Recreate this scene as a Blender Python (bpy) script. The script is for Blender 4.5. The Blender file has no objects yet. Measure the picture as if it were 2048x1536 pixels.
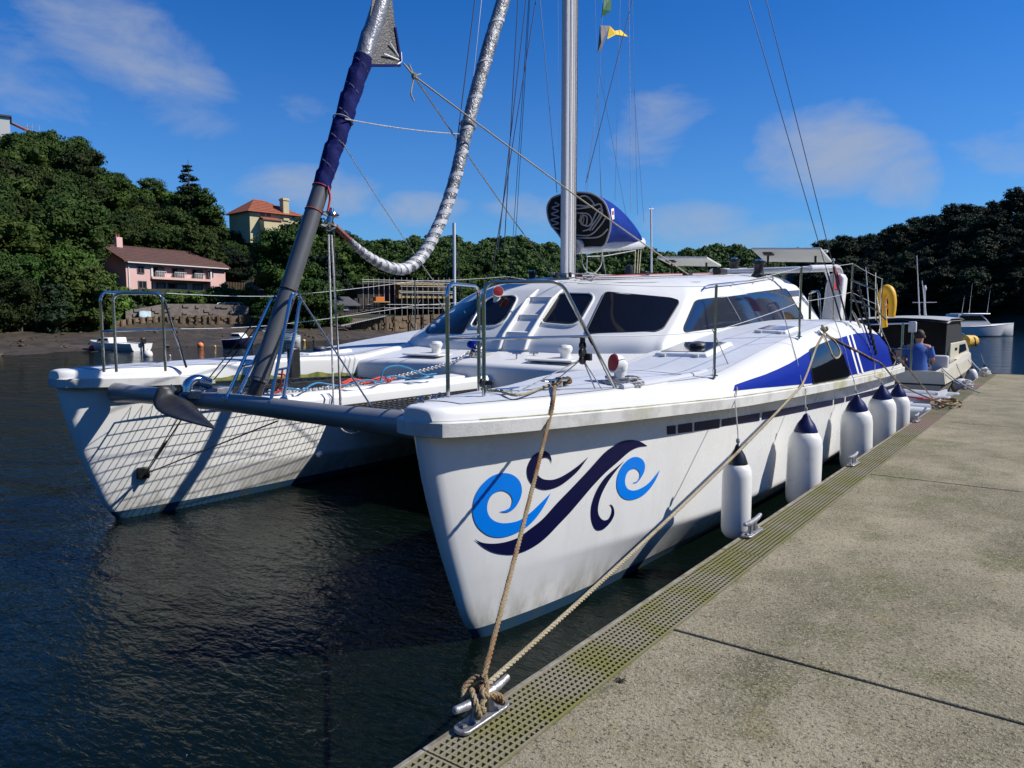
import bpy, bmesh, math, random
import numpy as np
from mathutils import Vector, Matrix
from mathutils.bvhtree import BVHTree
random.seed(7)
rnd = random.Random(5)
rad = math.radians
SC = bpy.context.scene
COL = SC.collection

# ------------------------------------------------------------------ camera, sky, sun, exposure
F_PX, HORIZON, EYE, VP_X = 1497.0, 628.0, 2.15, 2146.0
PITCH = math.atan((HORIZON - 768) / F_PX)
YAW = math.atan((VP_X - 1024) * math.cos(PITCH) / F_PX)          # camera looks this far left of the pontoon's axis (+Y)
cam_data = bpy.data.cameras.new('camera')
cam_data.sensor_width = 36.0
cam_data.lens = 36.0 * F_PX / 2048.0
cam_data.clip_end = 5000.0
cam_data.clip_start = 0.05
cam = bpy.data.objects.new('camera', cam_data)
COL.objects.link(cam)
cam.location = (0, 0, EYE)
cam.rotation_euler = (math.pi / 2 + PITCH, 0, YAW)
SC.camera = cam

SUN = Vector((1.15, 0.76, 1.35)).normalized()
SUN_EL = math.asin(SUN.z)
SUN_AZ = math.atan2(SUN.x, SUN.y)

world = bpy.data.worlds.new('World')
SC.world = world
world.use_nodes = True
wt = world.node_tree
wt.nodes.clear()
def wn(t, **k):
    n = wt.nodes.new(t)
    for a, b in k.items():
        setattr(n, a, b)
    return n
w_out = wn('ShaderNodeOutputWorld')
w_bg = wn('ShaderNodeBackground')
w_sky = wn('ShaderNodeTexSky')
w_sky.sky_type = 'NISHITA'
w_sky.sun_disc = False
w_sky.sun_elevation = SUN_EL
w_sky.sun_rotation = SUN_AZ
w_sky.air_density = 1.0
w_sky.dust_density = 0.1
w_sky.ozone_density = 2.5
w_hsv = wn('ShaderNodeHueSaturation')
w_hsv.inputs['Saturation'].default_value = 1.25
w_hsv.inputs['Value'].default_value = 1.0
w_tint = wn('ShaderNodeMix', data_type='RGBA', blend_type='MULTIPLY')
w_tint.inputs[0].default_value = 1.0
w_tint.inputs[7].default_value = (0.42, 1.14, 1.90, 1)             # a deep June blue
wt.links.new(w_sky.outputs[0], w_hsv.inputs['Color'])
wt.links.new(w_hsv.outputs[0], w_tint.inputs[6])
# thin fair-weather clouds: noise on the direction, laid out on a flat cloud deck seen in perspective
w_tc = wn('ShaderNodeTexCoord')
w_sep = wn('ShaderNodeSeparateXYZ')
wt.links.new(w_tc.outputs['Generated'], w_sep.inputs[0])
def wmath(op, a, b=None, clamp=False):
    n = wn('ShaderNodeMath', operation=op)
    n.use_clamp = clamp
    for i, v in enumerate((a, b)):
        if v is None:
            continue
        if isinstance(v, (int, float)):
            n.inputs[i].default_value = v
        else:
            wt.links.new(v, n.inputs[i])
    return n.outputs[0]
SKY_AZ = wmath('ARCTAN2', w_sep.outputs[0], w_sep.outputs[1])
SKY_EL = wmath('ARCSINE', w_sep.outputs[2])
def cloud_blob(az_px, y_px, rx, ry, tilt=0.0):
    """soft mask around one direction of the sky (a bank of cloud), in degrees"""
    d = sky_dir(az_px, y_px)
    az0 = math.atan2(d.x, d.y)
    el0 = math.asin(d.z)
    az, el = SKY_AZ, SKY_EL
    da = wmath('MULTIPLY', wmath('SUBTRACT', az, az0), math.cos(el0))
    de = wmath('SUBTRACT', el, el0)
    ct, st = math.cos(rad(tilt)), math.sin(rad(tilt))
    u = wmath('ADD', wmath('MULTIPLY', da, ct), wmath('MULTIPLY', de, st))
    v = wmath('SUBTRACT', wmath('MULTIPLY', de, ct), wmath('MULTIPLY', da, st))
    u = wmath('DIVIDE', u, rad(rx))
    v = wmath('DIVIDE', v, rad(ry))
    q = wmath('ADD', wmath('MULTIPLY', u, u), wmath('MULTIPLY', v, v))
    return wmath('SUBTRACT', 1.0, q)
_fw = Vector((-math.sin(YAW) * math.cos(PITCH), math.cos(YAW) * math.cos(PITCH), math.sin(PITCH)))
_rt = Vector((math.cos(YAW), math.sin(YAW), 0))
_up = _rt.cross(_fw)
EYE_P = Vector((0, 0, EYE))
def sky_dir(px, py):
    return (_fw + _rt * ((px - 1024) / F_PX) - _up * ((py - 768) / F_PX)).normalized()
CLOUDS = [(255, 115, 9.0, 4.4, -30, .72), (60, 150, 8, 4, -10, .5), (1310, 260, 5.0, 3.6, 20, .62), (1660, 300, 7.0, 3.8, 0, 1.0), (1810, 360, 3.6, 2.8, -25, .75),
          (2010, 300, 4, 2.4, 0, .5), (620, 380, 6.5, 2.6, 0, .75), (840, 420, 4.5, 2.0, 0, .75), (1060, 430, 5, 2.4, 0, .5), (1390, 450, 6, 2.2, 0, .7), (600, 230, 4, 2, 0, .3),
          (2300, 200, 9, 4, 10, .8), (-300, 200, 9, 4, 0, .8), (2900, 330, 10, 5, 0, .9), (-900, 300, 10, 5, 0, .9), (1500, 480, 8, 1.8, 0, .6)]
acc = None
for (a, b, rx, ry, tl, amp) in CLOUDS:
    m = wmath('MULTIPLY', wmath('MAXIMUM', cloud_blob(a, b, rx, ry, tl), 0.0), amp)
    acc = m if acc is None else wmath('MAXIMUM', acc, m)
w_map = wn('ShaderNodeMapping')
wt.links.new(w_tc.outputs['Generated'], w_map.inputs[0])
w_map.inputs['Scale'].default_value = (1, 1, 2.2)
w_noise = wn('ShaderNodeTexNoise')
w_noise.inputs['Scale'].default_value = 8.0
w_noise.inputs['Detail'].default_value = 8.0
w_noise.inputs['Roughness'].default_value = 0.60
w_noise.inputs['Distortion'].default_value = 0.35
wt.links.new(w_map.outputs[0], w_noise.inputs['Vector'])
dens = wmath('ADD', wmath('MULTIPLY', wmath('SUBTRACT', w_noise.outputs[0], 0.5), 2.0), wmath('SUBTRACT', wmath('MULTIPLY', acc, 1.35), 0.42))
dens = wmath('MULTIPLY', wmath('MULTIPLY', wmath('MAXIMUM', dens, 0.0), wmath('MINIMUM', wmath('MULTIPLY', acc, 3.0), 1.0)), 0.80)
dens = wmath('MINIMUM', dens, 0.75)
w_mix = wn('ShaderNodeMix', data_type='RGBA')
wt.links.new(dens, w_mix.inputs[0])
w_low = wn('ShaderNodeMix', data_type='RGBA')                     # paler, hazier air low over the horizon
lowf = wmath('MULTIPLY', wmath('POWER', wmath('SUBTRACT', 1.0, wmath('MINIMUM', wmath('MULTIPLY', wmath('ABSOLUTE', SKY_EL), 2.6), 1.0)), 1.6), 0.42)
wt.links.new(lowf, w_low.inputs[0])
wt.links.new(w_tint.outputs[2], w_low.inputs[6])
w_low.inputs[7].default_value = (4.2, 6.4, 10.4, 1)
wt.links.new(w_low.outputs[2], w_mix.inputs[6])
w_mix.inputs[7].default_value = (5.8, 6.6, 8.2, 1)
wt.links.new(w_mix.outputs[2], w_bg.inputs['Color'])
w_bg.inputs['Strength'].default_value = 0.055
world.cycles.sampling_method = 'MANUAL'
world.cycles.sample_map_resolution = 512
wt.links.new(w_bg.outputs[0], w_out.inputs[0])

sun_data = bpy.data.lights.new('sun', 'SUN')
sun_data.energy = 5.0
sun_data.angle = rad(0.5)
sun_data.color = (1.0, 0.95, 0.87)
sun = bpy.data.objects.new('sun', sun_data)
sun.rotation_euler = (-SUN).to_track_quat('-Z', 'Y').to_euler()
sun.location = (30, 25, 45)
COL.objects.link(sun)

SC.render.engine = 'CYCLES'
SC.cycles.use_denoising = True
SC.cycles.max_bounces = 6
SC.cycles.transparent_max_bounces = 6
SC.cycles.caustics_reflective = False
SC.cycles.caustics_refractive = False
SC.view_settings.view_transform = 'Standard'
SC.view_settings.look = 'None'
SC.view_settings.exposure = 0.26
SC.view_settings.gamma = 1.0
SC.view_settings.use_curve_mapping = False

# ------------------------------------------------------------------ measuring: a picture point taken to a known plane
def _ray(px, py):
    return _fw + _rt * ((px - 1024) / F_PX) - _up * ((py - 768) / F_PX)
def PX(px, py, x):
    r = _ray(px, py)
    return EYE_P + r * ((x - EYE_P.x) / r.x)
def PY(px, py, y):
    r = _ray(px, py)
    return EYE_P + r * ((y - EYE_P.y) / r.y)
def PZ(px, py, z):
    r = _ray(px, py)
    return EYE_P + r * ((z - EYE_P.z) / r.z)
def PD(px, py, d):
    """point at horizontal distance d along the picture ray"""
    r = _ray(px, py)
    return EYE_P + r * (d / math.hypot(r.x, r.y))

# ------------------------------------------------------------------ materials
MATS = {}
def mat(name, col, rough=0.5, metal=0.0, col2=None, nscale=8.0, nmix=(0.35, 0.65), bump=0.0, bscale=40.0, coat=0.0, spec=0.5,
        detail=5.0, stretch=(1, 1, 1), trans=0.0, rough2=None, sss=0.0, ior=None, col3=None, n3=(0.55, 0.7), n3scale=3.0):
    if name in MATS:
        return MATS[name]
    m = bpy.data.materials.new(name)
    m.use_nodes = True
    nt = m.node_tree
    b = nt.nodes['Principled BSDF']
    def N(t, **k):
        n = nt.nodes.new(t)
        for a, v in k.items():
            setattr(n, a, v)
        return n
    b.inputs['Base Color'].default_value = (*col, 1)
    b.inputs['Roughness'].default_value = rough
    b.inputs['Metallic'].default_value = metal
    b.inputs['Specular IOR Level'].default_value = spec
    if coat:
        b.inputs['Coat Weight'].default_value = coat
        b.inputs['Coat Roughness'].default_value = 0.08
    if trans:
        b.inputs['Transmission Weight'].default_value = trans
    if ior:
        b.inputs['IOR'].default_value = ior
    tc = N('ShaderNodeTexCoord')
    mp = N('ShaderNodeMapping')
    mp.inputs['Scale'].default_value = stretch
    nt.links.new(tc.outputs['Object'], mp.inputs[0])
    if col2 is not None or rough2 is not None:
        no = N('ShaderNodeTexNoise')
        no.inputs['Scale'].default_value = nscale
        no.inputs['Detail'].default_value = detail
        no.inputs['Roughness'].default_value = 0.6
        nt.links.new(mp.outputs[0], no.inputs['Vector'])
        mr = N('ShaderNodeMapRange')
        mr.inputs[1].default_value, mr.inputs[2].default_value = nmix
        nt.links.new(no.outputs[0], mr.inputs[0])
        last = None
        if col2 is not None:
            mx = N('ShaderNodeMix', data_type='RGBA')
            mx.inputs[6].default_value = (*col, 1)
            mx.inputs[7].default_value = (*col2, 1)
            nt.links.new(mr.outputs[0], mx.inputs[0])
            last = mx.outputs[2]
        if col3 is not None:
            n3n = N('ShaderNodeTexNoise')
            n3n.inputs['Scale'].default_value = n3scale
            n3n.inputs['Detail'].default_value = 6
            nt.links.new(mp.outputs[0], n3n.inputs['Vector'])
            m3 = N('ShaderNodeMapRange')
            m3.inputs[1].default_value, m3.inputs[2].default_value = n3
            nt.links.new(n3n.outputs[0], m3.inputs[0])
            mx3 = N('ShaderNodeMix', data_type='RGBA')
            nt.links.new(m3.outputs[0], mx3.inputs[0])
            nt.links.new(last, mx3.inputs[6])
            mx3.inputs[7].default_value = (*col3, 1)
            last = mx3.outputs[2]
        if last is not None:
            nt.links.new(last, b.inputs['Base Color'])
        if rough2 is not None:
            rr = N('ShaderNodeMapRange')
            rr.inputs[1].default_value, rr.inputs[2].default_value = nmix
            rr.inputs[3].default_value, rr.inputs[4].default_value = rough, rough2
            nt.links.new(no.outputs[0], rr.inputs[0])
            nt.links.new(rr.outputs[0], b.inputs['Roughness'])
    if bump:
        n2 = N('ShaderNodeTexNoise')
        n2.inputs['Scale'].default_value = bscale
        n2.inputs['Detail'].default_value = 4
        nt.links.new(mp.outputs[0], n2.inputs['Vector'])
        bp = N('ShaderNodeBump')
        bp.inputs['Strength'].default_value = bump
        bp.inputs['Distance'].default_value = 0.02
        nt.links.new(n2.outputs[0], bp.inputs['Height'])
        nt.links.new(bp.outputs[0], b.inputs['Normal'])
    MATS[name] = m
    return m

# ------------------------------------------------------------------ mesh building
ORG = {}
def tag(o, label=None, cat=None, group=None, kind=None):
    if label: o['label'] = label
    if cat: o['category'] = cat
    if group: o['group'] = group
    if kind: o['kind'] = kind
    return o
def thing(name, loc, label, cat, group=None):
    o = bpy.data.objects.new(name, None)
    o.empty_display_size = 0.2
    o.location = loc
    COL.objects.link(o)
    ORG[o.name] = Vector(loc)
    return tag(o, label, cat, group)
def V(*a):
    return Vector(a)
def lerp(a, b, t):
    return a + (b - a) * t
def interp(tab, x):
    """smooth (monotone-ish) interpolation through a table"""
    if x <= tab[0][0]: return tab[0][1]
    if x >= tab[-1][0]: return tab[-1][1]
    n = len(tab)
    for i in range(n - 1):
        x0, y0 = tab[i]; x1, y1 = tab[i + 1]
        if x0 <= x <= x1:
            def sl(k):
                if k <= 0: return (tab[1][1] - tab[0][1]) / (tab[1][0] - tab[0][0])
                if k >= n - 1: return (tab[-1][1] - tab[-2][1]) / (tab[-1][0] - tab[-2][0])
                return (tab[k + 1][1] - tab[k - 1][1]) / (tab[k + 1][0] - tab[k - 1][0])
            hh = x1 - x0
            t = (x - x0) / hh
            m0, m1 = sl(i) * hh, sl(i + 1) * hh
            return (2*t**3 - 3*t**2 + 1) * y0 + (t**3 - 2*t**2 + t) * m0 + (-2*t**3 + 3*t**2) * y1 + (t**3 - t**2) * m1
def catmull(pts, n=6, closed=False):
    pts = [Vector(p) for p in pts]
    m = len(pts)
    out = []
    rng = m if closed else m - 1
    for i in range(rng):
        p0 = pts[(i - 1) % m] if closed or i > 0 else pts[0] * 2 - pts[1]
        p1 = pts[i]; p2 = pts[(i + 1) % m]
        p3 = pts[(i + 2) % m] if closed or i + 2 < m else pts[-1] * 2 - pts[-2]
        for k in range(n):
            t = k / n
            out.append(0.5 * ((2 * p1) + (p2 - p0) * t + (2 * p0 - 5 * p1 + 4 * p2 - p3) * t * t + (3 * p1 - p0 - 3 * p2 + p3) * t ** 3))
    if not closed:
        out.append(pts[-1].copy())
    return out
def sag(a, b, drop, n=24):
    a, b = Vector(a), Vector(b)
    return [a.lerp(b, i / n) - V(0, 0, drop * 4 * (i / n) * (1 - i / n)) for i in range(n + 1)]
def fillet(poly, r, n=4):
    """round the inner corners of an open 2D/3D polyline"""
    pts = [Vector(p) for p in poly]
    out = [pts[0]]
    for i in range(1, len(pts) - 1):
        a, b, c = pts[i - 1], pts[i], pts[i + 1]
        rr = r[i] if isinstance(r, (list, tuple)) else r
        d1, d2 = (a - b), (c - b)
        k1, k2 = min(rr, d1.length * .49), min(rr, d2.length * .49)
        if rr <= 0 or k1 < 1e-5 or k2 < 1e-5:
            out.append(b); continue
        s, e = b + d1.normalized() * k1, b + d2.normalized() * k2
        for k in range(n + 1):
            t = k / n
            out.append(s * (1 - t) ** 2 + b * 2 * t * (1 - t) + e * t * t)
    out.append(pts[-1])
    return out

class MB:
    def __init__(s):
        s.v = []; s.f = []; s.m = []; s.uv = None
    def add(s, vs, fs, mi=0):
        o = len(s.v)
        s.v += [tuple(p) for p in vs]
        s.f += [tuple(i + o for i in f) for f in fs]
        s.m += [mi] * len(fs)
        return s
    def box(s, c, size, rot=None, mi=0, taper=(1, 1)):
        c = Vector(c); hx, hy, hz = size[0] / 2, size[1] / 2, size[2] / 2
        vs = []
        for dz in (-1, 1):
            k = taper if dz > 0 else (1, 1)
            for dx, dy in ((-1, -1), (1, -1), (1, 1), (-1, 1)):
                p = V(dx * hx * k[0], dy * hy * k[1], dz * hz)
                vs.append(c + (rot @ p if rot else p))
        return s.add(vs, [(3, 2, 1, 0), (4, 5, 6, 7), (0, 1, 5, 4), (1, 2, 6, 5), (2, 3, 7, 6), (3, 0, 4, 7)], mi)
    def bar(s, a, b, w, hgt, up=(0, 0, 1), mi=0):
        a, b = Vector(a), Vector(b)
        d = (b - a); L = d.length; d.normalize()
        sx = d.cross(Vector(up))
        if sx.length < 1e-4: sx = d.cross(V(1, 0, 0))
        sx.normalize(); sz = sx.cross(d)
        R = Matrix((sx, d, sz)).transposed()
        return s.box((a + b) / 2, (w, L, hgt), R, mi)
    def tube(s, path, r, n=8, closed=False, cap=True, mi=0):
        P = [Vector(p) for p in path]
        m = len(P)
        rr = list(r) if isinstance(r, (list, tuple)) else [r] * m
        t0 = (P[1] - P[0]).normalized()
        ref = V(0, 0, 1) if abs(t0.z) < .9 else V(1, 0, 0)
        u = t0.cross(ref).normalized()
        vs = []; prev = t0
        for i in range(m):
            if closed: t = (P[(i + 1) % m] - P[i - 1])
            elif i == 0: t = P[1] - P[0]
            elif i == m - 1: t = P[-1] - P[-2]
            else: t = P[i + 1] - P[i - 1]
            if t.length < 1e-9: t = prev
            t = t.normalized()
            ax = prev.cross(t)
            if ax.length > 1e-7:
                u = Matrix.Rotation(prev.angle(t), 3, ax.normalized()) @ u
            u = (u - t * u.dot(t)).normalized()
            w = t.cross(u); prev = t
            for k in range(n):
                a = 2 * math.pi * k / n
                vs.append(P[i] + (u * math.cos(a) + w * math.sin(a)) * rr[i])
        fs = []
        for i in range(m - (0 if closed else 1)):
            j = (i + 1) % m
            for k in range(n):
                k2 = (k + 1) % n
                fs.append((i * n + k, i * n + k2, j * n + k2, j * n + k))
        if cap and not closed:
            fs.append(tuple(reversed(range(n))))
            fs.append(tuple((m - 1) * n + k for k in range(n)))
        return s.add(vs, fs, mi)
    def rod(s, a, b, r, n=8, mi=0):
        return s.tube([a, b], r, n, mi=mi)
    def lathe(s, prof, c=(0, 0, 0), n=16, rot=None, mi=0, cap=True):
        c = Vector(c)
        vs = []
        for (r, z) in prof:
            for k in range(n):
                a = 2 * math.pi * k / n
                p = V(r * math.cos(a), r * math.sin(a), z)
                vs.append(c + (rot @ p if rot else p))
        fs = []
        for i in range(len(prof) - 1):
            for k in range(n):
                k2 = (k + 1) % n
                fs.append((i * n + k, i * n + k2, (i + 1) * n + k2, (i + 1) * n + k))
        if cap:
            fs.append(tuple(reversed(range(n))))
            fs.append(tuple((len(prof) - 1) * n + k for k in range(n)))
        return s.add(vs, fs, mi)
    def grid(s, rows, closed=False, flip=False, mi=0):
        m = len(rows[0]); vs = [p for r in rows for p in r]; fs = []
        for i in range(len(rows) - 1):
            for k in range(m if closed else m - 1):
                k2 = (k + 1) % m
                q = (i * m + k, i * m + k2, (i + 1) * m + k2, (i + 1) * m + k)
                fs.append(q[::-1] if flip else q)
        return s.add(vs, fs, mi)
    def face(s, pts, mi=0):
        return s.add(pts, [tuple(range(len(pts)))], mi)
    def prism(s, pts, off, mi=0):
        """polygon extruded by the vector off"""
        n = len(pts); off = Vector(off)
        vs = [Vector(p) for p in pts] + [Vector(p) + off for p in pts]
        fs = [tuple(reversed(range(n))), tuple(range(n, 2 * n))] + [(i, (i + 1) % n, n + (i + 1) % n, n + i) for i in range(n)]
        return s.add(vs, fs, mi)
    def build(s, name, m, parent=None, smooth=False, angle=35, bevel=0.0, fix=True, org=None, bseg=2):
        me = bpy.data.meshes.new(name)
        o0 = Vector(org) if org is not None else (ORG[parent.name] if parent else V(0, 0, 0))
        me.from_pydata([(p[0] - o0.x, p[1] - o0.y, p[2] - o0.z) for p in s.v], [], s.f)
        ms = m if isinstance(m, (list, tuple)) else [m]
        for q in ms: me.materials.append(q)
        if len(ms) > 1:
            me.polygons.foreach_set('material_index', s.m)
        if fix:
            bm = bmesh.new(); bm.from_mesh(me)
            bmesh.ops.recalc_face_normals(bm, faces=bm.faces)
            bm.to_mesh(me); bm.free()
        if smooth:
            me.shade_smooth()
            if angle < 180: me.set_sharp_from_angle(angle=rad(angle))
        me.update()
        o = bpy.data.objects.new(name, me)
        COL.objects.link(o)
        ORG[o.name] = o0
        if parent:
            o.parent = parent
            o.location = o0 - ORG[parent.name]
        else:
            o.location = o0
        if bevel:
            b = o.modifiers.new('edge', 'BEVEL')
            b.width = bevel; b.segments = bseg; b.limit_method = 'ANGLE'; b.angle_limit = rad(40)
            if smooth is False: me.shade_smooth(); me.set_sharp_from_angle(angle=rad(50))
        return o
    def bvh(s):
        return BVHTree.FromPolygons([Vector(p) for p in s.v], s.f)
def refine(rows, nu=4, nv=4):
    """Catmull-Rom refinement of a grid of points both ways"""
    a = [catmull(r, nv) for r in rows]
    cols = [catmull([a[i][j] for i in range(len(a))], nu) for j in range(len(a[0]))]
    return [[cols[j][i] for j in range(len(cols))] for i in range(len(cols[0]))]
def copy_tree(o, parent=None, loc=None, rotz=None):
    c = o.copy(); COL.objects.link(c)
    c.parent = parent
    if loc is not None: c.location = loc
    if rotz is not None: c.rotation_euler = (0, 0, rotz)
    for ch in list(o.children):
        copy_tree(ch, c)
    return c
def hit(bvh, px, py, lift=0.004):
    """the picture point taken to a surface, lifted a little off it along the surface's normal"""
    d = _ray(px, py).normalized()
    loc, nrm, idx, dist = bvh.ray_cast(EYE_P, d)
    k = 0
    while loc is None and k < 20:                     # just off the surface's outline: move down on to it
        k += 1
        loc, nrm, idx, dist = bvh.ray_cast(EYE_P, _ray(px, py + k).normalized())
    k = 0
    while loc is None and k < 60:
        k += 1
        loc, nrm, idx, dist = bvh.ray_cast(EYE_P, _ray(px - k, py + k * .15).normalized())
    if loc is None:
        loc, nrm, idx, dist = bvh.find_nearest(EYE_P + d * 6)
    if nrm.dot(d) > 0: nrm = -nrm
    return loc + nrm * lift, nrm
def decal(poly, bvh, lift, maxlen=25):
    """flat shape outlined in picture points, laid on a curved surface; returns an MB"""
    bm = bmesh.new()
    vs = [bm.verts.new((p[0], p[1], 0)) for p in poly]
    es = [bm.edges.new((vs[i], vs[(i + 1) % len(vs)])) for i in range(len(vs))]
    bmesh.ops.triangle_fill(bm, edges=es, use_beauty=True, use_dissolve=False)
    for _ in range(6):
        long = [e for e in bm.edges if e.calc_length() > maxlen]
        if not long: break
        bmesh.ops.subdivide_edges(bm, edges=long, cuts=1)
        bmesh.ops.triangulate(bm, faces=bm.faces)
    bm.verts.index_update()
    pts = [hit(bvh, v.co.x, v.co.y, lift)[0] for v in bm.verts]
    mb = MB()
    mb.add(pts, [tuple(v.index for v in f.verts) for f in bm.faces])
    bm.free()
    return mb
# ------------------------------------------------------------------ water
def water_material():
    m = bpy.data.materials.new('river_water')
    m.use_nodes = True
    nt = m.node_tree
    b = nt.nodes['Principled BSDF']
    b.inputs['Base Color'].default_value = (0.0020, 0.0048, 0.0034, 1)
    b.inputs['Roughness'].default_value = 0.04
    b.inputs['IOR'].default_value = 1.33
    b.inputs['Specular IOR Level'].default_value = 0.28
    b.inputs['Specular Tint'].default_value = (0.86, 1.0, 0.84, 1)
    tc = nt.nodes.new('ShaderNodeTexCoord')
    def noise(scale, detail, stretch, rotz, dist=0.0):
        mp = nt.nodes.new('ShaderNodeMapping')
        mp.inputs['Scale'].default_value = stretch
        mp.inputs['Rotation'].default_value = (0, 0, rad(rotz))
        nt.links.new(tc.outputs['Object'], mp.inputs[0])
        n = nt.nodes.new('ShaderNodeTexNoise')
        n.inputs['Scale'].default_value = scale
        n.inputs['Detail'].default_value = detail
        n.inputs['Roughness'].default_value = 0.5
        n.inputs['Distortion'].default_value = dist
        nt.links.new(mp.outputs[0], n.inputs['Vector'])
        return n.outputs[0]
    def mul(a, k):
        n = nt.nodes.new('ShaderNodeMath'); n.operation = 'MULTIPLY'
        nt.links.new(a, n.inputs[0]); n.inputs[1].default_value = k
        return n.outputs[0]
    def add(a, c):
        n = nt.nodes.new('ShaderNodeMath'); n.operation = 'ADD'
        nt.links.new(a, n.inputs[0]); nt.links.new(c, n.inputs[1])
        return n.outputs[0]
    hsum = add(add(mul(noise(0.55, 2, (1, 1.5, 1), 25, .3), 0.07), mul(noise(3.4, 3, (1, 2.2, 1), 40, .6), 0.022)), mul(noise(12.0, 3, (1, 2.0, 1), 15, .6), 0.009))
    bp = nt.nodes.new('ShaderNodeBump')
    bp.inputs['Strength'].default_value = 1.0
    bp.inputs['Distance'].default_value = 1.0
    nt.links.new(hsum, bp.inputs['Height'])
    nt.links.new(bp.outputs[0], b.inputs['Normal'])
    return m
wb = MB()
wb.face([(-430, -330, 0), (430, -330, 0), (430, 520, 0), (-430, 520, 0)])
tag(wb.build('water', water_material()), 'dark rippled river water', None, None, 'structure')

# ------------------------------------------------------------------ pontoon
EDGE, INNER, PTOP = -1.895, -1.60, 0.50           # outer edge of the grating, edge of the concrete, walking level
PEND = 24.6
JOINTS = [-6.0, -1.22, 3.55, 8.33, 13.1, 17.9, 21.3, PEND]
def concrete_material():
    m = bpy.data.materials.new('weathered_concrete')
    m.use_nodes = True
    nt = m.node_tree; b = nt.nodes['Principled BSDF']
    N = nt.nodes.new; L = nt.links.new
    geo = N('ShaderNodeNewGeometry')
    def noise(s, d, r=.6, st=(1, 1, 1)):
        mp = N('ShaderNodeMapping'); mp.inputs['Scale'].default_value = st; L(geo.outputs['Position'], mp.inputs[0])
        n = N('ShaderNodeTexNoise'); n.inputs['Scale'].default_value = s; n.inputs['Detail'].default_value = d; n.inputs['Roughness'].default_value = r
        L(mp.outputs[0], n.inputs['Vector']); return n.outputs[0]
    def rng(v, a, c, lo=0, hi=1):
        n = N('ShaderNodeMapRange'); L(v, n.inputs[0]); n.inputs[1].default_value = a; n.inputs[2].default_value = c
        n.inputs[3].default_value = lo; n.inputs[4].default_value = hi; return n.outputs[0]
    def mix(f, a, c):
        n = N('ShaderNodeMix'); n.data_type = 'RGBA'; L(f, n.inputs[0])
        for i, q in ((6, a), (7, c)):
            if isinstance(q, tuple): n.inputs[i].default_value = (*q, 1)
            else: L(q, n.inputs[i])
        return n.outputs[2]
    base = mix(rng(noise(1.1, 6), .32, .68), (.150, .134, .084), (.34, .300, .205))
    base = mix(rng(noise(1.7, 7, .7), .48, .66), base, (.135, .132, .062))            # green-brown algae
    base = mix(rng(noise(5, 5, .6, (1, .35, 1)), .60, .72), base, (.30, .265, .19))    # scrubbed pale streaks
    base = mix(rng(noise(1.9, 5, .7), .64, .74), base, (.25, .20, .06))             # yellow lichen
    base = mix(rng(noise(.8, 6, .75), .60, .70, 0, .55), base, (.075, .068, .045))     # dark damp stains
    grit = noise(95, 3, .75)
    base = mix(rng(grit, .50, .66), base, (.39, .345, .245))
    base = mix(rng(noise(75, 3, .7), .53, .66), base, (.050, .045, .030))
    vo = N('ShaderNodeTexVoronoi'); vo.inputs['Scale'].default_value = 42; L(geo.outputs['Position'], vo.inputs['Vector'])
    base = mix(rng(vo.outputs['Distance'], .10, .06), base, (.47, .44, .37))
    L(base, b.inputs['Base Color'])
    b.inputs['Roughness'].default_value = .9
    b.inputs['Specular IOR Level'].default_value = .25
    bp = N('ShaderNodeBump'); bp.inputs['Strength'].default_value = .9; bp.inputs['Distance'].default_value = .012
    s = N('ShaderNodeMath'); s.operation = 'ADD'; L(grit, s.inputs[0]); L(noise(30, 4, .7), s.inputs[1])
    L(s.outputs[0], bp.inputs['Height']); L(bp.outputs[0], b.inputs['Normal'])
    return m
M_CONC = concrete_material()
M_GRATE = mat('grating_fibreglass', (.205, .185, .125), .7, col2=(.16, .155, .045), nscale=3.5, nmix=(.40, .62), col3=(.24, .165, .12), n3=(.52, .66), n3scale=.55, bump=.15, bscale=90)
M_GRATE_EDGE = mat('grating_edge', (.27, .25, .21), .7, col2=(.12, .10, .07), nscale=9, bump=.2)
M_DARKFLOAT = mat('pontoon_float', (.025, .025, .022), .8, col2=(.05, .05, .035), nscale=4)
M_GALV = mat('galvanised_cast_metal', (.42, .42, .44), .48, metal=.75, col2=(.27, .27, .28), nscale=26, bump=.25, bscale=55)
M_BOLT = mat('bolt_steel', (.18, .18, .18), .5, metal=.8)

pont = thing('pontoon', (0, 8, 0), 'long grey concrete floating pontoon with grated edge on the right', 'pontoon')
for i in range(len(JOINTS) - 1):
    y0, y1 = JOINTS[i] + .009, JOINTS[i + 1] - .009
    q = MB()
    q.box(((INNER + 3.2) / 2 + .003, (y0 + y1) / 2, PTOP - .075), (3.2 - INNER - .006, y1 - y0, .15))
    q.build('concrete_slab', M_CONC, pont, bevel=.008)
    q = MB()
    q.box(((EDGE + 3.2) / 2 + .05, (y0 + y1) / 2, .1), (3.2 - EDGE - .12, y1 - y0 - .02, .62))
    q.build('float', M_DARKFLOAT, pont)
PITCH_G = .0335
def grating(y0, y1):
    q = MB()
    n = 9
    w = INNER - .006 - (EDGE + .022)
    for k in range(n + 1):
        x = EDGE + .022 + w * k / n
        q.box((x, (y0 + y1) / 2, PTOP - .0185), (.0105, y1 - y0 - .01, .033))
    m = int((y1 - y0 - .02) / PITCH_G)
    st = (y1 - y0 - .02) / m
    for k in range(m + 1):
        y = y0 + .01 + st * k
        q.box(((EDGE + INNER) / 2 + .008, y, PTOP - .0195), (w, .0105, .033))
    g = q.build('grating_panel', M_GRATE, pont)
    e = MB(); e.box((EDGE + .004, (y0 + y1) / 2, PTOP - .028), (.024, y1 - y0 - .006, .052))
    e.build('edge_strip', M_GRATE_EDGE, g, bevel=.004)
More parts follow.
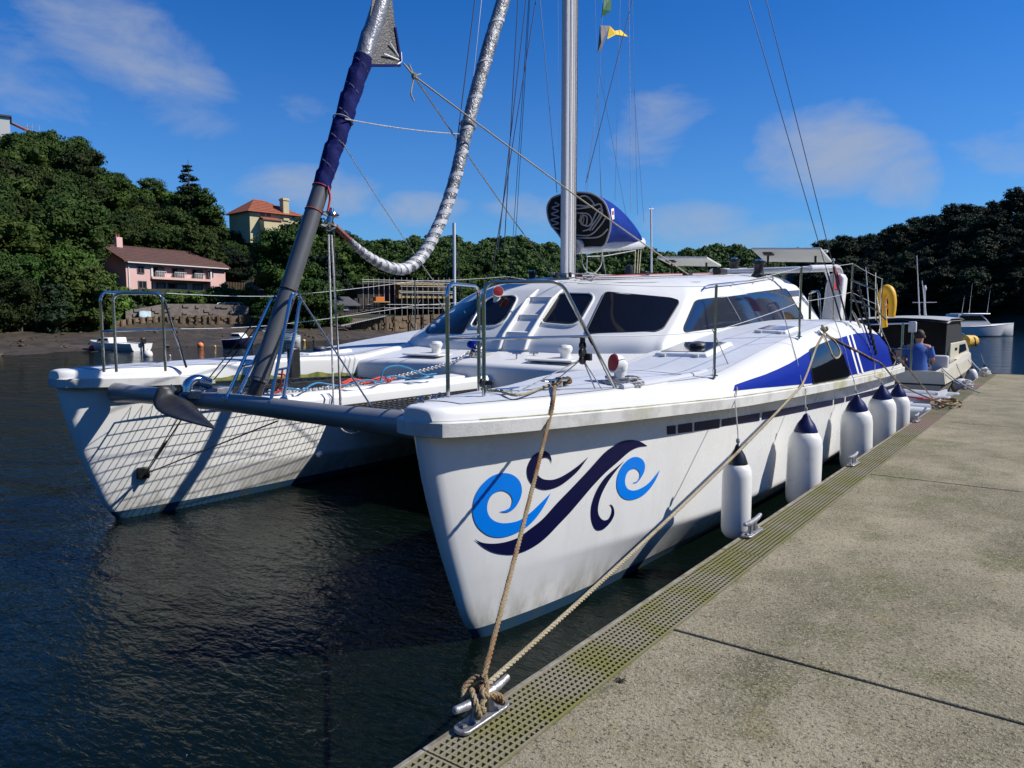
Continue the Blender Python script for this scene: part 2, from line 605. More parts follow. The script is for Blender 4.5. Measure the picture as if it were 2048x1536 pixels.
ys = [-2.0, .95, 1.97, 5.02, 8.33, 11.2, 14.1, 17.0, 19.9, 22.2, PEND]
for i in range(len(ys) - 1):
    grating(ys[i], ys[i + 1])
q = MB(); q.box((.65, PEND + .03, .3), (5.05, .05, .42)); q.build('end_fascia', M_DARKFLOAT, pont)

def dock_cleat(loc, label, rz=0):
    t = thing('dock_cleat', loc, label, 'cleat', 'galvanised cleats along the pontoon edge')
    q = MB()                                     # base plate with rounded ends
    pl = [(.042 * math.cos(a) , (.115 if math.sin(a) >= 0 else -.115) + .042 * math.sin(a), 0) for a in [2 * math.pi * k / 20 for k in range(20)]]
    q.prism([V(*loc) + V(*p) for p in pl], (0, 0, .016))
    q.build('base_plate', M_GALV, t, bevel=.004)
    for s in (-1, 1):
        q = MB(); q.lathe([(.018, .016), (.018, .021), (.013, .028), (.0, .028)], V(*loc) + V(0, s * .117, 0), 6)
        q.build('bolt', M_BOLT, t)
        q = MB()
        q.tube([V(*loc) + V(0, s * .05, .012), V(*loc) + V(0, s * .045, .05), V(*loc) + V(0, s * .042, .088)], [.024, .018, .02], 10)
        q.build('post', M_GALV, t, smooth=True)
    q = MB()
    P = [V(*loc) + V(0, y, z) for y, z in ((-.175, .108), (-.17, .107), (-.10, .094), (0, .09), (.10, .094), (.17, .107), (.175, .108))]
    q.tube(P, [.010, .015, .019, .021, .019, .015, .010], 12)
    q.build('horn', M_GALV, t, smooth=True)
    return t
CLX = EDGE + .05
dock_cleat((CLX, 2.27, PTOP + .004), 'near galvanised cleat with a brown rope knotted on it at the pontoon edge')
dock_cleat((CLX, 5.50, PTOP + .004), 'empty galvanised cleat on the grating beside the nearest hanging fender')
dock_cleat((CLX, 8.75, PTOP + .004), 'empty galvanised cleat beside the third and fourth fenders on the grating')
dock_cleat((CLX, 12.9, PTOP + .004), 'galvanised cleat by the grey inflatable dinghies behind the last fender')
dock_cleat((CLX, 15.3, PTOP + .004), 'galvanised cleat under the coiled stern mooring rope')
dock_cleat((CLX, 19.3, PTOP + .004), 'galvanised cleat beside the round white fender of the cream cruiser')
dock_cleat((CLX, 23.6, PTOP + .004), 'farthest galvanised cleat at the end of the pontoon')
# ------------------------------------------------------------------ the catamaran
XC = -5.53                                         # centreline; bow towards the camera (-Y)
HO = 2.45                                          # hull centre off the centreline
YB, YS = 3.18, 15.5                                # bow and stern of the deck
M_GEL = mat('white_gelcoat', (.71, .71, .69), .30, col2=(.665, .665, .64), nscale=2.2, nmix=(.3, .7), rough2=.38)
def hull_material():
    m = bpy.data.materials.new('hull_gelcoat'); m.use_nodes = True
    nt = m.node_tree; b = nt.nodes['Principled BSDF']; N = nt.nodes.new; L = nt.links.new
    geo = N('ShaderNodeNewGeometry'); sep = N('ShaderNodeSeparateXYZ'); L(geo.outputs['Position'], sep.inputs[0])
    def noise(s, d, st):
        mp = N('ShaderNodeMapping'); mp.inputs['Scale'].default_value = st; L(geo.outputs['Position'], mp.inputs[0])
        n = N('ShaderNodeTexNoise'); n.inputs['Scale'].default_value = s; n.inputs['Detail'].default_value = d; n.inputs['Roughness'].default_value = .65; L(mp.outputs[0], n.inputs['Vector']); return n.outputs[0]
    def rng(v, a, c, lo=0, hi=1):
        n = N('ShaderNodeMapRange'); L(v, n.inputs[0]); n.inputs[1].default_value = a; n.inputs[2].default_value = c; n.inputs[3].default_value = lo; n.inputs[4].default_value = hi; return n.outputs[0]
    def mul(a, c):
        n = N('ShaderNodeMath'); n.operation = 'MULTIPLY'; L(a, n.inputs[0]); L(c, n.inputs[1]); return n.outputs[0]
    def mix(f, a, c):
        n = N('ShaderNodeMix'); n.data_type = 'RGBA'; L(f, n.inputs[0])
        for i, q in ((6, a), (7, c)):
            if isinstance(q, tuple): n.inputs[i].default_value = (*q, 1)
            else: L(q, n.inputs[i])
        return n.outputs[2]
    base = mix(rng(noise(1.3, 5, (1, 1, 1)), .35, .68), (.80, .80, .775), (.745, .745, .715))
    streak = mul(rng(noise(5.0, 5, (1, 1, .10)), .50, .72), rng(sep.outputs[2], 1.5, .5, .06, .24))
    base = mix(streak, base, (.50, .49, .43))                                            # rain streaks
    scum_and_shade = mul(rng(noise(7.0, 6, (1, 1, .45)), .38, .62), rng(sep.outputs[2], .38, .10, 0, .75))
    base = mix(scum_and_shade, base, (.34, .335, .29))                                               # painted shade under the chine along with waterline scum
    L(base, b.inputs['Base Color'])
    L(rng(noise(2, 4, (1, 1, 1)), .3, .7, .20, .36), b.inputs['Roughness'])
    return m
M_HULL = hull_material()
M_DECK = mat('nonslip_deck', (.50, .53, .58), .62, col2=(.45, .48, .53), nscale=3, bump=.12, bscale=220)
M_RAIL = mat('grimy_rubbing_strake', (.60, .595, .57), .6, col2=(.40, .395, .37), nscale=4.0, nmix=(.45, .72), col3=(.34, .33, .12), n3=(.55, .72), n3scale=1.1, bump=.1, bscale=60)
M_ALGAE = mat('algae_line', (.40, .39, .28), .9, col2=(.17, .17, .05), nscale=5, nmix=(.40, .6))
M_ANTIF = mat('blue_antifouling', (.010, .050, .12), .65, col2=(.014, .060, .095), nscale=7, nmix=(.35, .7), col3=(.05, .06, .035), n3=(.55, .7), n3scale=4)
M_STEEL = mat('polished_stainless', (.56, .55, .54), .12, metal=1.0)
M_ALU = mat('anodised_aluminium', (.125, .128, .130), .42, metal=.35, col2=(.105, .108, .110), nscale=4)
M_ALUW = mat('white_mast_paint', (.66, .67, .69), .35, col2=(.60, .61, .64), nscale=4, stretch=(1, 1, .2))
M_BLK = mat('black_plastic', (.012, .012, .013), .38, col2=(.02, .02, .02), nscale=20)
M_BLKRUB = mat('black_rubber', (.01, .01, .011), .6)
M_GLASS = mat('tinted_window', (.006, .006, .008), .04, spec=.35)
M_GLASSB = mat('smoked_side_window', (.008, .011, .030), .05, spec=.6, coat=.3)
M_BLUE = mat('royal_blue_vinyl', (.0, .013, .225), .45, spec=.12)
M_NAVY = mat('navy_vinyl', (.004, .005, .042), .45, spec=.2)
M_SKYB = mat('sky_blue_vinyl', (.0, .20, .78), .35, spec=.3)
M_WHITE = mat('white_vinyl', (.82, .82, .80), .4)
M_GREY = mat('light_grey_plastic', (.52, .53, .55), .4)
M_RED = mat('dark_red_canvas', (.30, .008, .012), .6)

WO = [(3.18, .155), (3.24, .20), (3.47, .29), (3.9, .405), (4.5, .53), (5.1, .63), (6.3, .79), (7.2, .83), (8.2, .845), (10.4, .835), (13, .75), (15.5, .62)]
WI = [(3.18, .155), (3.24, .20), (3.47, .28), (3.9, .38), (4.5, .47), (5.1, .54), (6.3, .60), (8, .62), (15.5, .6)]
def zr(y): return 1.44 - .0286 * (y - 3)           # underside of the rubbing strake
EZ = [(3.03, 1.60), (4, 1.60), (5, 1.60), (5.8, 1.595), (6.3, 1.60), (7.0, 1.675), (7.8, 1.775), (8.8, 1.885), (10, 1.985), (11.3, 2.045), (12.4, 2.03), (13.4, 1.93), (14.5, 1.70), (15.5, 1.36)]
ED = [(3.03, .05), (4, .075), (5.5, .13), (6.5, .20), (8, .27), (9, .29), (12, .30), (15.5, .25)]
def side_x(s, o): return XC + s * (HO + o)

cat = thing('catamaran', (XC, 9, 0), 'large white sailing catamaran with blue wave swirls on its near bow', 'catamaran')
HULL_BVH = {}; TOP_BVH = {}
LEV = [(1.0, None), (.9, None), (.75, None), (.6, None), (.48, None), (.40, None), (.33, None), (.27, None), (.20, None), (.13, None), (.075, None)]
def stem_y(z):
    return interp([(-.4, 3.95), (0, 3.70), (.14, 3.60), (.36, 3.505), (.65, 3.395), (.92, 3.31), (1.18, 3.24), (1.44, 3.195)], z)
def fz(z, y):
    zc = interp([(3, .46), (4.3, .45), (5.4, .41), (6.4, .365), (9, .30), (15.5, .25)], y)
    if z >= zc:
        return lerp(.905, 1.0, ((z - zc) / (1.42 - zc)) ** .9)
    t = (zc - z) / zc
    if z >= 0:
        k = interp([(3, .76), (4.3, .66), (5.4, .52), (6.4, .44), (9, .46), (15.5, .50)], y)
        return lerp(.905, k, t ** 1.0)
    return max(.05, interp([(3, .76), (4.3, .66), (5.4, .52), (6.4, .44), (9, .46), (15.5, .50)], y) + z * .9)
def hull_pt(s, side, z, u):
    ys = stem_y(z)
    y = ys + (YS - ys) * u
    yp = YB + (y - ys) * (YS - YB) / (YS - ys)
    w = interp(WO if side > 0 else WI, yp)
    w0 = .155
    nose = interp([(-.4, .012), (0, .016), (.5, .024), (1.44, .048)], z)
    round_ = min(1.0, (u * (YS - ys)) / .05)
    hb = nose * math.sqrt(max(0.0, 1 - (1 - round_) ** 2)) + max(0.0, (w - w0) * fz(z, y)) - .01 * min(1, u * 40)
    top = zr(y) + .005
    zz = z
    if z > 1.0:
        zz = lerp(1.0, top, (z - 1.0) / .44)
    return V(side_x(s, side * hb), y, zz)
US = [0, .0008, .002, .004, .007, .011, .016, .022, .03, .04] + [.04 + .96 * (i / 46) ** 1.1 for i in range(1, 47)]
ZT = [1.44, 1.3, 1.15, 1.0, .85, .7, .6, .52, .47, .44, .41, .38, .35, .32, .29, .26, .22, .18, .14, .11, .085]
ZB = [.085, .05, .02, -.02, -.12, -.3, -.4]
for s in (1, -1):
    for zs, nm, mm in ((ZT, 'hull', M_HULL), (ZB, 'hull_bottom', M_ANTIF)):
        q = MB()
        rows = []
        for z in zs:
            left = [hull_pt(s, -1, z, u) for u in reversed(US)]
            right = [hull_pt(s, 1, z, u) for u in US[1:]]
            rows.append(left + right)
        q.grid(rows)
        if nm == 'hull':
            HULL_BVH[s] = q.bvh()
            st = [r[-1] for r in rows] + [r[0] for r in reversed(rows)]
            q.face(st)
        o = q.build(nm, mm, cat, smooth=True, angle=60)
# rubbing strake round each bow
def strake_path(s):
    P = []
    for y in [4.6, 4.2, 3.8, 3.6, 3.45, 3.35, 3.27, 3.21]:
        P.append((-interp(WI, y), y))
    P += [(-.125, 3.183), (-.06, 3.172), (0, 3.168), (.06, 3.172), (.125, 3.183)]
    for y in [3.21, 3.27, 3.35, 3.45, 3.6, 3.8, 4.2] + [4.6 + (YS - 4.6) * i / 40 for i in range(41)]:
        P.append((interp(WO, y), y))
    return P
for s in (1, -1):
    P = strake_path(s)
    n = len(P)
    prof = [(-.07, 0), (.004, .0), (.009, .005), (.011, .086), (.004, .093), (-.05, .096)]
    rows = []
    for i, (o, y) in enumerate(P):
        a = P[max(0, i - 1)]; b = P[min(n - 1, i + 1)]
        t = V(b[0] - a[0], b[1] - a[1], 0).normalized()
        nx, ny = t.y, -t.x                                            # outward in (o, y)
        rows.append([V(side_x(s, o + nx * d), y + ny * d, zr(y) - .005 + hz) for d, hz in prof])
    q = MB(); q.grid(rows)
    q.face([r for r in rows[0]]); q.face([r for r in rows[-1]])
    q.build('rubbing_strake', M_RAIL, cat, smooth=True, angle=30)
    g = MB(); g.tube([V(side_x(s, o - .018), y, zr(y) + .0915) for o, y in P[16:]], .0055, 5); g.build('algae_seam', M_ALGAE, cat)
# deck moulding
def deck_section(y):
    wo, wi, e, d = interp(WO, y), interp(WI, y), interp(EZ, y), interp(ED, y)
    zb = zr(y) + .092
    bow = max(0.0, min(1.0, (y - 3.0) / .5))
    E_ = V(wo - d, e, 0)
    M_ = V(wo - .028 - .16 * d, lerp(zb, e, .5), 0)
    ei = interp([(3.03, 1.60), (4.6, 1.60), (5.0, 1.615), (5.6, 1.63), (6.6, 1.62), (7.2, 1.70), (7.8, 1.78), (8.8, 1.89), (10, 1.99), (11.3, 2.05), (12.4, 2.035), (13.4, 1.94), (14.5, 1.71), (15.5, 1.37)], y)
    inn = interp([(3.03, .05), (4.6, .07), (5.2, .0), (6.4, -.02), (7, -.02), (15.5, -.02)], y)
    C_ = V(0, max(e, ei) + .015, 0)
    I_ = V(-wi + inn, ei, 0)
    J_ = V(-wi + inn * .4 + .012, zr(y) + .012, 0)
    K_ = V(-wi + .12, zr(y) + .01, 0)
    pts = [V(wo - .026, zb, 0), M_, E_, C_, I_, J_, K_]
    rd = [0, interp([(3, .01), (6, .03), (8, .16), (16, .16)], y), interp([(3, .035), (6, .05), (8, .09), (16, .1)], y), .2, .055, .012, 0]
    return fillet(pts, rd, 5)
dys = [3.18, 3.185, 3.20, 3.225, 3.26, 3.31, 3.4, 3.5] + [3.6 + (YS - 3.6) * i / 60 for i in range(61)]
for s in (1, -1):
    rows = []; sec0 = deck_section(3.26)
    for y in dys:
        sec = deck_section(y)
        if y < 3.26:                               # round the front of the moulding over
            k = {3.18: .72, 3.185: .84, 3.20: .93, 3.225: .98}[y]
            sec = [V(a.x * (1.0 if j < 2 or j > len(sec) - 3 else lerp(.94, 1, k)), lerp(zr(y) + .092, a.y, k), 0) for j, a in enumerate(sec)]
        rows.append([V(side_x(s, p.x), y, p.y) for p in sec])
    q = MB(); q.grid(rows)
    q.face(rows[0]); 
    TOP_BVH[s] = q.bvh()
    q.face(rows[-1])
    q.build('deck_moulding', M_GEL, cat, smooth=True, angle=70)
# non-slip deck panels laid on the moulding
def deck_panel(s, oa, ob, y0, y1, ny=30, no=8, lift=.005, m=M_DECK, name='nonslip_panel'):
    q = MB(); rows = []
    for i in range(ny + 1):
        y = lerp(y0, y1, i / ny)
        a, b = oa(y), ob(y)
        r = []
        for k in range(no + 1):
            o = lerp(a, b, k / no)
            loc = TOP_BVH[s].ray_cast(V(side_x(s, o), y, 3), V(0, 0, -1))[0]
            if loc is None: loc = V(side_x(s, o), y, 1.6)
            r.append(loc + V(0, 0, lift))
        rows.append(r)
    q.grid(rows)
    return q.build(name, m, cat, smooth=True)
for s in (1, -1):
    deck_panel(s, lambda y: -interp(WI, y) + .10, lambda y: interp(WO, y) - interp(ED, y) - .07, 3.42, 6.15)
    deck_panel(s, lambda y: -.50, lambda y: interp(WO, y) - interp(ED, y) - .07, 6.19, 12.6)
# bridge deck between the hulls
BF = 6.62                                           # its front wall
q = MB()
sec = fillet([V(0, 6.95, .72), V(0, BF - .02, .82), V(0, BF, 1.56), V(0, 7.42, 1.70), V(0, 8.0, 1.80), V(0, 13.8, 1.80)], [0, .06, .09, .25, .1, 0], 6)
rows = []
for i in range(17):
    t = -1 + 2 * i / 16
    ss = t * (HO - .55)
    cam_ = .02 * (1 - t * t)
    bow_in = .10 * (abs(t) ** 4)
    rows.append([V(XC + ss, p.y - bow_in * (1 if p.y < 7.0 else 0), p.z + (cam_ if p.z > 1.4 else 0)) for p in sec])
q.grid(rows)
FORE = q.bvh()
q.build('bridge_deck', M_GEL, cat, smooth=True, angle=60)
q = MB(); q.box((XC, 10.9, .76), (2 * (HO - .5), 8.0, .12)); q.box((XC, 14.6, 1.1), (2 * (HO - .5), .7, .75))
q.build('bridge_underside', M_GEL, cat)

# coachroof, lofted from rings (half outlines: side offset, y, z)
def ring(front, c1, c2, c3, aft, zf, zc, za):
    # front centre, windscreen corner, quarter, side front, side aft
    return [(0, front, zf), (c1[0] * .5, lerp(front, c1[1], .25), zf), (c1[0], c1[1], zf), (lerp(c1[0], c2[0], .5), lerp(c1[1], c2[1], .45), lerp(zf, zc, .45)), (c2[0], c2[1], zc),
            (c3[0], c3[1], lerp(zc, za, .03)), (c3[0] + .01, lerp(c3[1], aft[1], .33), lerp(zc, za, .33)), (lerp(c3[0], aft[0], .66), lerp(c3[1], aft[1], .66), lerp(zc, za, .66)), (aft[0], aft[1], za)]
R = [ring(7.28, (1.0, 7.30), (1.83, 7.50), (2.01, 7.78), (2.00, 14.05), 1.66, 1.66, 1.84),
     ring(7.36, (1.0, 7.38), (1.81, 7.58), (1.97, 7.88), (1.97, 14.0), 1.82, 1.82, 1.98),
     ring(7.53, (1.0, 7.56), (1.80, 7.78), (1.94, 8.08), (1.94, 13.86), 1.985, 1.945, 2.07),
     ring(7.78, (.99, 7.81), (1.76, 8.12), (1.885, 8.42), (1.87, 13.5), 2.20, 2.14, 2.33),
     ring(8.04, (.97, 8.07), (1.70, 8.44), (1.82, 8.74), (1.79, 13.1), 2.42, 2.345, 2.585),
     ring(8.16, (.94, 8.19), (1.64, 8.58), (1.75, 8.88), (1.71, 12.98), 2.50, 2.43, 2.66),
     ring(8.34, (.88, 8.38), (1.52, 8.78), (1.61, 9.05), (1.57, 12.9), 2.575, 2.525, 2.75),
     ring(8.62, (.70, 8.66), (1.20, 9.0), (1.28, 9.2), (1.25, 12.86), 2.635, 2.61, 2.82),
     ring(9.0, (.35, 9.02), (.6, 9.2), (.64, 9.4), (.62, 12.84), 2.685, 2.675, 2.865),
     ring(9.2, (.08, 9.2), (.12, 9.3), (.13, 9.5), (.12, 12.84), 2.705, 2.70, 2.88)]
def full(r):
    right = [V(XC + a, b, c) for a, b, c in r]
    left = [V(XC - a, b, c) for a, b, c in r[1:]]
    return list(reversed(left)) + right
roof_rows = refine([full(r) for r in R], 4, 5)
q = MB(); q.grid(roof_rows)
ROOF = q.bvh()
aft_loop = [r[-1] for r in roof_rows] + [r[0] for r in reversed(roof_rows)]
q.face(aft_loop)
q.build('coachroof', M_GEL, cat, smooth=True, angle=55)
# ------------------------------------------------------------------ windows, steps and graphics of the catamaran
def zpt(o, k, pts):
    return [(o[0] + k * x, o[1] + k * y) for x, y in pts]
def smooth_poly(pts, n=4):
    return [(p.x, p.y) for p in catmull([V(a, b, 0) for a, b in pts], n, True)]
def round_poly(pts, r, n=4):
    P = [V(a, b, 0) for a, b in pts]
    m = len(P); out = []
    for i in range(m):
        a, b, c = P[i - 1], P[i], P[(i + 1) % m]
        d1, d2 = a - b, c - b
        k = min(r, d1.length * .45, d2.length * .45)
        s, e = b + d1.normalized() * k, b + d2.normalized() * k
        for j in range(n + 1):
            t = j / n
            q = s * (1 - t) ** 2 + b * 2 * t * (1 - t) + e * t * t
            out.append((q.x, q.y))
    return out
def grow(poly, d):
    cx = sum(p[0] for p in poly) / len(poly); cy = sum(p[1] for p in poly) / len(poly)
    out = []
    for x, y in poly:
        v = V(x - cx, y - cy, 0)
        v = v * ((v.length + d) / v.length)
        out.append((cx + v.x, cy + v.y))
    return out
A_ = (840, 540); KA = .17578
B_ = (1160, 560); KB = .2246
wins = {
    'port_front': zpt(A_, KA, [(1405, 560), (1520, 370), (1570, 310), (1640, 285), (1920, 282), (1950, 310), (1945, 345), (1820, 545), (1770, 590), (1700, 603), (1430, 590)]),
    'starboard_front': zpt(A_, KA, [(605, 605), (690, 470), (760, 370), (850, 325), (1050, 305), (1080, 328), (1075, 360), (965, 540), (910, 590), (850, 612), (620, 628)]),
    'starboard_quarter': zpt(A_, KA, [(75, 700), (110, 640), (240, 475), (330, 425), (640, 345), (692, 335), (640, 445), (490, 715), (430, 726), (85, 716)]),
    'port_quarter': zpt(B_, KB, [(55, 470), (220, 125), (250, 113), (800, 165), (868, 185), (874, 212), (740, 430), (680, 455), (75, 475)]),
    'port_side': zpt(B_, KB, [(925, 445), (930, 412), (1025, 195), (1055, 183), (1828, 80), (1985, 338), (945, 460)]),
}
for k, poly in wins.items():
    rp = round_poly(poly, 5, 3)
    q = decal(rp, ROOF, .006, 14)
    glass = M_GLASSB if k == 'port_side' else M_GLASS
    w = q.build('window', glass, cat, smooth=True)
    # rubber gasket round the pane
    loop = [hit(ROOF, x, y, .006)[0] for x, y in grow(rp, 1.0)]
    g = MB(); g.tube(loop, .008, 6, closed=True)
    g.build('gasket', M_BLKRUB, w, smooth=True)
    if 'front' in k:                                                 # white moulded lip under the opening front windows
        lo = [p for p in grow(rp, 5.0)]
        low = [hit(ROOF, x, y + 1.5, .006)[0] for x, y in lo]
        g = MB(); g.tube(low, .014, 8, closed=True)
        g.build('window_surround', M_GEL, w, smooth=True)
# aft dividing bars on the side window and its far twin
q = MB(); q.tube([hit(ROOF, x, y, .014)[0] for x, y in ((1452, 594), (1466, 618), (1479, 641))], .005, 6)
q.build('window_bar', M_GREY, cat)
# far side window (mirror of the near one, hardly seen)
q = MB()
for (y0, y1) in ((8.5, 12.6),):
    rows = []
    for i in range(9):
        y = lerp(y0, y1, i / 8); r = []
        for j in range(4):
            z = lerp(2.02 + .02 * (y - 8.5), 2.27 + .06 * (y - 8.5), j / 3)
            loc, nn, _, _ = ROOF.ray_cast(V(XC - 4, y, z), V(1, 0, 0))
            r.append(loc + V(-.006, 0, 0))
        rows.append(r)
    q.grid(rows)
q.build('window', M_GLASSB, cat, smooth=True)

# dark name lettering over the two front windows, too small to read
for (x0, y0, x1, y1) in ((992, 596, 1026, 592), (1140, 587, 1176, 587)):
    for k in range(7):
        f_ = k / 6
        if k == 5: continue
        cx_, cy_ = lerp(x0, x1, f_), lerp(y0, y1, f_)
        decal([(cx_ - 1.9, cy_ + 1.6), (cx_ + .6, cy_ + 1.6), (cx_ + 2.4, cy_ - 1.6), (cx_ - .4, cy_ - 1.6)], ROOF, .006, 6).build('name_letter', M_BLK, cat)
# two moulded steps up the windscreen, between cheeks
SX = XC + .10
q = MB()
prof = [(7.30, 1.72), (7.40, 1.935), (7.64, 1.945), (7.66, 2.145), (7.90, 2.155), (7.92, 2.37), (8.16, 2.38), (8.16, 1.72)]
q.prism([V(SX - .175, y, z) for y, z in prof], (.35, 0, 0))
q.build('moulded_step', M_GEL, cat, bevel=.01)
for sgn in (-1, 1):
    q = MB()
    ck = [(7.24, 1.72), (7.34, 1.90), (7.83, 2.34), (8.08, 2.47), (8.30, 2.50), (8.3, 1.72)]
    q.prism([V(SX + sgn * .175 + (0 if sgn > 0 else -.035), y, z) for y, z in ck], (.035, 0, 0))
    q.build('step_cheek', M_GEL, cat, bevel=.012)

# blue swoosh, hull ports and white stripes on the raised topside
C_ = (1440, 640); KC = .19531
TB = TOP_BVH[1]
sw = zpt(C_, KC, [(135, 725), (150, 668), (300, 615), (460, 560), (580, 510), (700, 452), (800, 393), (905, 325), (925, 300), (1015, 255), (1115, 215), (1210, 190), (1300, 163), (1400, 138),
                   (1480, 132), (1560, 138), (1640, 160), (1690, 185), (1765, 470), (1560, 512), (1340, 565), (1120, 612), (930, 648), (620, 678), (380, 698)])
decal(sw, TB, .006, 6).build('blue_swoosh', M_BLUE, cat, smooth=True)
pw = zpt(C_, KC, [(912, 306), (1005, 262), (1115, 216), (1200, 192), (1325, 565), (1300, 585), (960, 655), (945, 645), (925, 520)])
o = decal(round_poly(pw, 3, 2), TB, .013, 7).build('hull_window', M_GLASS, cat, smooth=True)
g = MB(); g.tube([hit(TB, x, y, .010)[0] for x, y in round_poly(pw, 3, 2)], .007, 6, closed=True); g.build('gasket', M_BLKRUB, o)
pw2 = zpt(C_, KC, [(1690, 185), (1760, 205), (1790, 220), (1858, 420), (1845, 445), (1800, 462), (1765, 470)])
o = decal(round_poly(pw2, 3, 2), TB, .013, 7).build('hull_window', M_GLASS, cat, smooth=True)
for a, b in (((1300, 163), (1410, 553)), ((1340, 152), (1455, 545))):
    pa = zpt(C_, KC, [(a[0] - 8, a[1]), (a[0] + 9, a[1] - 2), (b[0] + 9, b[1] - 3), (b[0] - 8, b[1])])
    decal(pa, TB, .011, 7).build('white_stripe', M_WHITE, cat)
# dashes under the strake
HB = HULL_BVH[1]
D_ = (1040, 700); KD = .19531
dash = [zpt(D_, KD, [(1500, 780), (1592, 768), (1592, 858), (1505, 866)]), zpt(D_, KD, [(1613, 764), (1762, 742), (1762, 835), (1616, 852)]), zpt(D_, KD, [(1782, 740), (2045, 704), (2040, 795), (1783, 830)]),
        zpt(C_, KC, [(14, 1015), (405, 950), (402, 1030), (14, 1090)]), zpt(C_, KC, [(432, 945), (800, 880), (1155, 815), (1152, 870), (800, 945), (425, 1022)]),
        zpt(C_, KC, [(1170, 810), (1275, 790), (1270, 842), (1165, 866)]), zpt(C_, KC, [(1290, 785), (1560, 720), (1800, 655), (1795, 690), (1560, 770), (1285, 838)])]
for d in dash:
    decal(d, HB, .004, 20).build('stripe_dash', M_NAVY, cat)
# the wave emblem on the near bow
E_ = (930, 860); KE = .2002
def emblem(pts, m, name='wave_emblem'):
    P = zpt(E_, KE, pts)
    decal(P, HB, .004, 22).build(name, m, cat, smooth=True)
def curve_px(segs):
    """segs: lists of points; smooth inside a list, sharp where two lists meet"""
    out = []
    for sg in segs:
        c = catmull([V(a, b, 0) for a, b in sg], 5)
        out += [(p.x, p.y) for p in c[:-1]]
    return out
emblem(curve_px([[(340, 812), (400, 800), (455, 760), (470, 690), (440, 635), (375, 603), (300, 622), (240, 685), (218, 770), (235, 850), (290, 905), (370, 928), (460, 922), (545, 897), (640, 832), (740, 740), (853, 628)],
                 [(853, 628), (800, 735), (730, 845), (640, 945), (520, 1020), (420, 1058), (320, 1070), (220, 1045), (130, 970), (85, 880), (75, 780), (100, 655), (165, 545), (260, 462), (370, 428), (470, 445), (540, 505), (566, 590), (550, 680), (500, 770), (440, 812), (385, 820), (340, 812)]]), M_SKYB)
emblem(curve_px([[(1668, 526), (1710, 512), (1740, 470), (1738, 420), (1700, 385), (1650, 395), (1610, 440), (1595, 510), (1610, 570), (1650, 600), (1710, 598), (1790, 560), (1860, 500), (1945, 396)],
                 [(1945, 396), (1900, 500), (1840, 590), (1770, 655), (1690, 690), (1620, 695), (1560, 665), (1520, 600), (1512, 520), (1530, 430), (1580, 340), (1650, 280), (1715, 268), (1770, 295), (1795, 350), (1785, 420), (1745, 490), (1710, 525), (1668, 526)]]), M_SKYB)
emblem(curve_px([[(90, 1088), (180, 1125), (300, 1132), (420, 1112), (530, 1070), (650, 985), (780, 880), (920, 725), (1080, 560), (1240, 390), (1380, 235), (1470, 165), (1560, 115), (1650, 98), (1740, 112), (1820, 158)],
                 [(1820, 158), (1730, 170), (1640, 215), (1520, 320), (1400, 425), (1280, 550), (1160, 690), (1040, 830), (930, 945), (820, 1060), (720, 1140), (600, 1205), (480, 1240), (370, 1238), (270, 1215), (180, 1165), (90, 1088)]]), M_NAVY)
emblem(curve_px([[(858, 335), (845, 290), (800, 272), (745, 300), (712, 370), (722, 440), (770, 485), (850, 497), (930, 478), (1020, 430), (1120, 360), (1230, 265)],
                 [(1230, 265), (1140, 390), (1060, 470), (960, 545), (870, 583), (780, 594), (700, 565), (640, 505), (617, 420), (630, 340), (680, 255), (740, 218), (795, 208), (840, 240), (860, 290), (858, 335)]]), M_NAVY)
emblem(curve_px([[(1440, 740), (1464, 775), (1460, 830), (1430, 885), (1385, 900), (1345, 870), (1325, 810), (1335, 720), (1370, 620), (1430, 510), (1510, 400), (1590, 305)],
                 [(1590, 305), (1500, 380), (1400, 470), (1320, 590), (1270, 720), (1256, 820), (1265, 910), (1295, 980), (1335, 1000), (1390, 982), (1450, 920), (1486, 850), (1485, 790), (1465, 750), (1440, 740)]]), M_NAVY)

# ------------------------------------------------------------------ deck gear
def on_deck(px, py, bvh=None, lift=0.0):
    return hit(bvh or TOP_BVH[1], px, py, lift)[0]
def cowl_vent(p, face, red=True, k=1.0, name='cowl_vent'):
    q = MB()
    f = Vector(face).normalized()
    q.lathe([(.062 * k, 0), (.06 * k, .02 * k), (.056 * k, .09 * k), (.062 * k, .12 * k)], p, 16)
    path = [p + V(0, 0, .11 * k), p + V(0, 0, .15 * k) , p + V(0, 0, .17 * k) + f * .03 * k, p + V(0, 0, .175 * k) + f * .075 * k]
    q.tube(path, [.062 * k, .075 * k, .085 * k, .088 * k], 16)
    o = q.build(name, M_GEL, cat, smooth=True)
    if red:
        e = path[-1]
        g = MB(); rt = f.to_track_quat('Z', 'Y').to_matrix()
        g.lathe([(.083 * k, 0), (.08 * k, .006), (0.0, .012)], e, 16, rt)
        g.build('vent_cover', M_RED, o, smooth=True)
    return o
cowl_vent(on_deck(1240, 765), (-.45, -.85, .05), True, .86)
for s in (-1, 1):                                                     # mushroom vents on the foredeck
    p = V(XC + s * .98, 7.10, 1.655)
    q = MB(); q.lathe([(.060, 0), (.058, .05), (.070, .07), (.082, .095), (.082, .12), (.062, .145), (0, .153)], p, 18)
    q.build('deck_vent', M_GEL, cat, smooth=True)
    q = MB(); q.box(p + V(-s * .02, -.02, -.012), (.62, .62, .022)); q.build('locker_lid', M_GEL, cat, bevel=.012)
cowl_vent(hit(ROOF, 992, 602, -.03)[0], (.9, -.6, 0), True, .85)
M_HGL = mat('hatch_acrylic', (.012, .013, .018), .06, coat=.6)
M_HGB = mat('hatch_acrylic_blue', (.02, .05, .20), .08, coat=.6)
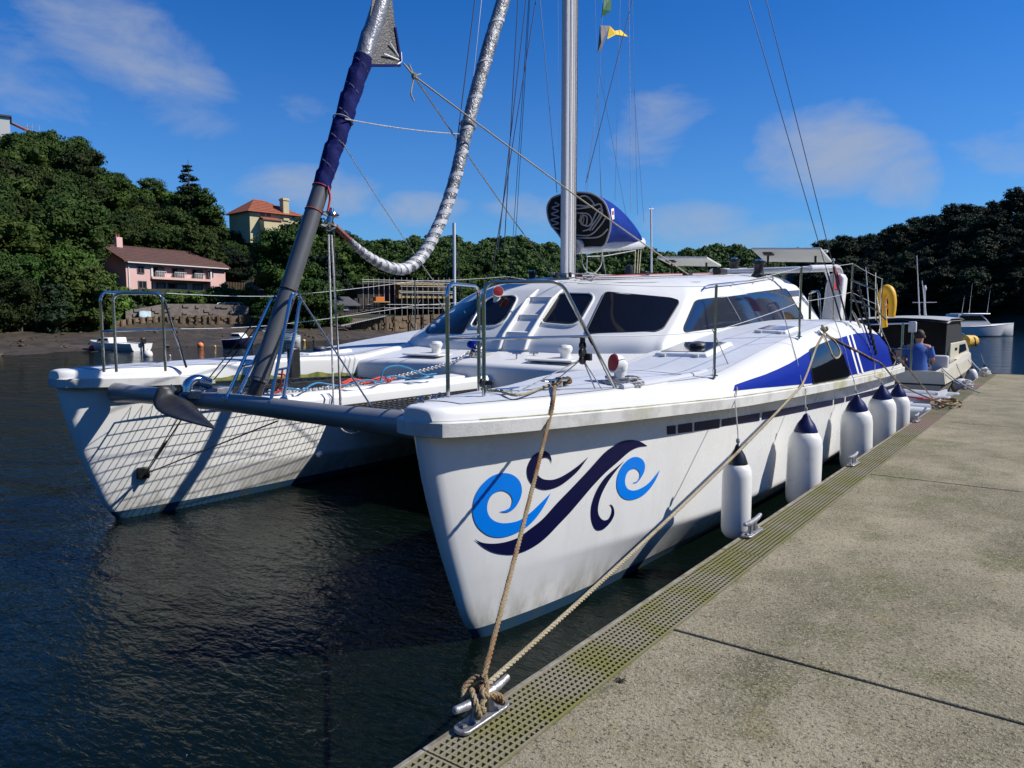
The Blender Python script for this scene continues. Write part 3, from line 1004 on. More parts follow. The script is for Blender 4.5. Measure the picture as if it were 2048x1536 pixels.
def hatch(c, sx, sy, nrm, gl, name='deck_hatch', vent=True):
    nrm = Vector(nrm).normalized()
    yv = V(0, 1, 0); xv = yv.cross(nrm).normalized(); yv = nrm.cross(xv)
    Rm = Matrix((xv, yv, nrm)).transposed()
    q = MB()
    q.box(c + nrm * .02, (sx, sy, .045), Rm, taper=(.93, .93))
    o = q.build(name, M_WHITE, cat, bevel=.015)
    q = MB(); q.box(c + nrm * .045, (sx * .80, sy * .80, .008), Rm); q.build('hatch_pane', gl, o)
    if vent:
        q = MB(); q.lathe([(.085, 0), (.09, .02), (.075, .045), (.03, .055), (0, .056)], c + nrm * .048 + xv * .04, 16, Rm)
        q.build('hatch_vent', M_BLK2, o, smooth=True)
    for k in (-1, 1):
        q = MB(); q.box(c + Rm @ V(k * sx * .3, -sy * .5, .02), (.05, .03, .03), Rm); q.build('hinge', M_GREY, o)
    return o
M_BLK2 = mat('dark_grey_plastic', (.05, .052, .058), .5)
pc, nn = hit(TOP_BVH[1], 1388, 702, 0)
hatch(pc, .60, .74, nn, M_HGL)
pf = TOP_BVH[-1].ray_cast(V(side_x(-1, .0), 6.4, 3), V(0, 0, -1))
hatch(pf[0], .56, .74, pf[1], M_HGB)
pb, nb = hit(TOP_BVH[1], 1553, 663, 0)
hatch(pb, .40, .52, nb, M_HGB, vent=False)
# pad eyes and small cleats on the near bow
def eye(p, along, r=.028):
    q = MB(); a = Vector(along).normalized()
    q.tube([p + a * r * math.cos(t) + V(0, 0, r * 1.3 * math.sin(t)) for t in [math.pi * k / 8 for k in range(9)]], .005, 6)
    q.box(p, (.03, .09, .006))
    q.build('pad_eye', M_STEEL, cat)
eye(on_deck(840, 806), (1, 0, 0)); eye(on_deck(866, 800), (1, 0, 0)); eye(on_deck(880, 797), (1, 0, 0))
def horn_cleat(p, d, k=1.0, name='deck_cleat'):
    q = MB(); d = Vector(d).normalized()
    for s in (-.035, .035):
        q.tube([p + d * s * k, p + d * s * k + V(0, 0, .035 * k)], .008 * k, 6)
    q.tube([p - d * .10 * k + V(0, 0, .045 * k), p + V(0, 0, .037 * k), p + d * .10 * k + V(0, 0, .045 * k)], [.006 * k, .011 * k, .006 * k], 8)
    q.box(p + V(0, 0, .003), (.05 * k, .11 * k, .006))
    q.build(name, M_STEEL, cat, smooth=True)
horn_cleat(on_deck(1015, 790), (.25, 1, 0)); 
horn_cleat(PX(315, 734, side_x(-1, .0)), (.2, 1, 0), 1.3)
CL_BOW = on_deck(1112, 776)
horn_cleat(CL_BOW, (.3, 1, 0), 1.4)
# toe rail moulding on the near side deck edge
q = MB(); P = [on_deck(x, y, TB, .012) for x, y in ((1243, 778), (1290, 771), (1340, 762), (1385, 753), (1412, 745))]
q.tube(catmull(P, 4), .024, 8); q.build('toe_rail', M_GREY, cat, smooth=True)

# pulpits, stanchions and lifelines
def pipe(name, pts, r=.0135, n=10, parent=None, fil=.09):
    q = MB(); q.tube(fillet(pts, fil, 6), r, n)
    return q.build(name, M_STEEL, parent or cat, smooth=True)
def arch(a, b, top_a, top_b, name='pulpit_rail'):
    return pipe(name, [a, top_a, top_b, b])
DZ = 1.602
# near bow
a = PZ(896, 796, DZ); b = PZ(958, 781, DZ); c = PZ(968, 797, DZ); d = PZ(1231, 777, DZ)
zt = 2.345
arch(a, b, V(a.x, a.y, zt), V(b.x, b.y, zt))
dt = PX(1122, 564, d.x - .05)
arch(c, d, V(c.x, c.y, zt + .01), V(dt.x, dt.y, zt + .02))
zm = 1.985
m2 = lerp(d, V(dt.x, dt.y, zt), .52)
pipe('pulpit_crossbar', [V(a.x, a.y, zm), V(c.x, c.y, zm + .005), V(m2.x, m2.y, zm + .01)], .010, fil=.03)
pipe('pulpit_crossbar', [V(a.x, a.y, zm + .02), V(b.x, b.y, zm + .02)], .010)
NPT = V(dt.x, dt.y, zt + .02); NPM = V(m2.x, m2.y, zm + .01)
# far bow (the same, mirrored)
mir = lambda p: V(2 * XC - p.x, p.y, p.z)
a2, b2, c2, d2 = PZ(233, 744, DZ), PZ(331, 742, DZ), PZ(208, 744, DZ), PZ(373, 735, DZ - .02)
arch(a2, b2, V(a2.x, a2.y, zt), V(b2.x, b2.y, zt)); dt2 = c2.lerp(d2, .72)
arch(c2, d2, V(c2.x, c2.y, zt + .01), V(dt2.x, dt2.y, zt + .02))
m3 = d2.lerp(V(dt2.x, dt2.y, zt), .52)
pipe('pulpit_crossbar', [V(a2.x, a2.y, zm), V(c2.x, c2.y, zm + .005), V(m3.x, m3.y, zm + .01)], .010, fil=.03)
FPT = V(dt2.x, dt2.y, zt + .02); FPM = V(m3.x, m3.y, zm + .01)
st_near = [(PX(1428, 752, -2.47), 2.40), (PX(1598, 674, -2.50), 2.69), (PX(1701, 642, -2.50), 2.86), (V(-2.62, 14.0, 1.83), 2.75)]
st_far = [(mir(p), z) for p, z in st_near]
for lst, tp, mp in ((st_near, NPT, NPM), (st_far, FPT, FPM)):
    tops = [tp]; mids = [mp]
    for p, z in lst:
        pipe('stanchion', [V(p.x, p.y, p.z - .02), V(p.x, p.y, z)], .0125)
        q = MB(); q.lathe([(.035, 0), (.035, .008), (.018, .012), (.018, .06)], p, 10); q.build('stanchion_base', M_STEEL, cat)
        tops.append(V(p.x, p.y, z - .01)); mids.append(V(p.x, p.y, lerp(p.z, z, .50)))
    for L in (tops, mids):
        for i in range(len(L) - 1):
            q = MB(); q.tube(sag(L[i], L[i + 1], .015, 6), .0035, 5); q.build('lifeline', M_GREY, cat)
# crossbeam, net, catwalk
M_BEAM = mat('grey_crossbeam', (.25, .255, .265), .40, metal=.30, col2=(.21, .215, .225), nscale=3)
BY = 3.62
q = MB()
bp_ = [V(XC + s_, BY, z) for s_, z in ((-2.12, 1.365), (-1.9, 1.37), (-1.2, 1.385), (0, 1.405), (1.2, 1.40), (1.9, 1.40), (2.12, 1.40))]
q.tube(bp_, [.10, .088, .080, .080, .082, .092, .10], 20)
q.build('crossbeam', M_BEAM, cat, smooth=True)
# catwalk from the beam to the bridge deck
q = MB()
cw = [(-.30, 1.31), (-.31, 1.40), (-.27, 1.445), (-.05, 1.43), (-.03, 1.36), (.09, 1.36), (.11, 1.43), (.27, 1.45), (.31, 1.41), (.305, 1.31)]
rows = [[V(XC + o, y, z + (.012 if y > 6 else 0)) for o, z in cw] for y in (3.80, 4.6, 5.6, BF + .06)]
q.grid(rows); q.face(rows[0]); q.face(rows[-1])
q.build('catwalk', M_GEL, cat, bevel=.01)
# trampoline nets
M_NET = mat('black_net_cord', (.012, .012, .012), .8)
for s in (1, -1):
    q = MB()
    o0, o1 = .36, HO - .40
    y0, y1 = BY + .20, BF - .10
    def inner(y): return HO - interp(WI, y) - .06
    def nz(u, v): return 1.335 - .045 * math.sin(math.pi * u) * math.sin(math.pi * v)
    ny = int((y1 - y0) / .066); nx = 21
    for i in range(ny + 1):
        y = lerp(y0, y1, i / ny)
        e = inner(y)
        P = [V(XC + s * lerp(.37, e, k / 8), y + .008 * math.sin(i * 2.3 + k), nz(k / 8, i / ny)) for k in range(9)]
        q.tube(P, .0042, 4, cap=False)
    for k in range(nx + 1):
        P = []
        for i in range(0, 21):
            y = lerp(y0, y1, i / 20)
            P.append(V(XC + s * lerp(.37, inner(y), k / nx), y, nz(k / nx, i / 20) + .003))
        q.tube(P, .0042, 4, cap=False)
    # edge rope and lashings to beam, hull and catwalk
    edge = [V(XC + s * .37, y0, 1.335), V(XC + s * inner(y0), y0, 1.335)] + [V(XC + s * inner(lerp(y0, y1, t / 10)), lerp(y0, y1, t / 10), 1.335) for t in range(1, 11)] + [V(XC + s * .37, y1, 1.335)]
    q.tube(edge, .009, 6, closed=True)
    for k in range(13):
        x = XC + s * lerp(.45, inner(y0) - .05, k / 12)
        q.tube([V(x, y0, 1.335), V(x + .05, BY + .05, 1.33), V(x + .09, y0, 1.335)], .004, 4)
    for k in range(26):
        y = lerp(y0 + .05, y1 - .05, k / 25)
        q.tube([V(XC + s * .37, y, 1.335), V(XC + s * .315, y + .03, 1.33), V(XC + s * .37, y + .06, 1.335)], .0045, 4)
        q.tube([V(XC + s * inner(y), y, 1.335), V(XC + s * (inner(y) + .07), y + .03, 1.36), V(XC + s * inner(y + .06), y + .06, 1.335)], .0045, 4)
    n_ = q.build('trampoline_net', M_NET, cat, fix=False); n_['kind'] = 'stuff'
# steel ladders (bow seat struts) on the beam
def ladder(b1, b2, t1, t2, rungs):
    l1 = [b1, lerp(b1, t1, .88), t1]; 
    q = MB()
    q.tube(fillet([b1, t1, t2, b2], .08, 5), .015, 8)
    for r_ in rungs:
        q.tube([lerp(b1, t1, r_), lerp(b2, t2, r_)], .010, 8)
    for b_ in (b1, b2): q.lathe([(.035, -.02), (.035, 0), (.02, .015)], b_, 10)
    return q.build('bow_ladder', M_STEEL, cat, smooth=True)
ladder(PY(453, 796, 3.56), PY(478, 788, 3.70), PY(545, 592, 4.02), PY(566, 600, 4.16), (.30, .66))
ladder(PY(541, 805, 3.58), PY(567, 797, 3.72), PY(583, 585, 4.05), PY(602, 590, 4.18), (.28, .62))
# white pole between the ladders and black engine-like box lashed behind
q = MB(); q.box(V(XC + .06, 4.12, 1.72), (.05, .12, .28)); q.build('furling_motor', M_BLK, cat, bevel=.02)
# spinnaker-pole tube: raised bowsprit with the furled headsail running up from it
T0 = V(XC, 3.80, 1.575); T1 = V(XC, 4.525, 3.31)
dirT = (T1 - T0).normalized()
q = MB(); q.tube([T0, lerp(T0, T1, .02), T1], .076, 24); q.tube([lerp(T0, T1, .015), lerp(T0, T1, .03)], .080, 24)
q.build('furler_tube', M_ALU, cat, smooth=True)
q = MB(); q.tube([T0 - dirT * .22, T0 - dirT * .1, T0 + dirT * .01], [.045, .062, .066], 16); q.build('furler_drum', M_BLK, cat, smooth=True)
def sailcloth(name, c1, c2, rough, nscale, stripes=None, metal=0.0):
    return mat(name, c1, rough, metal=metal, col2=c2, nscale=nscale, bump=.5, bscale=30)
M_SAILB = mat('navy_uv_strip', (.006, .011, .105), .8, spec=.15, col2=(.004, .007, .065), nscale=9, bump=.35, bscale=25)
M_SAILG = mat('grey_laminate_sail', (.24, .25, .28), .38, metal=.25, col2=(.15, .16, .185), nscale=16, bump=.4, bscale=40)
FS = dirT
def spiral_sail(name, p0, p1, r0, r1, m, pitch=.32, amp=.007, n=22, parent=None, seam=None):
    L = (p1 - p0).length; steps = int(L / .035)
    ax = (p1 - p0).normalized(); u = ax.cross(V(1, 0, 0)).normalized(); w = ax.cross(u)
    rows = []; seams = []
    for i in range(steps + 1):
        t = i / steps; c = p0.lerp(p1, t); r = lerp(r0, r1, t); row = []
        for k in range(n):
            a = 2 * math.pi * k / n
            ph = (a / (2 * math.pi) + t * L / pitch) % 1.0
            rr = r + amp * (ph - .5) * 2 + .0025 * math.sin(7 * a + t * L * 9)
            row.append(c + (u * math.cos(a) + w * math.sin(a)) * rr)
        rows.append(row)
        a = -2 * math.pi * (t * L / pitch + .55)
        seams.append(c + (u * math.cos(a) + w * math.sin(a)) * (r + amp * .6))
    q = MB(); q.grid(rows, closed=True); q.face(rows[0]); q.face(rows[-1])
    o = q.build(name, m, cat if parent is None else parent, smooth=True, angle=40)
    if seam:
        g = MB(); g.tube(seams, .0022, 4); g.build('seam_thread', seam, o)
    return o
M_THREAD = mat('grey_thread', (.42, .43, .47), .7)
S0 = T1 - dirT * .03; S1 = T1 + dirT * 1.36; S2 = T1 + dirT * 6.0
spiral_sail('furled_headsail', S0, S1, .078, .090, M_SAILB, .27, .008, seam=M_THREAD)
spiral_sail('furled_headsail', S1 - dirT * .02, S2, .082, .082, M_SAILG, .5, .006)
# the clew of the headsail standing off the roll
M_CLEW = mat('dark_laminate_clew', (.022, .022, .025), .5, col2=(.10, .10, .105), nscale=60, nmix=(.48, .7), bump=.3, bscale=60)
ck = [PX(725, 130, XC + .02), PX(792, 132, XC + .06), PX(800, 122, XC + .06), PX(787, 40, XC + .05), PX(777, -60, XC + .03), PX(752, -60, XC)]
q = MB(); q.prism(ck, (.010, 0, 0)); o = q.build('sail_clew', M_CLEW, cat)
q = MB(); q.bar(PX(728, 131, XC + .03), PX(800, 131, XC + .075), .02, .03, (1, 0, 0)); q.bar(PX(790, 55, XC + .062), PX(801, 122, XC + .075), .02, .02, (1, 0, 0)); q.build('clew_tape', M_SAILB, o)
q = MB()
cw_ = PX(803, 122, XC + .07)
for e in ((780, 86), (768, 108), (790, 134), (802, 104)):
    q.tube([cw_, PX(e[0], e[1], XC + .07)], .008, 6)
q.build('clew_webbing', M_WHITE, o)
# furler top ring and red tack lashing
M_ROPEW = mat('white_rope', (.55, .55, .54), .8, col2=(.30, .30, .32), nscale=60, nmix=(.4, .6), stretch=(1, 1, 1), bump=.6, bscale=150)
M_ROPEB = mat('beige_rope', (.42, .38, .27), .85, col2=(.30, .265, .18), nscale=40, bump=.5, bscale=120)
M_ROPEBR = mat('brown_mooring_rope', (.21, .145, .07), .85, col2=(.36, .29, .17), nscale=2.0, nmix=(.42, .68), col3=(.19, .075, .025), n3=(.50, .66), n3scale=9, bump=.6, bscale=140)
M_ROPER = mat('red_rope', (.38, .018, .012), .7, col2=(.45, .06, .035), nscale=70, nmix=(.45, .6))
M_ROPET = mat('turquoise_rope', (.02, .22, .38), .7, col2=(.01, .12, .28), nscale=70)
M_ROPEN = mat('navy_line', (.012, .016, .055), .7)
M_ALGAE2 = mat('green_algae', (.26, .25, .055), .9, col2=(.10, .13, .025), nscale=9, nmix=(.4, .6))
M_WIRE = mat('steel_wire', (.30, .31, .34), .35, metal=.8)
q = MB(); q.tube([T1 + Matrix.Rotation(a, 3, dirT) @ V(.080, 0, 0) - dirT * .02 for a in [2 * math.pi * k / 20 for k in range(20)]], .006, 6, closed=True)
q.tube([T1 + Matrix.Rotation(a, 3, dirT) @ V(.079, 0, 0) - dirT * .26 for a in [2 * math.pi * k / 20 for k in range(20)]], .005, 6, closed=True)
q.tube(catmull([PX(655, 372, XC + .09), PX(660, 395, XC + .10), PX(655, 425, XC + .10)], 5), .011, 6)
q.build('red_lashing', M_ROPER, cat, smooth=True)
q = MB(); q.tube([T0.lerp(T1, .45) + Matrix.Rotation(a, 3, dirT) @ V(.080, 0, 0) for a in [2 * math.pi * k / 20 for k in range(20)]], .006, 6, closed=True)
q.build('black_lashing', M_BLKRUB, cat)

# second furled sail, wrapped in silver laminate, sagging from its drum up to the masthead
M_SILV = mat('silver_laminate', (.30, .305, .32), .36, metal=.35, col2=(.11, .115, .125), nscale=11, nmix=(.42, .62), bump=.8, bscale=45)
M_WRAP = mat('white_wrap_tape', (.55, .56, .58), .5, col2=(.40, .41, .43), nscale=14)
sp_px = [(697, 478), (720, 500), (750, 521), (780, 535), (808, 538), (832, 524), (852, 500), (872, 462), (890, 420), (912, 350), (938, 240), (962, 150), (985, 70), (1010, -10), (1042, -120), (1080, -260), (1130, -440)]
sp = catmull([PX(x, y, XC + .10) for x, y in sp_px], 14)
cum = [0.0]
for i in range(1, len(sp)): cum.append(cum[-1] + (sp[i] - sp[i - 1]).length)
def rad_at(s): return interp([(0, .030), (.3, .045), (.9, .060), (1.5, .064), (2.4, .070), (3.3, .076), (4.5, .078), (9, .08)], s)
# resample evenly so that the wrap reads as overlapping turns
def resample(P, step):
    c = [0.0]
    for i in range(1, len(P)): c.append(c[-1] + (P[i] - P[i - 1]).length)
    out = []; n = int(c[-1] / step); j = 0
    for i in range(n + 1):
        s_ = c[-1] * i / n
        while j < len(c) - 2 and c[j + 1] < s_: j += 1
        t = (s_ - c[j]) / max(1e-9, c[j + 1] - c[j]); out.append(P[j].lerp(P[j + 1], t))
    return out
spr = resample(sp, .02)
q = MB()
rr = []
for i in range(len(spr)):
    s_ = i * .02
    pitch = interp([(0, .085), (1.2, .10), (1.8, .16), (2.6, .30), (9, .5)], s_)
    rr.append(rad_at(s_) * (1 + .06 * ((s_ / pitch) % 1.0 - .5)) + .0012 * math.sin(i * 1.9))
q.tube(spr, rr, 20)
ss_ = q.build('silver_furled_sail', M_SILV, cat, smooth=True, angle=30)
# tape turns that hold the roll
def wrap_turn(center_i, w, tilt=.5):
    i = center_i
    c = spr[i]; t = (spr[min(len(spr) - 1, i + 1)] - spr[i - 1]).normalized()
    u = t.cross(V(1, 0, 0)).normalized(); v = t.cross(u)
    r = rad_at(i * .02) * 1.045
    rows = []
    for k in range(21):
        a = 2 * math.pi * k / 20
        off = math.cos(a + .6) * r * tilt
        rows.append([c + (u * math.cos(a) + v * math.sin(a)) * r + t * (off + d) for d in (-w / 2, w / 2)])
    g = MB(); g.grid(rows); return g
k = 4
s_ = .05
while s_ < 4.6:
    i = int(s_ / .02)
    st_ = interp([(0, .085), (1.2, .105), (1.8, .16), (2.6, .34), (5, .8)], s_)
    w_ = interp([(0, .045), (1.3, .055), (1.8, .06), (2.3, .035), (5, .03)], s_)
    if 2 < i < len(spr) - 3:
        wrap_turn(i, w_ * random.uniform(.8, 1.2), random.uniform(.35, .75)).build('wrap_tape', M_WRAP, ss_, smooth=True)
    s_ += st_ * random.uniform(.85, 1.15)
# its drum, swivel and the brown leather tack
dr = PX(660, 440, XC + .08)
q = MB(); q.lathe([(.02, -.10), (.035, -.07), (.075, -.06), (.08, -.045), (.03, -.03), (.03, .03), (.08, .045), (.075, .06), (.03, .07), (.02, .11)], dr, 20, Matrix.Rotation(rad(-12), 3, 'X'))
q.build('furling_drum', M_STEEL, cat, smooth=True)
q = MB(); q.tube(catmull([dr + V(0, .03, -.02), PX(680, 462, XC + .10), sp[3]], 6), [.012] * 3 + [.028] * 5 + [.03] * 5, 8)
q.build('leather_tack', mat('brown_leather', (.20, .055, .03), .55, col2=(.13, .035, .02), nscale=30), cat, smooth=True)
# tack lines from the drum to the beam: white falls
for (x0, y0, x1, y1, m_, r_) in ((657, 470, 668, 836, M_ROPEW, .009), (663, 470, 684, 838, M_ROPEW, .009), (667, 460, 680, 830, M_BLKRUB, .0045)):
    q = MB(); q.tube([PX(x0, y0, XC + .10), PX(x1, y1, XC + .42)], r_, 6); q.build('tack_line', m_, cat)
q = MB(); q.tube(catmull([PX(684, 832, XC + .42), PX(694, 850, XC + .55), PX(716, 853, XC + .75), PX(745, 832, XC + 1.0), PX(775, 822, XC + 1.4), PX(806, 821, XC + 1.8)], 6), .009, 6); q.build('tack_line', M_ROPEW, cat, smooth=True)
q = MB(); q.tube(catmull([PX(672, 840, XC + .42), PX(688, 862, XC + .5), PX(712, 866, XC + .68), PX(735, 850, XC + .86)], 6), .006, 6); q.build('tack_line', M_ROPEW, cat, smooth=True)
# sheets of the headsail and ties
def line(name, a, b, r, m, drop=0.0, n=12):
    q = MB(); q.tube(sag(a, b, drop, n), r, 5); return q.build(name, m, cat)
kn = PX(828, 152, XC + .12)
q = MB()
for e in ((812, 132), (818, 128), (806, 126)):
    q.tube(sag(PX(e[0], e[1], XC + .09), kn, .0, 4), .008, 6)
for k in range(5):
    q.tube([kn + V(.02 * math.cos(a), .02 * math.sin(a), .008 * k - .016) for a in [2 * math.pi * j / 10 for j in range(11)]], .008, 5)
q.tube(catmull([kn, PX(824, 172, XC + .12), PX(822, 188, XC + .13), PX(828, 202, XC + .13)], 4), .008, 6)
q.tube([kn, PX(842, 148, XC + .14)], .008, 6)
q.build('sheet_knot', M_ROPEB, cat, smooth=True)
line('headsail_sheet', kn, hit(ROOF, 1376, 553, .03)[0], .009, M_ROPEB, .03)
line('headsail_sheet', kn, PX(1110, 552, XC - .9), .008, M_ROPEB, .04)
line('tie_line', PX(690, 238, XC + .095), PX(918, 268, XC + .12), .0065, M_ROPEW, .02)
tc_ = T1 + dirT * (PX(680, 236, XC) - T1).dot(dirT)
q = MB(); q.tube([tc_ + Matrix.Rotation(a, 3, dirT) @ V(.093, 0, 0) for a in [2 * math.pi * k / 20 for k in range(20)]], .0065, 5, closed=True); q.build('tie_line', M_ROPEW, cat)
q = MB()
tt = (spr[int(2.95 / .02)] - spr[int(2.9 / .02)]).normalized()
for dk in (0, .016):
    q.tube([PX(936, 252, XC + .10) + tt * dk + Matrix.Rotation(a, 3, tt) @ tt.cross(V(1, 0, 0)).normalized() * .086 for a in [2 * math.pi * k / 20 for k in range(20)]], .007, 5, closed=True)
q.build('sail_tie', M_ROPEW, cat)
line('furling_line', PX(685, 285, XC + .09), PX(880, 580, XC - .4), .005, M_ROPEW, .03)
# bobstay gear under the beam, on the far hull's inner side
HI = HULL_BVH[-1]
bp0, bn0 = hit(HI, 285, 945, .0)
q = MB(); Rm = bn0.to_track_quat('Z', 'Y').to_matrix()
q.box(bp0 + bn0 * .02, (.13, .13, .04), Rm); q.box(bp0 + bn0 * .06 + V(.0, .04, .0), (.03, .05, .09), Rm)
q.build('bobstay_plate', M_BLK, cat, bevel=.015)
pe = bp0 + bn0 * .07
q = MB(); q.tube([pe, PY(355, 838, 3.60)], .005, 6); q.tube([pe + V(.01, .01, .0), PY(365, 836, 3.62)], .007, 6)
q.tube([lerp(pe, PY(362, 838, 3.62), .35), lerp(pe, PY(362, 838, 3.62), .62)], .019, 8)
q.tube([pe, PX(555, 842, XC + .05)], .007, 6)
q.build('bobstay', M_BLK, cat)
hp, hn = hit(HI, 638, 908, .0)
q = MB(); q.lathe([(.045, 0), (.045, .02), (.025, .05), (0, .055)], hp, 12, hn.to_track_quat('Z', 'Y').to_matrix()); q.build('hull_fitting', M_WHITE, cat, smooth=True)
# lines that run from the far bow up to the tube, and from the tube down to the near beam
line('guy_line', PX(415, 760, XC - 1.2), PX(575, 560, XC - .15), .006, M_BLKRUB)
line('guy_line', PX(427, 760, XC - 1.1), PX(580, 575, XC - .15), .006, M_BLKRUB)
line('guy_line', PX(597, 590, XC + .1), PX(742, 812, XC + 1.2), .008, M_WIRE)
line('guy_line', PX(590, 520, XC - .12), PX(640, 380, XC - .10), .006, M_ROPEN)
# red and turquoise ropes lying in the catwalk channel
q = MB(); P = [V(XC - .12 + .05 * math.sin(i * .9), 3.95 + i * .085, 1.475 + .015 * math.sin(i * 1.7)) for i in range(24)]
q.tube(catmull(P[9:20], 4), .014, 6); q.tube(catmull([p + V(-.05 + .02 * math.sin(p.y * 9), .04, .012) for p in P[10:19]], 4), .015, 6); q.build('red_line_bundle', M_ROPER, cat, smooth=True)
q = MB(); P = [V(XC - .02 + .07 * math.sin(i * .7 + 1), 4.0 + i * .10, 1.49 + .02 * math.cos(i * 1.3)) for i in range(21)]
q.tube(catmull(P, 4), .009, 6)
q.tube(catmull([V(XC + .0, 5.2, 1.48), V(XC + .02, 5.25, 1.60), V(XC + .04, 5.45, 1.62), V(XC + .05, 5.75, 1.52), V(XC + .02, 5.95, 1.47), V(XC - .05, 5.6, 1.46)], 6), .009, 6)
q.build('turquoise_line', M_ROPET, cat, smooth=True)
q = MB(); q.tube(catmull([PX(565, 740, XC + .15), PX(560, 770, XC + .1), PX(548, 783, XC + .05)], 6), .009, 6); q.tube(catmull([PX(555, 748, XC + .1), PX(572, 752, XC + .15), PX(570, 775, XC + .15), PX(550, 787, XC + .12)], 6), .009, 6); q.build('red_line', M_ROPER, cat, smooth=True)
# green algae along the foot of the inner deck mouldings
for s in (1, -1):
    q = MB(); rows = []
    for i in range(40):
        y = lerp(3.75, 6.55, i / 39); r = []
        for k in range(4):
            z = zr(y) + .022 + (.045 + .012 * math.sin(i * 1.3) + .01 * math.sin(i * .47)) * k / 3
            loc, nn, _, _ = TOP_BVH[s].ray_cast(V(XC, y, z), V(s, 0, 0))
            r.append((loc if loc else V(side_x(s, -interp(WI, y)), y, z)) - V(s * .004, 0, 0))
        rows.append(r)
    q.grid(rows); q.build('algae_growth', M_ALGAE2, cat)
# anchor on its roller
M_ANCH = mat('dark_galvanised_anchor', (.035, .036, .040), .5, metal=.3, col2=(.02, .021, .024), nscale=12)
an = thing('plough_anchor', V(XC - .45, 3.4, 1.35), 'dark grey scoop anchor stowed on the bow roller of the crossbeam', 'anchor')
q = MB()
def ap(px, py, y): return PY(px, py, y)
tip = ap(428, 855, 3.16)
Lc = [ap(307, 795, 3.22), ap(318, 772, 3.26), ap(336, 770, 3.30), ap(348, 782, 3.33), ap(362, 792, 3.30)]
Rc = [ap(306, 806, 3.20), ap(312, 815, 3.15), ap(335, 828, 3.12), ap(372, 838, 3.13), ap(400, 846, 3.14)]
rows = []
outer = [ap(306, 800, 3.26), ap(310, 815, 3.22), ap(335, 830, 3.18), ap(380, 843, 3.17), tip]
mid = [ap(318, 773, 3.30), ap(330, 800, 3.32), ap(355, 818, 3.30), ap(390, 838, 3.24), tip + V(0, .004, 0)]
inn = [ap(341, 772, 3.40), ap(352, 790, 3.42), ap(372, 808, 3.38), ap(400, 832, 3.28), tip + V(0, .008, 0)]
top = [ap(343, 768, 3.50), ap(362, 786, 3.56), ap(385, 806, 3.50), ap(408, 832, 3.34), tip + V(0, .012, 0)]
q.grid(refine([outer, mid, inn, top], 3, 3))
o = q.build('fluke', M_ANCH, an, smooth=True, fix=False)
sm = o.modifiers.new('thick', 'SOLIDIFY'); sm.thickness = .012
q = MB(); q.tube(catmull([ap(345, 800, 3.42), ap(360, 780, 3.45), ap(395, 768, 3.6), ap(440, 778, 3.85)], 5), [.02] * 16, 8); q.build('shank', M_ANCH, an, smooth=True)
q = MB(); q.tube(catmull([ap(375, 785, 3.5), ap(378, 768, 3.52), ap(395, 760, 3.6), ap(420, 768, 3.7)], 5), .05, 12); q.build('bow_roller', M_STEEL, cat, smooth=True)
q = MB(); q.box(PY(420, 785, 3.72), (.16, .42, .08), Matrix.Rotation(rad(20), 3, 'Z')); q.build('roller_bracket', M_GALV, cat, bevel=.01)
# windlass and chain
wl = V(XC - .22, 6.98, 1.70)
q = MB(); q.lathe([(.07, -.07), (.07, 0), (.05, .02), (.055, .05), (.075, .07), (.075, .10), (.03, .12)], wl, 16, Matrix.Rotation(rad(25), 3, 'Y')); q.box(wl + V(.09, .02, -.05), (.16, .16, .08))
o = q.build('windlass', M_STEEL, cat, smooth=True)
q = MB(); q.lathe([(.078, 0), (.085, .03), (.06, .08), (0, .095)], wl + V(-.03, -.02, .05), 16, Matrix.Rotation(rad(20), 3, 'Y')); q.build('windlass_cap', M_BLUE, o, smooth=True)
for dx in (.42, .52):
    q = MB(); q.tube([V(XC + dx, 6.9 + (dx - .4) * 2, 1.60), V(XC + dx, 6.9 + (dx - .4) * 2, 1.69)], .012, 6); q.tube([V(XC + dx - .05, 6.88 + (dx - .4) * 2, 1.695), V(XC + dx + .05, 6.92 + (dx - .4) * 2, 1.695)], .010, 6); q.build('windlass_lever', M_STEEL, cat)
chp = resample(catmull([wl + V(-.05, -.08, -.01), V(XC - .24, 6.6, 1.60), V(XC - .22, 6.0, 1.52), V(XC - .16, 5.2, 1.46), V(XC - .12, 4.5, 1.45), V(XC - .2, 3.95, 1.46)], 12), .034)
q = MB()
for i in range(len(chp) - 1):
    c = (chp[i] + chp[i + 1]) / 2; t = (chp[i + 1] - chp[i]).normalized()
    u = t.cross(V(0, 0, 1)).normalized(); v = t.cross(u)
    sd = u if i % 2 else v
    q.tube([c + t * .026 * math.cos(a) + sd * .015 * math.sin(a) for a in [2 * math.pi * k / 8 for k in range(8)]], .0055, 4, closed=True)
q.build('anchor_chain', M_GALV, cat, smooth=True)
# furling blocks and lines on the near pulpit
q = MB()
bq = PX(1165, 700, -2.75)
for dz, r_ in ((.03, .03), (-.02, .035), (-.07, .03)):
    q.lathe([(r_, -.015), (r_ + .004, 0), (r_, .015)], bq + V(0, 0, dz), 12, Matrix.Rotation(rad(90), 3, 'Y'))
q.box(bq + V(0, 0, .06), (.03, .03, .08)); q.box(bq + V(.03, .03, -.05), (.05, .03, .05))
q.build('furling_block', M_BLK, cat, bevel=.004)
q = MB(); fb = PX(966, 766, -3.05); q.lathe([(.03, -.012), (.03, .012)], fb, 12, Matrix.Rotation(rad(90), 3, 'Y')); q.box(fb + V(.04, .02, 0), (.06, .02, .03)); q.build('furling_block', M_BLK, cat, bevel=.004)
q = MB()
for e in ((1030, 790), (1110, 765), (1190, 780), (1203, 780)):
    q.tube(sag(bq + V(0, 0, -.06), on_deck(e[0], e[1], TB, .01), .0, 4), .005, 5)
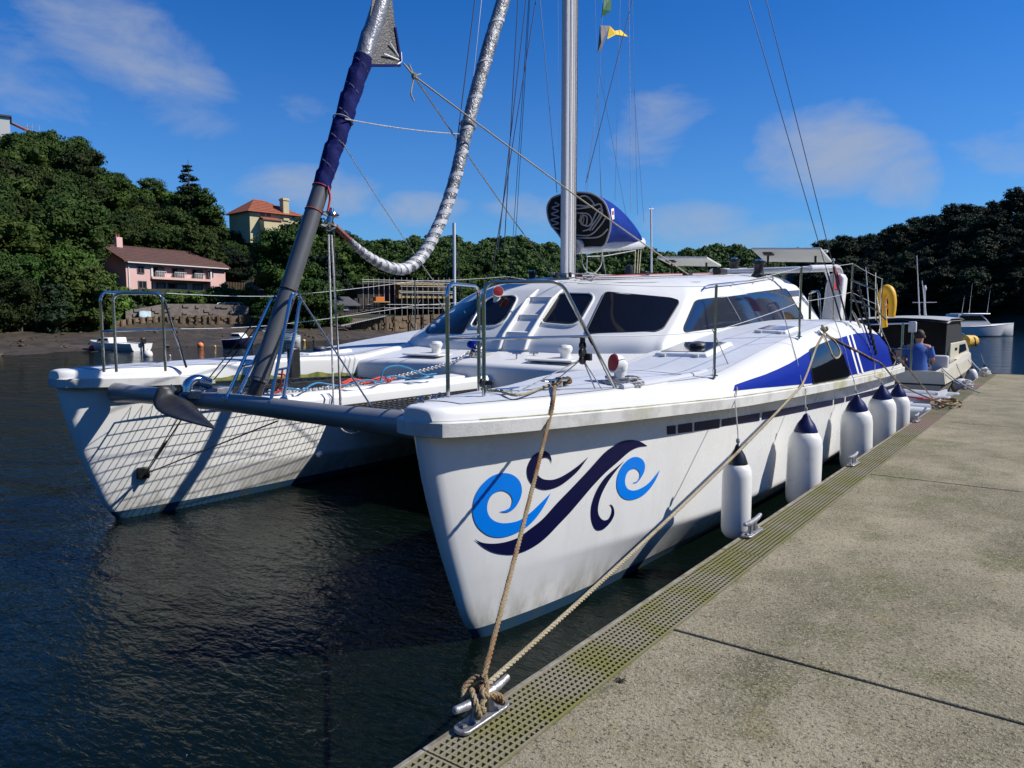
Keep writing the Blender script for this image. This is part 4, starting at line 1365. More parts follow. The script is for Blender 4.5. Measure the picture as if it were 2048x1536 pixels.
q.build('furling_line', M_ROPEW, cat)
# white line coil beside the cowl vent
q = MB(); cc = on_deck(1245, 770)
for k in range(7):
    a0 = random.uniform(0, 6); rx = random.uniform(.10, .17)
    q.tube([cc + V(rx * math.cos(a + a0) + random.uniform(-.02, .02), rx * .8 * math.sin(a + a0), .012 + .011 * k * .7 + .006 * math.sin(3 * a)) for a in [2 * math.pi * j / 18 for j in range(18)]], .007, 5, closed=True)
q.build('line_coil', M_ROPEW, cat, smooth=True)
# ------------------------------------------------------------------ mast, boom, rigging, roof gear
MY = 8.67
q = MB()
def mast_ring(z):
    return [V(XC + .075 * math.cos(a) * (1 if math.cos(a) ** 2 < .8 else .96), MY + .135 * math.sin(a), z) for a in [2 * math.pi * k / 24 for k in range(24)]]
q.grid([mast_ring(z) for z in (2.58, 3.0, 4, 6, 9, 12, 15.2)], closed=True); q.face(mast_ring(15.2))
q.build('mast', M_ALUW, cat, smooth=True)
q = MB()
q.box((XC + .002, MY + .142, 8.5), (.032, .03, 11.6)); q.box((XC - .052, MY - .0, 8.0), (.05, .24, .0))
q.build('sail_track', M_GREY, cat)
q = MB()
for dx, dy, r_, m_ in ((.078, -.06, .006, 0), (.082, .0, .005, 0), (.080, .06, .006, 0), (.060, .11, .006, 0), (.045, -.125, .005, 0)):
    q.tube([V(XC + dx, MY + dy, 2.70), V(XC + dx * 1.02, MY + dy, 15)], r_, 5)
q.build('halyard', M_ROPEW, cat)
q = MB(); q.tube([V(XC + .083, MY + .03, 2.7), V(XC + .083, MY + .03, 15)], .004, 5); q.tube([V(XC + .079, MY + .085, 2.7), V(XC + .079, MY + .085, 15)], .004, 5); q.build('halyard', M_BLKRUB, cat)
# foot of the mast: plate, blocks
q = MB(); q.box((XC, MY, 2.62), (.34, .42, .03)); q.build('mast_step', M_STEEL, cat, bevel=.006)
for k in range(6):
    a = k * 1.05 + .3
    q = MB(); c = V(XC + .17 * math.cos(a), MY + .20 * math.sin(a), 2.67)
    q.lathe([(.03, -.016), (.035, -.01), (.035, .01), (.03, .016)], c, 10, Matrix.Rotation(a, 3, 'Z') @ Matrix.Rotation(rad(90), 3, 'X')); q.build('turning_block', M_BLK, cat)
q = MB()
for k in range(9):                                    # clutter of lines round the mast foot
    a = rnd.uniform(0, 6.28); p0 = V(XC + .15 * math.cos(a), MY + .2 * math.sin(a), 2.67)
    q.tube(catmull([p0, p0 + V(rnd.uniform(-.2, .3), rnd.uniform(-.2, .3), .03), p0 + V(rnd.uniform(-.1, .5), rnd.uniform(0, .5), .0), hit(ROOF, rnd.uniform(1150, 1190), rnd.uniform(556, 564), .012)[0]], 5), .006, 5)
q.build('halyard_tail', M_ROPEW, cat, smooth=True)
# lines led aft over the roof
for (pts, m_, r_) in ((((1150, 556), (1240, 553), (1330, 550), (1440, 549)), M_ROPER, .006), (((1160, 562), (1260, 560), (1370, 556), (1470, 552)), M_ROPEW, .006), (((1155, 569), (1270, 567), (1400, 566)), M_BLKRUB, .003), (((1150, 559), (1250, 557), (1340, 554), (1450, 551)), M_BLKRUB, .005)):
    q = MB(); q.tube(catmull([hit(ROOF, x, y, .015)[0] for x, y in pts], 8), r_, 5); q.build('led_line', m_, cat)
# stays and shrouds
HOUND = V(XC, MY - .05, 14.2)
def stay(px, py, x, top, r=.0045, m=None, name='shroud'):
    q = MB(); q.tube([PX(px, py, x), top], r, 5); return q.build(name, m or M_WIRE, cat)
CHAIN_N = V(-2.55, 11.25, 2.05); CHAIN_F = mir(CHAIN_N)
for (base, tp) in ((V(-2.6, 11.2, 2.06), V(XC + .1, MY, 13.0)), (V(-2.56, 11.35, 2.06), V(XC + .1, MY + .1, 14.6))):
    q = MB(); q.tube([base, base.lerp(tp, .06)], .012, 6); q.tube([base.lerp(tp, .06), tp], .0058, 5); q.build('shroud', mat('dark_wire', (.05, .055, .075), .4, metal=.6), cat)
    b2 = mir(base); t2 = mir(tp); q = MB(); q.tube([b2, b2.lerp(t2, .06)], .012, 6); q.tube([b2.lerp(t2, .06), t2], .005, 5); q.build('shroud', MATS['dark_wire'], cat)
# dark blue halyards and diamonds that show between sail and mast
for (x0, y0, x1, y1, xx, m_, r_) in ((1008, 505, 1036, 0, XC - .2, M_ROPEN, .006), (995, 505, 1052, 0, XC - .2, M_ROPEN, .006), (985, 540, 1072, 0, XC - .15, M_ROPEN, .006), (900, 395, 950, 0, XC + .05, M_ROPEN, .006),
                                  (937, 245, 963, 0, XC - .3, M_WIRE, .004), (1114, 385, 1080, 0, XC - .1, M_WIRE, .005), (1118, 300, 1116, 0, XC, M_WIRE, .002)):
    a_, b_ = PX(x0, y0, xx), PX(x1, y1, xx)
    q = MB(); q.tube([a_, a_ + (b_ - a_) * 2.2], r_, 5); q.build('halyard', m_, cat)
# boom and stack-pack
B0 = V(XC, MY + .22, 3.07); B1 = V(-6.30, 12.35, 3.42)
bd = (B1 - B0).normalized()
q = MB(); bs = bd.cross(V(0, 0, 1)).normalized(); bu = bs.cross(bd)
def boom_ring(p, k=1.0): return [p + bs * .075 * k * math.cos(a) + bu * .10 * k * math.sin(a) for a in [2 * math.pi * j / 16 for j in range(16)]]
q.grid([boom_ring(B0), boom_ring(B0.lerp(B1, .5)), boom_ring(B1)], closed=True); q.face(boom_ring(B0)); q.face(boom_ring(B1))
q.build('boom', M_ALUW, cat, smooth=True)
q = MB(); q.tube([V(XC, MY + .1, 3.07), B0 + bd * .05], .035, 10); q.build('gooseneck', M_STEEL, cat)
M_COVER = mat('royal_blue_canvas', (.001, .030, .25), .8, spec=.15, col2=(.001, .021, .18), nscale=5, bump=.55, bscale=9)
M_LINING = mat('black_lining', (.009, .009, .010), .85)
M_PIPE = mat('grey_piping', (.34, .34, .35), .6)
mouth_px = [(1186, 494), (1138, 494), (1118, 470), (1100, 446), (1094, 420), (1099, 402), (1112, 392), (1140, 386), (1170, 385), (1190, 390), (1208, 404), (1217, 425), (1221, 448), (1217, 470), (1207, 492)]
mouth = catmull([PY(x, y, 9.02) for x, y in mouth_px], 4, True)
cm = V(0, 0, 0)
for p in mouth: cm += p
cm /= len(mouth)
def bag_ring(t):
    c = B0.lerp(B1, t) + V(.0, .10 * (1 - t), 0)
    zt_, zb_, w_ = interp([(0, 3.82), (.3, 3.82), (.6, 3.74), (.85, 3.60), (1, 3.47)], t), c.z + interp([(0, .02), (.1, .05), (1, .02)], t), interp([(0, .40), (.1, .37), (.3, .31), (.6, .22), (.85, .12), (1, .02)], t)
    zm_, hz = (zt_ + zb_) / 2, (zt_ - zb_) / 2
    out = []
    for i, p in enumerate(mouth):
        a = math.atan2((p - cm).z, (p - cm).x)
        w = 1 + .05 * math.sin(5 * a + t * 9) * (1 if .08 < t < .95 else 0) + .025 * math.sin(11 * a + t * 17)
        k = (abs(math.cos(a)) ** 2.6 + abs(math.sin(a)) ** 2.6) ** (-1 / 2.6)
        out.append(V(c.x + w_ * math.cos(a) * k * w * (1 - .25 * max(0, math.sin(a))), c.y, zm_ + hz * math.sin(a) * k * w))
    return out
def cover_ring(t):
    if t > .03:
        return bag_ring(t)
    c = cm.lerp(B1 + V(0, 0, .04), t)
    k = interp([(0, 1.0), (.15, 1.02), (.4, 1.0), (.65, .84), (.85, .55), (1, .12)], t)
    kw = interp([(0, 1.0), (.2, .80), (.5, .55), (1, .10)], t)
    out = []
    for i, p in enumerate(mouth):
        d = p - cm
        w = 1 + .035 * math.sin(i * .9 + t * 7) * (1 if .05 < t < .95 else 0)
        out.append(c + V(d.x * kw * w, d.y * kw, d.z * k * w - (.10 * t * (1 if d.z < 0 else 0))))
    return out
q = MB(); q.grid([cover_ring(t) for t in [0, .04, .1, .18, .28, .4, .52, .64, .76, .86, .94, 1.0]], closed=True); q.face(cover_ring(1.0))
cv = q.build('sail_cover', M_COVER, cat, smooth=True, angle=180)
q = MB(); q.tube(mouth, .012, 6, closed=True); q.build('cover_edge', M_PIPE, cv, smooth=True)
inside = [cm + (p - cm) * .985 + V(0, .006, 0) for p in mouth]
q = MB(); q.face(inside); q.grid([[p for p in inside], [cm + (p - cm) * .985 for p in mouth]], closed=True); q.build('cover_lining', M_LINING, cv, fix=False)
# folds of the lowered mainsail inside the mouth
fold_px = [[(1110, 405), (1118, 410), (1104, 416), (1117, 422), (1103, 428), (1118, 434), (1102, 440), (1117, 446), (1102, 452), (1118, 458)],
           [(1152, 396), (1172, 392), (1188, 408), (1176, 412), (1152, 410)], [(1152, 418), (1180, 414), (1200, 408), (1202, 424), (1188, 446), (1178, 458), (1166, 462)],
           [(1180, 462), (1186, 440), (1196, 420), (1204, 418), (1204, 430), (1194, 446), (1184, 460)], [(1154, 426), (1176, 428), (1184, 442), (1176, 452), (1164, 448), (1158, 440)],
           [(1152, 470), (1180, 470), (1200, 452), (1212, 434)], [(1152, 476), (1196, 474), (1216, 458)], [(1166, 430), (1174, 434), (1173, 448), (1166, 450), (1163, 440), (1166, 430)]]
for fp in fold_px:
    q = MB(); q.tube(catmull([PY(x, y, 9.0) for x, y in fp], 6), .010, 6); q.build('sail_fold', M_PIPE, cv, smooth=True)
q = MB(); q.tube(catmull([PY(1163, 425, 8.96), PY(1160, 440, 8.96), PY(1164, 450, 9.0), PY(1168, 438, 9.0), PY(1163, 426, 8.99), PY(1161, 444, 8.99)], 6), .006, 5); q.build('reef_line', M_ROPEB, cv, smooth=True)
lg = [hit(q2, x, y, .004)[0] for q2 in () for x, y in ()]
# small maker's patch on the cover
CVB = BVHTree.FromPolygons([Vector(v.co) + ORG[cv.name] for v in cv.data.vertices], [tuple(p.vertices) for p in cv.data.polygons])
decal([(1222, 418), (1227, 417), (1228, 438), (1224, 440), (1222, 430)], CVB, .006, 6).build('maker_patch', M_WHITE, cv)
decal([(1223, 423), (1226.4, 422), (1226.6, 430), (1223.5, 431)], CVB, .009, 6).build('maker_emblem', M_RED, cv)
# lazy jacks, topping lift, mainsheet
for (x0, y0, x1, y1, m_, r_) in ((1202, 398, 1190, 0, M_WIRE, .003), (1252, 430, 1200, 150, M_WIRE, .003), (1262, 425, 1258, 0, M_ROPEW, .004), (1275, 430, 1265, 0, M_WIRE, .003), (1288, 445, 1268, 180, M_WIRE, .003), (1230, 400, 1240, 20, M_WIRE, .003), (1172, 365, 1270, -20, M_ROPEN, .006), (1203, 400, 1195, 190, M_WIRE, .003), (1170, 380, 1195, 200, M_WIRE, .0025), (1210, 180, 1206, 100, M_WIRE, .0025)):
    xx = -5.9 if x0 > 1180 else XC
    a_, b_ = PX(x0, y0, xx), PX(x1, y1, xx)
    q = MB(); q.tube([a_, a_ + (b_ - a_) * (1.8 if y1 < 30 else 1)], r_, 5); q.build('lazy_jack', m_, cat)
tv = hit(ROOF, 1275, 552, .02)[0]
for dx in (-6, 0, 5):
    q = MB(); q.tube([PX(1277 + dx, 500, -5.95), hit(ROOF, 1274 + dx * .8, 551, .03)[0]], .007, 5); q.build('mainsheet', M_ROPEB, cat)
q = MB(); q.tube(catmull([PX(1162, 505, XC + .05), PX(1168, 535, XC + .05), PX(1185, 548, XC + .05), PX(1202, 530, XC + .05), PX(1204, 500, XC + .05)], 6), .007, 5); q.tube(catmull([PX(1204, 500, XC + .05), PX(1208, 530, XC + .05), PX(1212, 552, XC + .03)], 6), .007, 5)
q.tube([PX(1173, 552, XC + .1), PX(1174, 513, XC + .1), PX(1210, 512, XC), PX(1270, 501, -5.9)], .008, 5)
q.build('reefing_tail', M_ROPEW, cat, smooth=True)
# signal flags on the far spreader halyard
def flag(name, pts_px, x, mats, label):
    t = thing(name, PX(*pts_px[0][0], x), label, 'flag')
    for k, poly in enumerate(pts_px):
        q = MB(); n = len(poly)
        P = [PX(a, b, x) + V(.03 * math.sin(a * .25 + b * .12), 0, 0) for a, b in poly]
        q.prism(P, (.006, 0, 0)); q.build('flag_panel', mats[k], t)
    return t
M_YEL = mat('yellow_bunting', (.75, .50, .01), .7); M_GRN = mat('green_bunting', (.02, .10, .03), .7); M_GREYF = mat('grey_bunting', (.16, .15, .17), .8)  # yellow, green and plain grey flag cloth
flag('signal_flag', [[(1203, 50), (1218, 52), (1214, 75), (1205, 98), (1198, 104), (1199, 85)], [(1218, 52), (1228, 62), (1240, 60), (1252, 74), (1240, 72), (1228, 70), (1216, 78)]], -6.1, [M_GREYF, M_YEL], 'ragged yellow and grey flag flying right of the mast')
flag('signal_flag', [[(1207, 0), (1222, -8), (1221, 22), (1204, 35), (1202, 20)]], -6.1, [M_GRN], 'green flag at the top edge right of the mast')
line('flag_halyard', PX(1200, 140, -6.1), PX(1208, -60, -6.1), .003, M_WIRE)
line('flag_halyard', PX(1155, 545, -6.1), PX(1201, 140, -6.1), .003, M_WIRE)
# roof gear: winches, clutches, handrail, domes
def winch(p, k=1.0):
    q = MB(); q.lathe([(.085 * k, 0), (.085 * k, .03 * k), (.06 * k, .05 * k), (.052 * k, .10 * k), (.065 * k, .15 * k), (.078 * k, .16 * k), (.078 * k, .19 * k), (.03 * k, .20 * k)], p, 18)
    o = q.build('winch', M_BLK, cat, smooth=True)
    q = MB(); q.lathe([(.045 * k, .19 * k), (.04 * k, .215 * k), (0.01, .217 * k)], p, 14); q.build('winch_top', M_STEEL, o, smooth=True)
winch(hit(ROOF, 1468, 547, 0)[0], 1.25); winch(hit(ROOF, 1517, 555, 0)[0], 1.35); winch(V(XC - 1.1, 9.4, 2.62), .9)
for (x, y, sx, sy, sz) in ((1440, 549, .14, .30, .09), (1375, 551, .10, .16, .07), (1290, 551, .09, .12, .06), (1283, 549, .1, .1, .05)):
    p = hit(ROOF, x, y, .0)[0]; q = MB(); q.box(p + V(0, 0, sz / 2), (sx, sy, sz)); q.build('rope_clutch', M_BLK, cat, bevel=.012)
p = hit(ROOF, 1303, 549, 0)[0]
q = MB(); q.lathe([(.07, -.05), (.075, .02), (.06, .09), (.02, .12)], p + V(-.6, .4, .08), 14); q.build('compass_dome', M_BLK, cat, smooth=True)
hr = [hit(ROOF, 1403, 583, .01)[0]] + [hit(ROOF, x, y, .05)[0] for x, y in ((1412, 577), (1460, 571), (1500, 566), (1540, 560))] + [hit(ROOF, 1545, 563, .01)[0]]
q = MB(); q.tube(catmull(hr, 4), .011, 8)
for x, y in ((1462, 573), (1505, 568)): q.tube([hit(ROOF, x, y, .0)[0], hit(ROOF, x, y, .05)[0]], .008, 6)
q.build('handrail', M_STEEL, cat, smooth=True)
# raised coaming at the aft end of the roof, and the fixed arch with solar panels
M_ARCH = mat('white_arch', (.62, .64, .66), .35, col2=(.55, .57, .59), nscale=4)
ax_n, ax_f = -3.35, -4.95
YA = 14.2
for xx in (ax_n, ax_f):
    q = MB()
    pth = fillet([V(xx, YA + .35, 1.9), V(xx, YA + .1, 2.86), V(xx, YA - .15, 2.97), V(xx, YA - 1.9, 2.87)], [0, .22, .1, 0], 6)
    q.tube(pth, .045, 10); q.tube([V(xx, YA + .25, 2.15), V(xx, YA - 1.0, 2.92)], .035, 10)
    q.build('arch_leg', M_ARCH, cat, smooth=True)
for yy_, zz_ in ((YA - .1, 2.94), (YA - 1.85, 2.86)):
    q = MB(); q.tube([V(ax_f, yy_, zz_), V(ax_n, yy_, zz_)], .045, 10); q.build('arch_crossbar', M_ARCH, cat, smooth=True)
M_SOLAR = mat('solar_cells', (.03, .05, .12), .25, col2=(.02, .035, .09), nscale=3, coat=.6)
M_SOLARB = mat('panel_backsheet', (.62, .62, .58), .5)
def solar(c, sx, sy, tilt):
    Rm = Matrix.Rotation(rad(tilt), 3, 'X') @ Matrix.Rotation(rad(3), 3, 'Y')
    q = MB(); q.box(c, (sx, sy, .035), Rm); o = q.build('solar_panel', M_SOLARB, cat, bevel=.004)
    q = MB(); q.box(c + Rm @ V(0, 0, .020), (sx - .04, sy - .04, .005), Rm); q.build('solar_cells', M_SOLAR, o)
    q = MB(); q.box(c + Rm @ V(-sx * .30, -sy * .22, -.03), (.16, .12, .03), Rm); q.build('junction_box', M_BLK, o)
    for s_ in (-.35, .35):
        q = MB(); q.tube([c + Rm @ V(sx * s_, 0, -.02), V((c + Rm @ V(sx * s_, 0, 0)).x, c.y, 2.92 if c.x > -5 else 2.8)], .02, 8); q.build('panel_mount', M_BLK, o)
solar(PX(1583, 510, -3.95), 1.15, .75, -13)
solar(PX(1378, 523, -5.9), 1.0, .7, -9)
q = MB(); q.lathe([(.012, 0), (.012, .12), (.06, .125), (.065, .16), (.03, .17)], PX(1648, 520, -3.45), 12); q.build('gps_mushroom', M_WHITE, cat, smooth=True)
# life-raft panel / white tender davit box on the quarter, ensign
q = MB(); c = V(-3.15, 12.95, 2.42)
q.prism([V(-3.30, 12.9, 2.05), V(-3.02, 12.9, 2.05), V(-2.98, 12.9, 2.72), V(-3.02, 12.9, 2.80), V(-3.20, 12.9, 2.80), V(-3.26, 12.9, 2.6)], (0, .28, 0)); q.build('raft_canister', M_GEL, cat, bevel=.03)
pipe('quarter_rail', [V(-3.40, 12.6, 2.02), V(-3.42, 12.62, 2.5), V(-3.28, 12.62, 2.52), V(-3.24, 12.6, 2.02)], .02, fil=.06)
en = thing('ensign', V(-3.05, 14.0, 2.2), 'small red ensign drooping from its staff at the catamaran stern', 'flag')
q = MB(); q.tube([PX(1667, 640, -3.05), PX(1667, 522, -3.05)], .012, 8); q.build('flag_staff', M_ROPEB, en)
q = MB(); q.lathe([(.02, 0), (.02, .03), (.0, .04)], PX(1667, 522, -3.05), 8); q.build('staff_truck', M_GREY, en)
rows = []
for i in range(7):
    t = i / 6
    rows.append([PX(1668 + 2 * math.sin(t * 5) , 530 + 50 * t, -3.05), PX(1672 + 5 * t + 2 * math.sin(t * 7), 536 + 46 * t, -3.08), PX(1677 + 6 * t, 552 + 36 * t, -3.03)])
q = MB(); q.grid(refine(rows, 3, 3)); o = q.build('flag_cloth', mat('red_bunting', (.35, .012, .015), .75, col2=(.10, .03, .12), nscale=7, nmix=(.5, .58)), en, smooth=True, fix=False); o.modifiers.new('thick', 'SOLIDIFY').thickness = .004
# pushpit at the near stern
pipe('pushpit_rail', [PX(1701, 600, -2.5), PX(1720, 604, -2.52), PX(1752, 620, -2.56), PX(1772, 640, -2.6)], .013, fil=.05)
pipe('pushpit_rail', [PX(1702, 560, -2.5), PX(1752, 580, -2.6), PX(1760, 620, -2.6), PX(1764, 672, -2.6)], .013, fil=.1)
pipe('pushpit_rail', [PX(1752, 640, -2.6), PX(1752, 545, -2.6)], .012)
pipe('pushpit_rail', [PX(1704, 620, -2.5), PX(1720, 655, -2.45)], .012)
# black folding gangway ladder clipped to the rail
q = MB()
ga, gb = PX(1717, 575, -2.42), PX(1752, 705, -2.30)
for k in range(13):
    c = ga.lerp(gb, k / 12); q.box(c, (.03, .05, .09), Matrix.Rotation(rad(-14), 3, 'X'))
q.tube([ga, gb], .018, 6); q.tube([PX(1704, 582, -2.45), PX(1742, 690, -2.35)], .012, 6)
q.build('boarding_strap', M_BLK, cat, bevel=.004)
# ------------------------------------------------------------------ fenders and mooring ropes
M_FEND = mat('white_fender_vinyl', (.74, .74, .72), .38, col2=(.66, .66, .63), nscale=4, nmix=(.4, .7), coat=.1, col3=(.55, .54, .50), n3=(.62, .75), n3scale=6)
M_FNAVY = mat('navy_fender_end', (.005, .010, .075), .35, spec=.35)
M_FBLK = mat('black_fender_end', (.012, .011, .012), .3, coat=.3)
M_CORD = mat('grey_cord', (.30, .30, .29), .8)
def fender(top, r, L, m_end, label, hang, tilt=(0, 0)):
    """top: eye of the fender; hang: points of its lanyard up to the rail"""
    t = thing('fender', V(top.x, top.y, top.z - L), label, 'fender', 'white fenders hanging along the catamaran')
    Rm = Matrix.Rotation(rad(tilt[0]), 3, 'X') @ Matrix.Rotation(rad(tilt[1]), 3, 'Y')
    cone = .185 * L if m_end is M_FNAVY else .20 * L
    q = MB()
    pr = [(.010, -L), (r * .35, -L + .005), (r * .72, -L + r * .16), (r * .93, -L + r * .45), (r, -L + r * .85), (r * 1.0, -L * .55), (r * .995, -cone - r * .85), (r * .93, -cone - r * .4), (r * .78, -cone - r * .12), (r * .66, -cone)]
    q.lathe(pr, top, 28, Rm); q.build('fender_body', M_FEND, t, smooth=True, angle=60)
    q = MB(); q.lathe([(r * .685, -cone - .012), (r * .69, -cone + .008), (r * .50, -cone * .55), (r * .26, -cone * .25), (r * .18, -cone * .08), (r * .12, .0), (.004, .008)], top, 20, Rm)
    q.build('fender_end', m_end, t, smooth=True, angle=60)
    q = MB(); P = [top + V(0, 0, -.02)] + hang
    q.tube(P, .0055, 5); q.lathe([(.014, -.02), (.018, 0), (.012, .02)], top.lerp(hang[0], .35), 8); q.build('lanyard', M_CORD, t)
    return t
def railpt(px, py):                                  # where a lanyard bends over the rubbing strake
    y = PX(px, py, -2.24).y
    return V(side_x(1, interp(WO, y) + .02), y, zr(y) + .05)
fender(PX(1476, 889, -2.12), .118, .78, M_FBLK, 'slim white fender with black end hanging nearest the camera', [PX(1476, 868, -2.16), railpt(1478, 815), hit(TB, 1472, 778, .012)[0], hit(TB, 1455, 728, .012)[0], PX(1424, 657, -2.47)])
fender(PX(1613, 828, -2.13), .170, .98, M_FNAVY, 'fat white fender with navy end, second from the camera', [PX(1610, 800, -2.2), railpt(1607, 785), hit(TB, 1600, 763, .012)[0], hit(TB, 1592, 722, .012)[0], hit(TB, 1583, 690, .012)[0], PX(1565, 622, -2.50)], (-2, 0))
fender(PX(1714, 790, -2.12), .190, 1.02, M_FNAVY, 'fat leaning white fender with navy end, third from the camera', [PX(1710, 772, -2.2), railpt(1706, 768), hit(TB, 1697, 738, .012)[0], hit(TB, 1688, 700, .012)[0], hit(TB, 1676, 664, .012)[0], PX(1655, 600, -2.52)], (6, 0))
fender(PX(1765, 770, -2.13), .190, 1.02, M_FNAVY, 'fat white fender with navy end, fourth from the camera', [PX(1760, 758, -2.2), railpt(1754, 755), hit(TB, 1748, 728, .012)[0], hit(TB, 1735, 690, .012)[0], hit(TB, 1722, 655, .012)[0], PX(1708, 625, -2.5)], (5, 0))
fender(PX(1797, 768, -2.15), .180, 1.02, M_FNAVY, 'fat white fender with navy end nearest the catamaran stern', [PX(1796, 762, -2.2), railpt(1795, 748), hit(TB, 1790, 722, .012)[0], hit(TB, 1778, 690, .012)[0], PX(1755, 640, -2.6)], (2, 0))

M_ROPEBR2 = mat('beige_brown_rope', (.42, .37, .25), .85, col2=(.30, .23, .13), nscale=1.1, nmix=(.42, .62), col3=(.22, .11, .05), n3=(.58, .7), n3scale=4, bump=.6, bscale=140)
def twisted(P, r, m, name, label, catg, pitch=.075, strands=3, step=.010, group=None, parts=None):
    t = thing(name, P[-1], label, catg, group)
    rope_part(P, r, m, t, pitch, strands, step)
    return t
def rope_part(P, r, m, t, pitch=.075, strands=3, step=.010, nm='rope_length'):
    P = resample([Vector(p) for p in P], step)
    n = len(P); q = MB()
    T0_ = (P[1] - P[0]).normalized(); u = T0_.cross(V(0, 0, 1))
    if u.length < .1: u = T0_.cross(V(1, 0, 0))
    u.normalize(); prev = T0_; fr = []
    for i in range(n):
        tt = (P[min(n - 1, i + 1)] - P[max(0, i - 1)]).normalized()
        ax = prev.cross(tt)
        if ax.length > 1e-7: u = Matrix.Rotation(prev.angle(tt), 3, ax.normalized()) @ u
        u = (u - tt * u.dot(tt)).normalized(); prev = tt; fr.append((u.copy(), tt.cross(u)))
    for s_ in range(strands):
        Q = []
        for i in range(n):
            a = 2 * math.pi * (i * step / pitch + s_ / strands)
            Q.append(P[i] + (fr[i][0] * math.cos(a) + fr[i][1] * math.sin(a)) * r * .52)
        q.tube(Q, r * .56, 6)
    return q.build(nm, m, t, smooth=True)
DC = V(CLX, 2.27, PTOP + .004)                       # near dock cleat
# bow line: deck cleat -> over the rail -> dock cleat
edge1 = PX(1100, 800, side_x(1, interp(WO, 3.95) - .03)); 
rail1 = V(side_x(1, interp(WO, 3.75) + .022), 3.72, zr(3.72) + .085)
c1 = DC + V(.0, .0, .11)
kk = PX(1097, 846, side_x(1, interp(WO, 3.93) + .022))
pathA = catmull([CL_BOW + V(0, 0, .045), hit(TB, 1108, 790, .02)[0], hit(TB, 1105, 803, .014)[0], hit(TB, 1100, 825, .014)[0], kk], 6)
pathA += sag(kk, c1 + V(-.01, .02, .05), .015, 20)[1:]
bow = twisted(pathA, .0125, M_ROPEBR, 'mooring_rope', 'brown braided bow line from deck cleat down to near pontoon cleat', 'rope')
# turns on the dock cleat belong to the bow line
def loop3(c, pts): return catmull([c + V(*p) for p in pts], 6)
rope_part(loop3(DC, [(0, .02, .16), (.03, -.01, .12), (.035, -.05, .085), (.03, -.03, .05), (-.02, .03, .045), (-.045, .06, .07), (-.04, .04, .115), (.0, .0, .135), (.035, -.03, .12), (.04, .05, .09), (.05, .075, .05), (.0, .085, .045), (-.045, .05, .06), (-.05, .0, .1), (-.01, -.05, .125), (.03, -.075, .10), (.04, -.07, .05), (0, -.05, .04), (-.045, -.03, .06), (-.04, .0, .11), (0, .02, .135)]), .0125, M_ROPEBR, bow, step=.008, nm='cleat_hitch')
rope_part(loop3(DC, [(-.05, -.06, .08), (-.07, -.03, .12), (-.05, .02, .15), (0, .03, .16)]), .0125, M_ROPEBR, bow, step=.008, nm='cleat_hitch')
rope_part(loop3(CL_BOW, [(-.03, -.02, .02), (.03, .0, .04), (.0, .04, .07), (-.04, .0, .04), (.02, -.05, .03), (.03, .02, .065), (-.03, .05, .05), (0, .09, .02), (.04, .13, .05), (-.03, .14, .06), (-.02, .08, .03), (.04, .10, .07), (.02, .16, .03), (-.04, .12, .03)]), .0125, M_ROPEBR, bow, step=.008, nm='cleat_hitch')
rope_part(catmull([CL_BOW + V(-.05, -.02, .02), PZ(1040, 790, 1.635), PZ(1000, 782, 1.635), PZ(968, 780, 1.635)], 6), .010, M_ROPEB, bow, step=.008, nm='rope_tail')
# spring line from the dock cleat up to the quarter cleat
QC = hit(TB, 1645, 670, .02)[0]                             # bundle on the side deck
ra = railpt(1598, 786) + V(.0, 0, .06)
pathB = sag(DC + V(.0, .0, .125), ra, .05, 30) + [hit(TB, x, y, .016)[0] for x, y in ((1606, 760), (1614, 740), (1622, 718), (1630, 697), (1638, 682))] + [QC]
spring = twisted(pathB, .0115, M_ROPEBR2, 'mooring_rope', 'long beige spring line rising from near cleat along the hull', 'rope')
# bundle of beige rope hung at the quarter cleat
bun = thing('rope_bundle', QC, 'hank of beige rope knotted on the side deck above the hull window', 'rope')
q = MB()
for k in range(9):
    a = rnd.uniform(0, 6.28); r1 = rnd.uniform(.05, .12)
    q.tube(catmull([QC + V(0, 0, .02), QC + V(r1 * math.cos(a) * .5, r1 * math.sin(a), .05 + r1 * .5), QC + V(r1 * math.cos(a + .7) * .5, r1 * 1.3 * math.sin(a + .7), .04 + r1 * .2), QC + V(.01, .01, .03)], 6), .011, 6)
q.build('rope_turns', M_ROPEB, bun, smooth=True)
q = MB(); q.tube(catmull([QC] + [hit(TB, x, y, .016)[0] for x, y in ((1655, 692), (1663, 712), (1671, 717), (1678, 707), (1668, 685))] + [QC + V(0, .04, .02)], 6), .011, 6); q.build('hanging_loop', M_ROPEB, bun, smooth=True)
# stern lines to the far coil
SCL = V(CLX + .06, 15.3, PTOP + .03)
for k, (a, mid, lbl) in enumerate(((QC + V(0, .05, .03), hit(TB, 1740, 715, .03)[0], 'brown stern line running aft from the quarter to the coiled rope'), (V(-2.55, 15.4, 1.35), PX(1850, 775, -2.25), 'short brown stern line from the transom to the coiled rope'))):
    P = catmull(([hit(TB, x, y, .02)[0] for x, y in ((1650, 672), (1670, 682), (1695, 695), (1718, 706), (1740, 718), (1762, 730))] if k == 0 else [a, mid]) + [PX(1806, 772, -2.12) if k == 0 else PX(1866, 793, -2.05), SCL + V(0, 0, .02)], 10)
    P = [p - V(0, 0, (.03 if k else 0) * math.sin(math.pi * i / (len(P) - 1))) for i, p in enumerate(P)]
    twisted(P, .013, M_ROPEBR, 'mooring_rope', lbl, 'rope', step=.014)
coil = thing('rope_coil', SCL, 'heap of brown coiled rope on the pontoon edge beyond the fenders', 'rope')
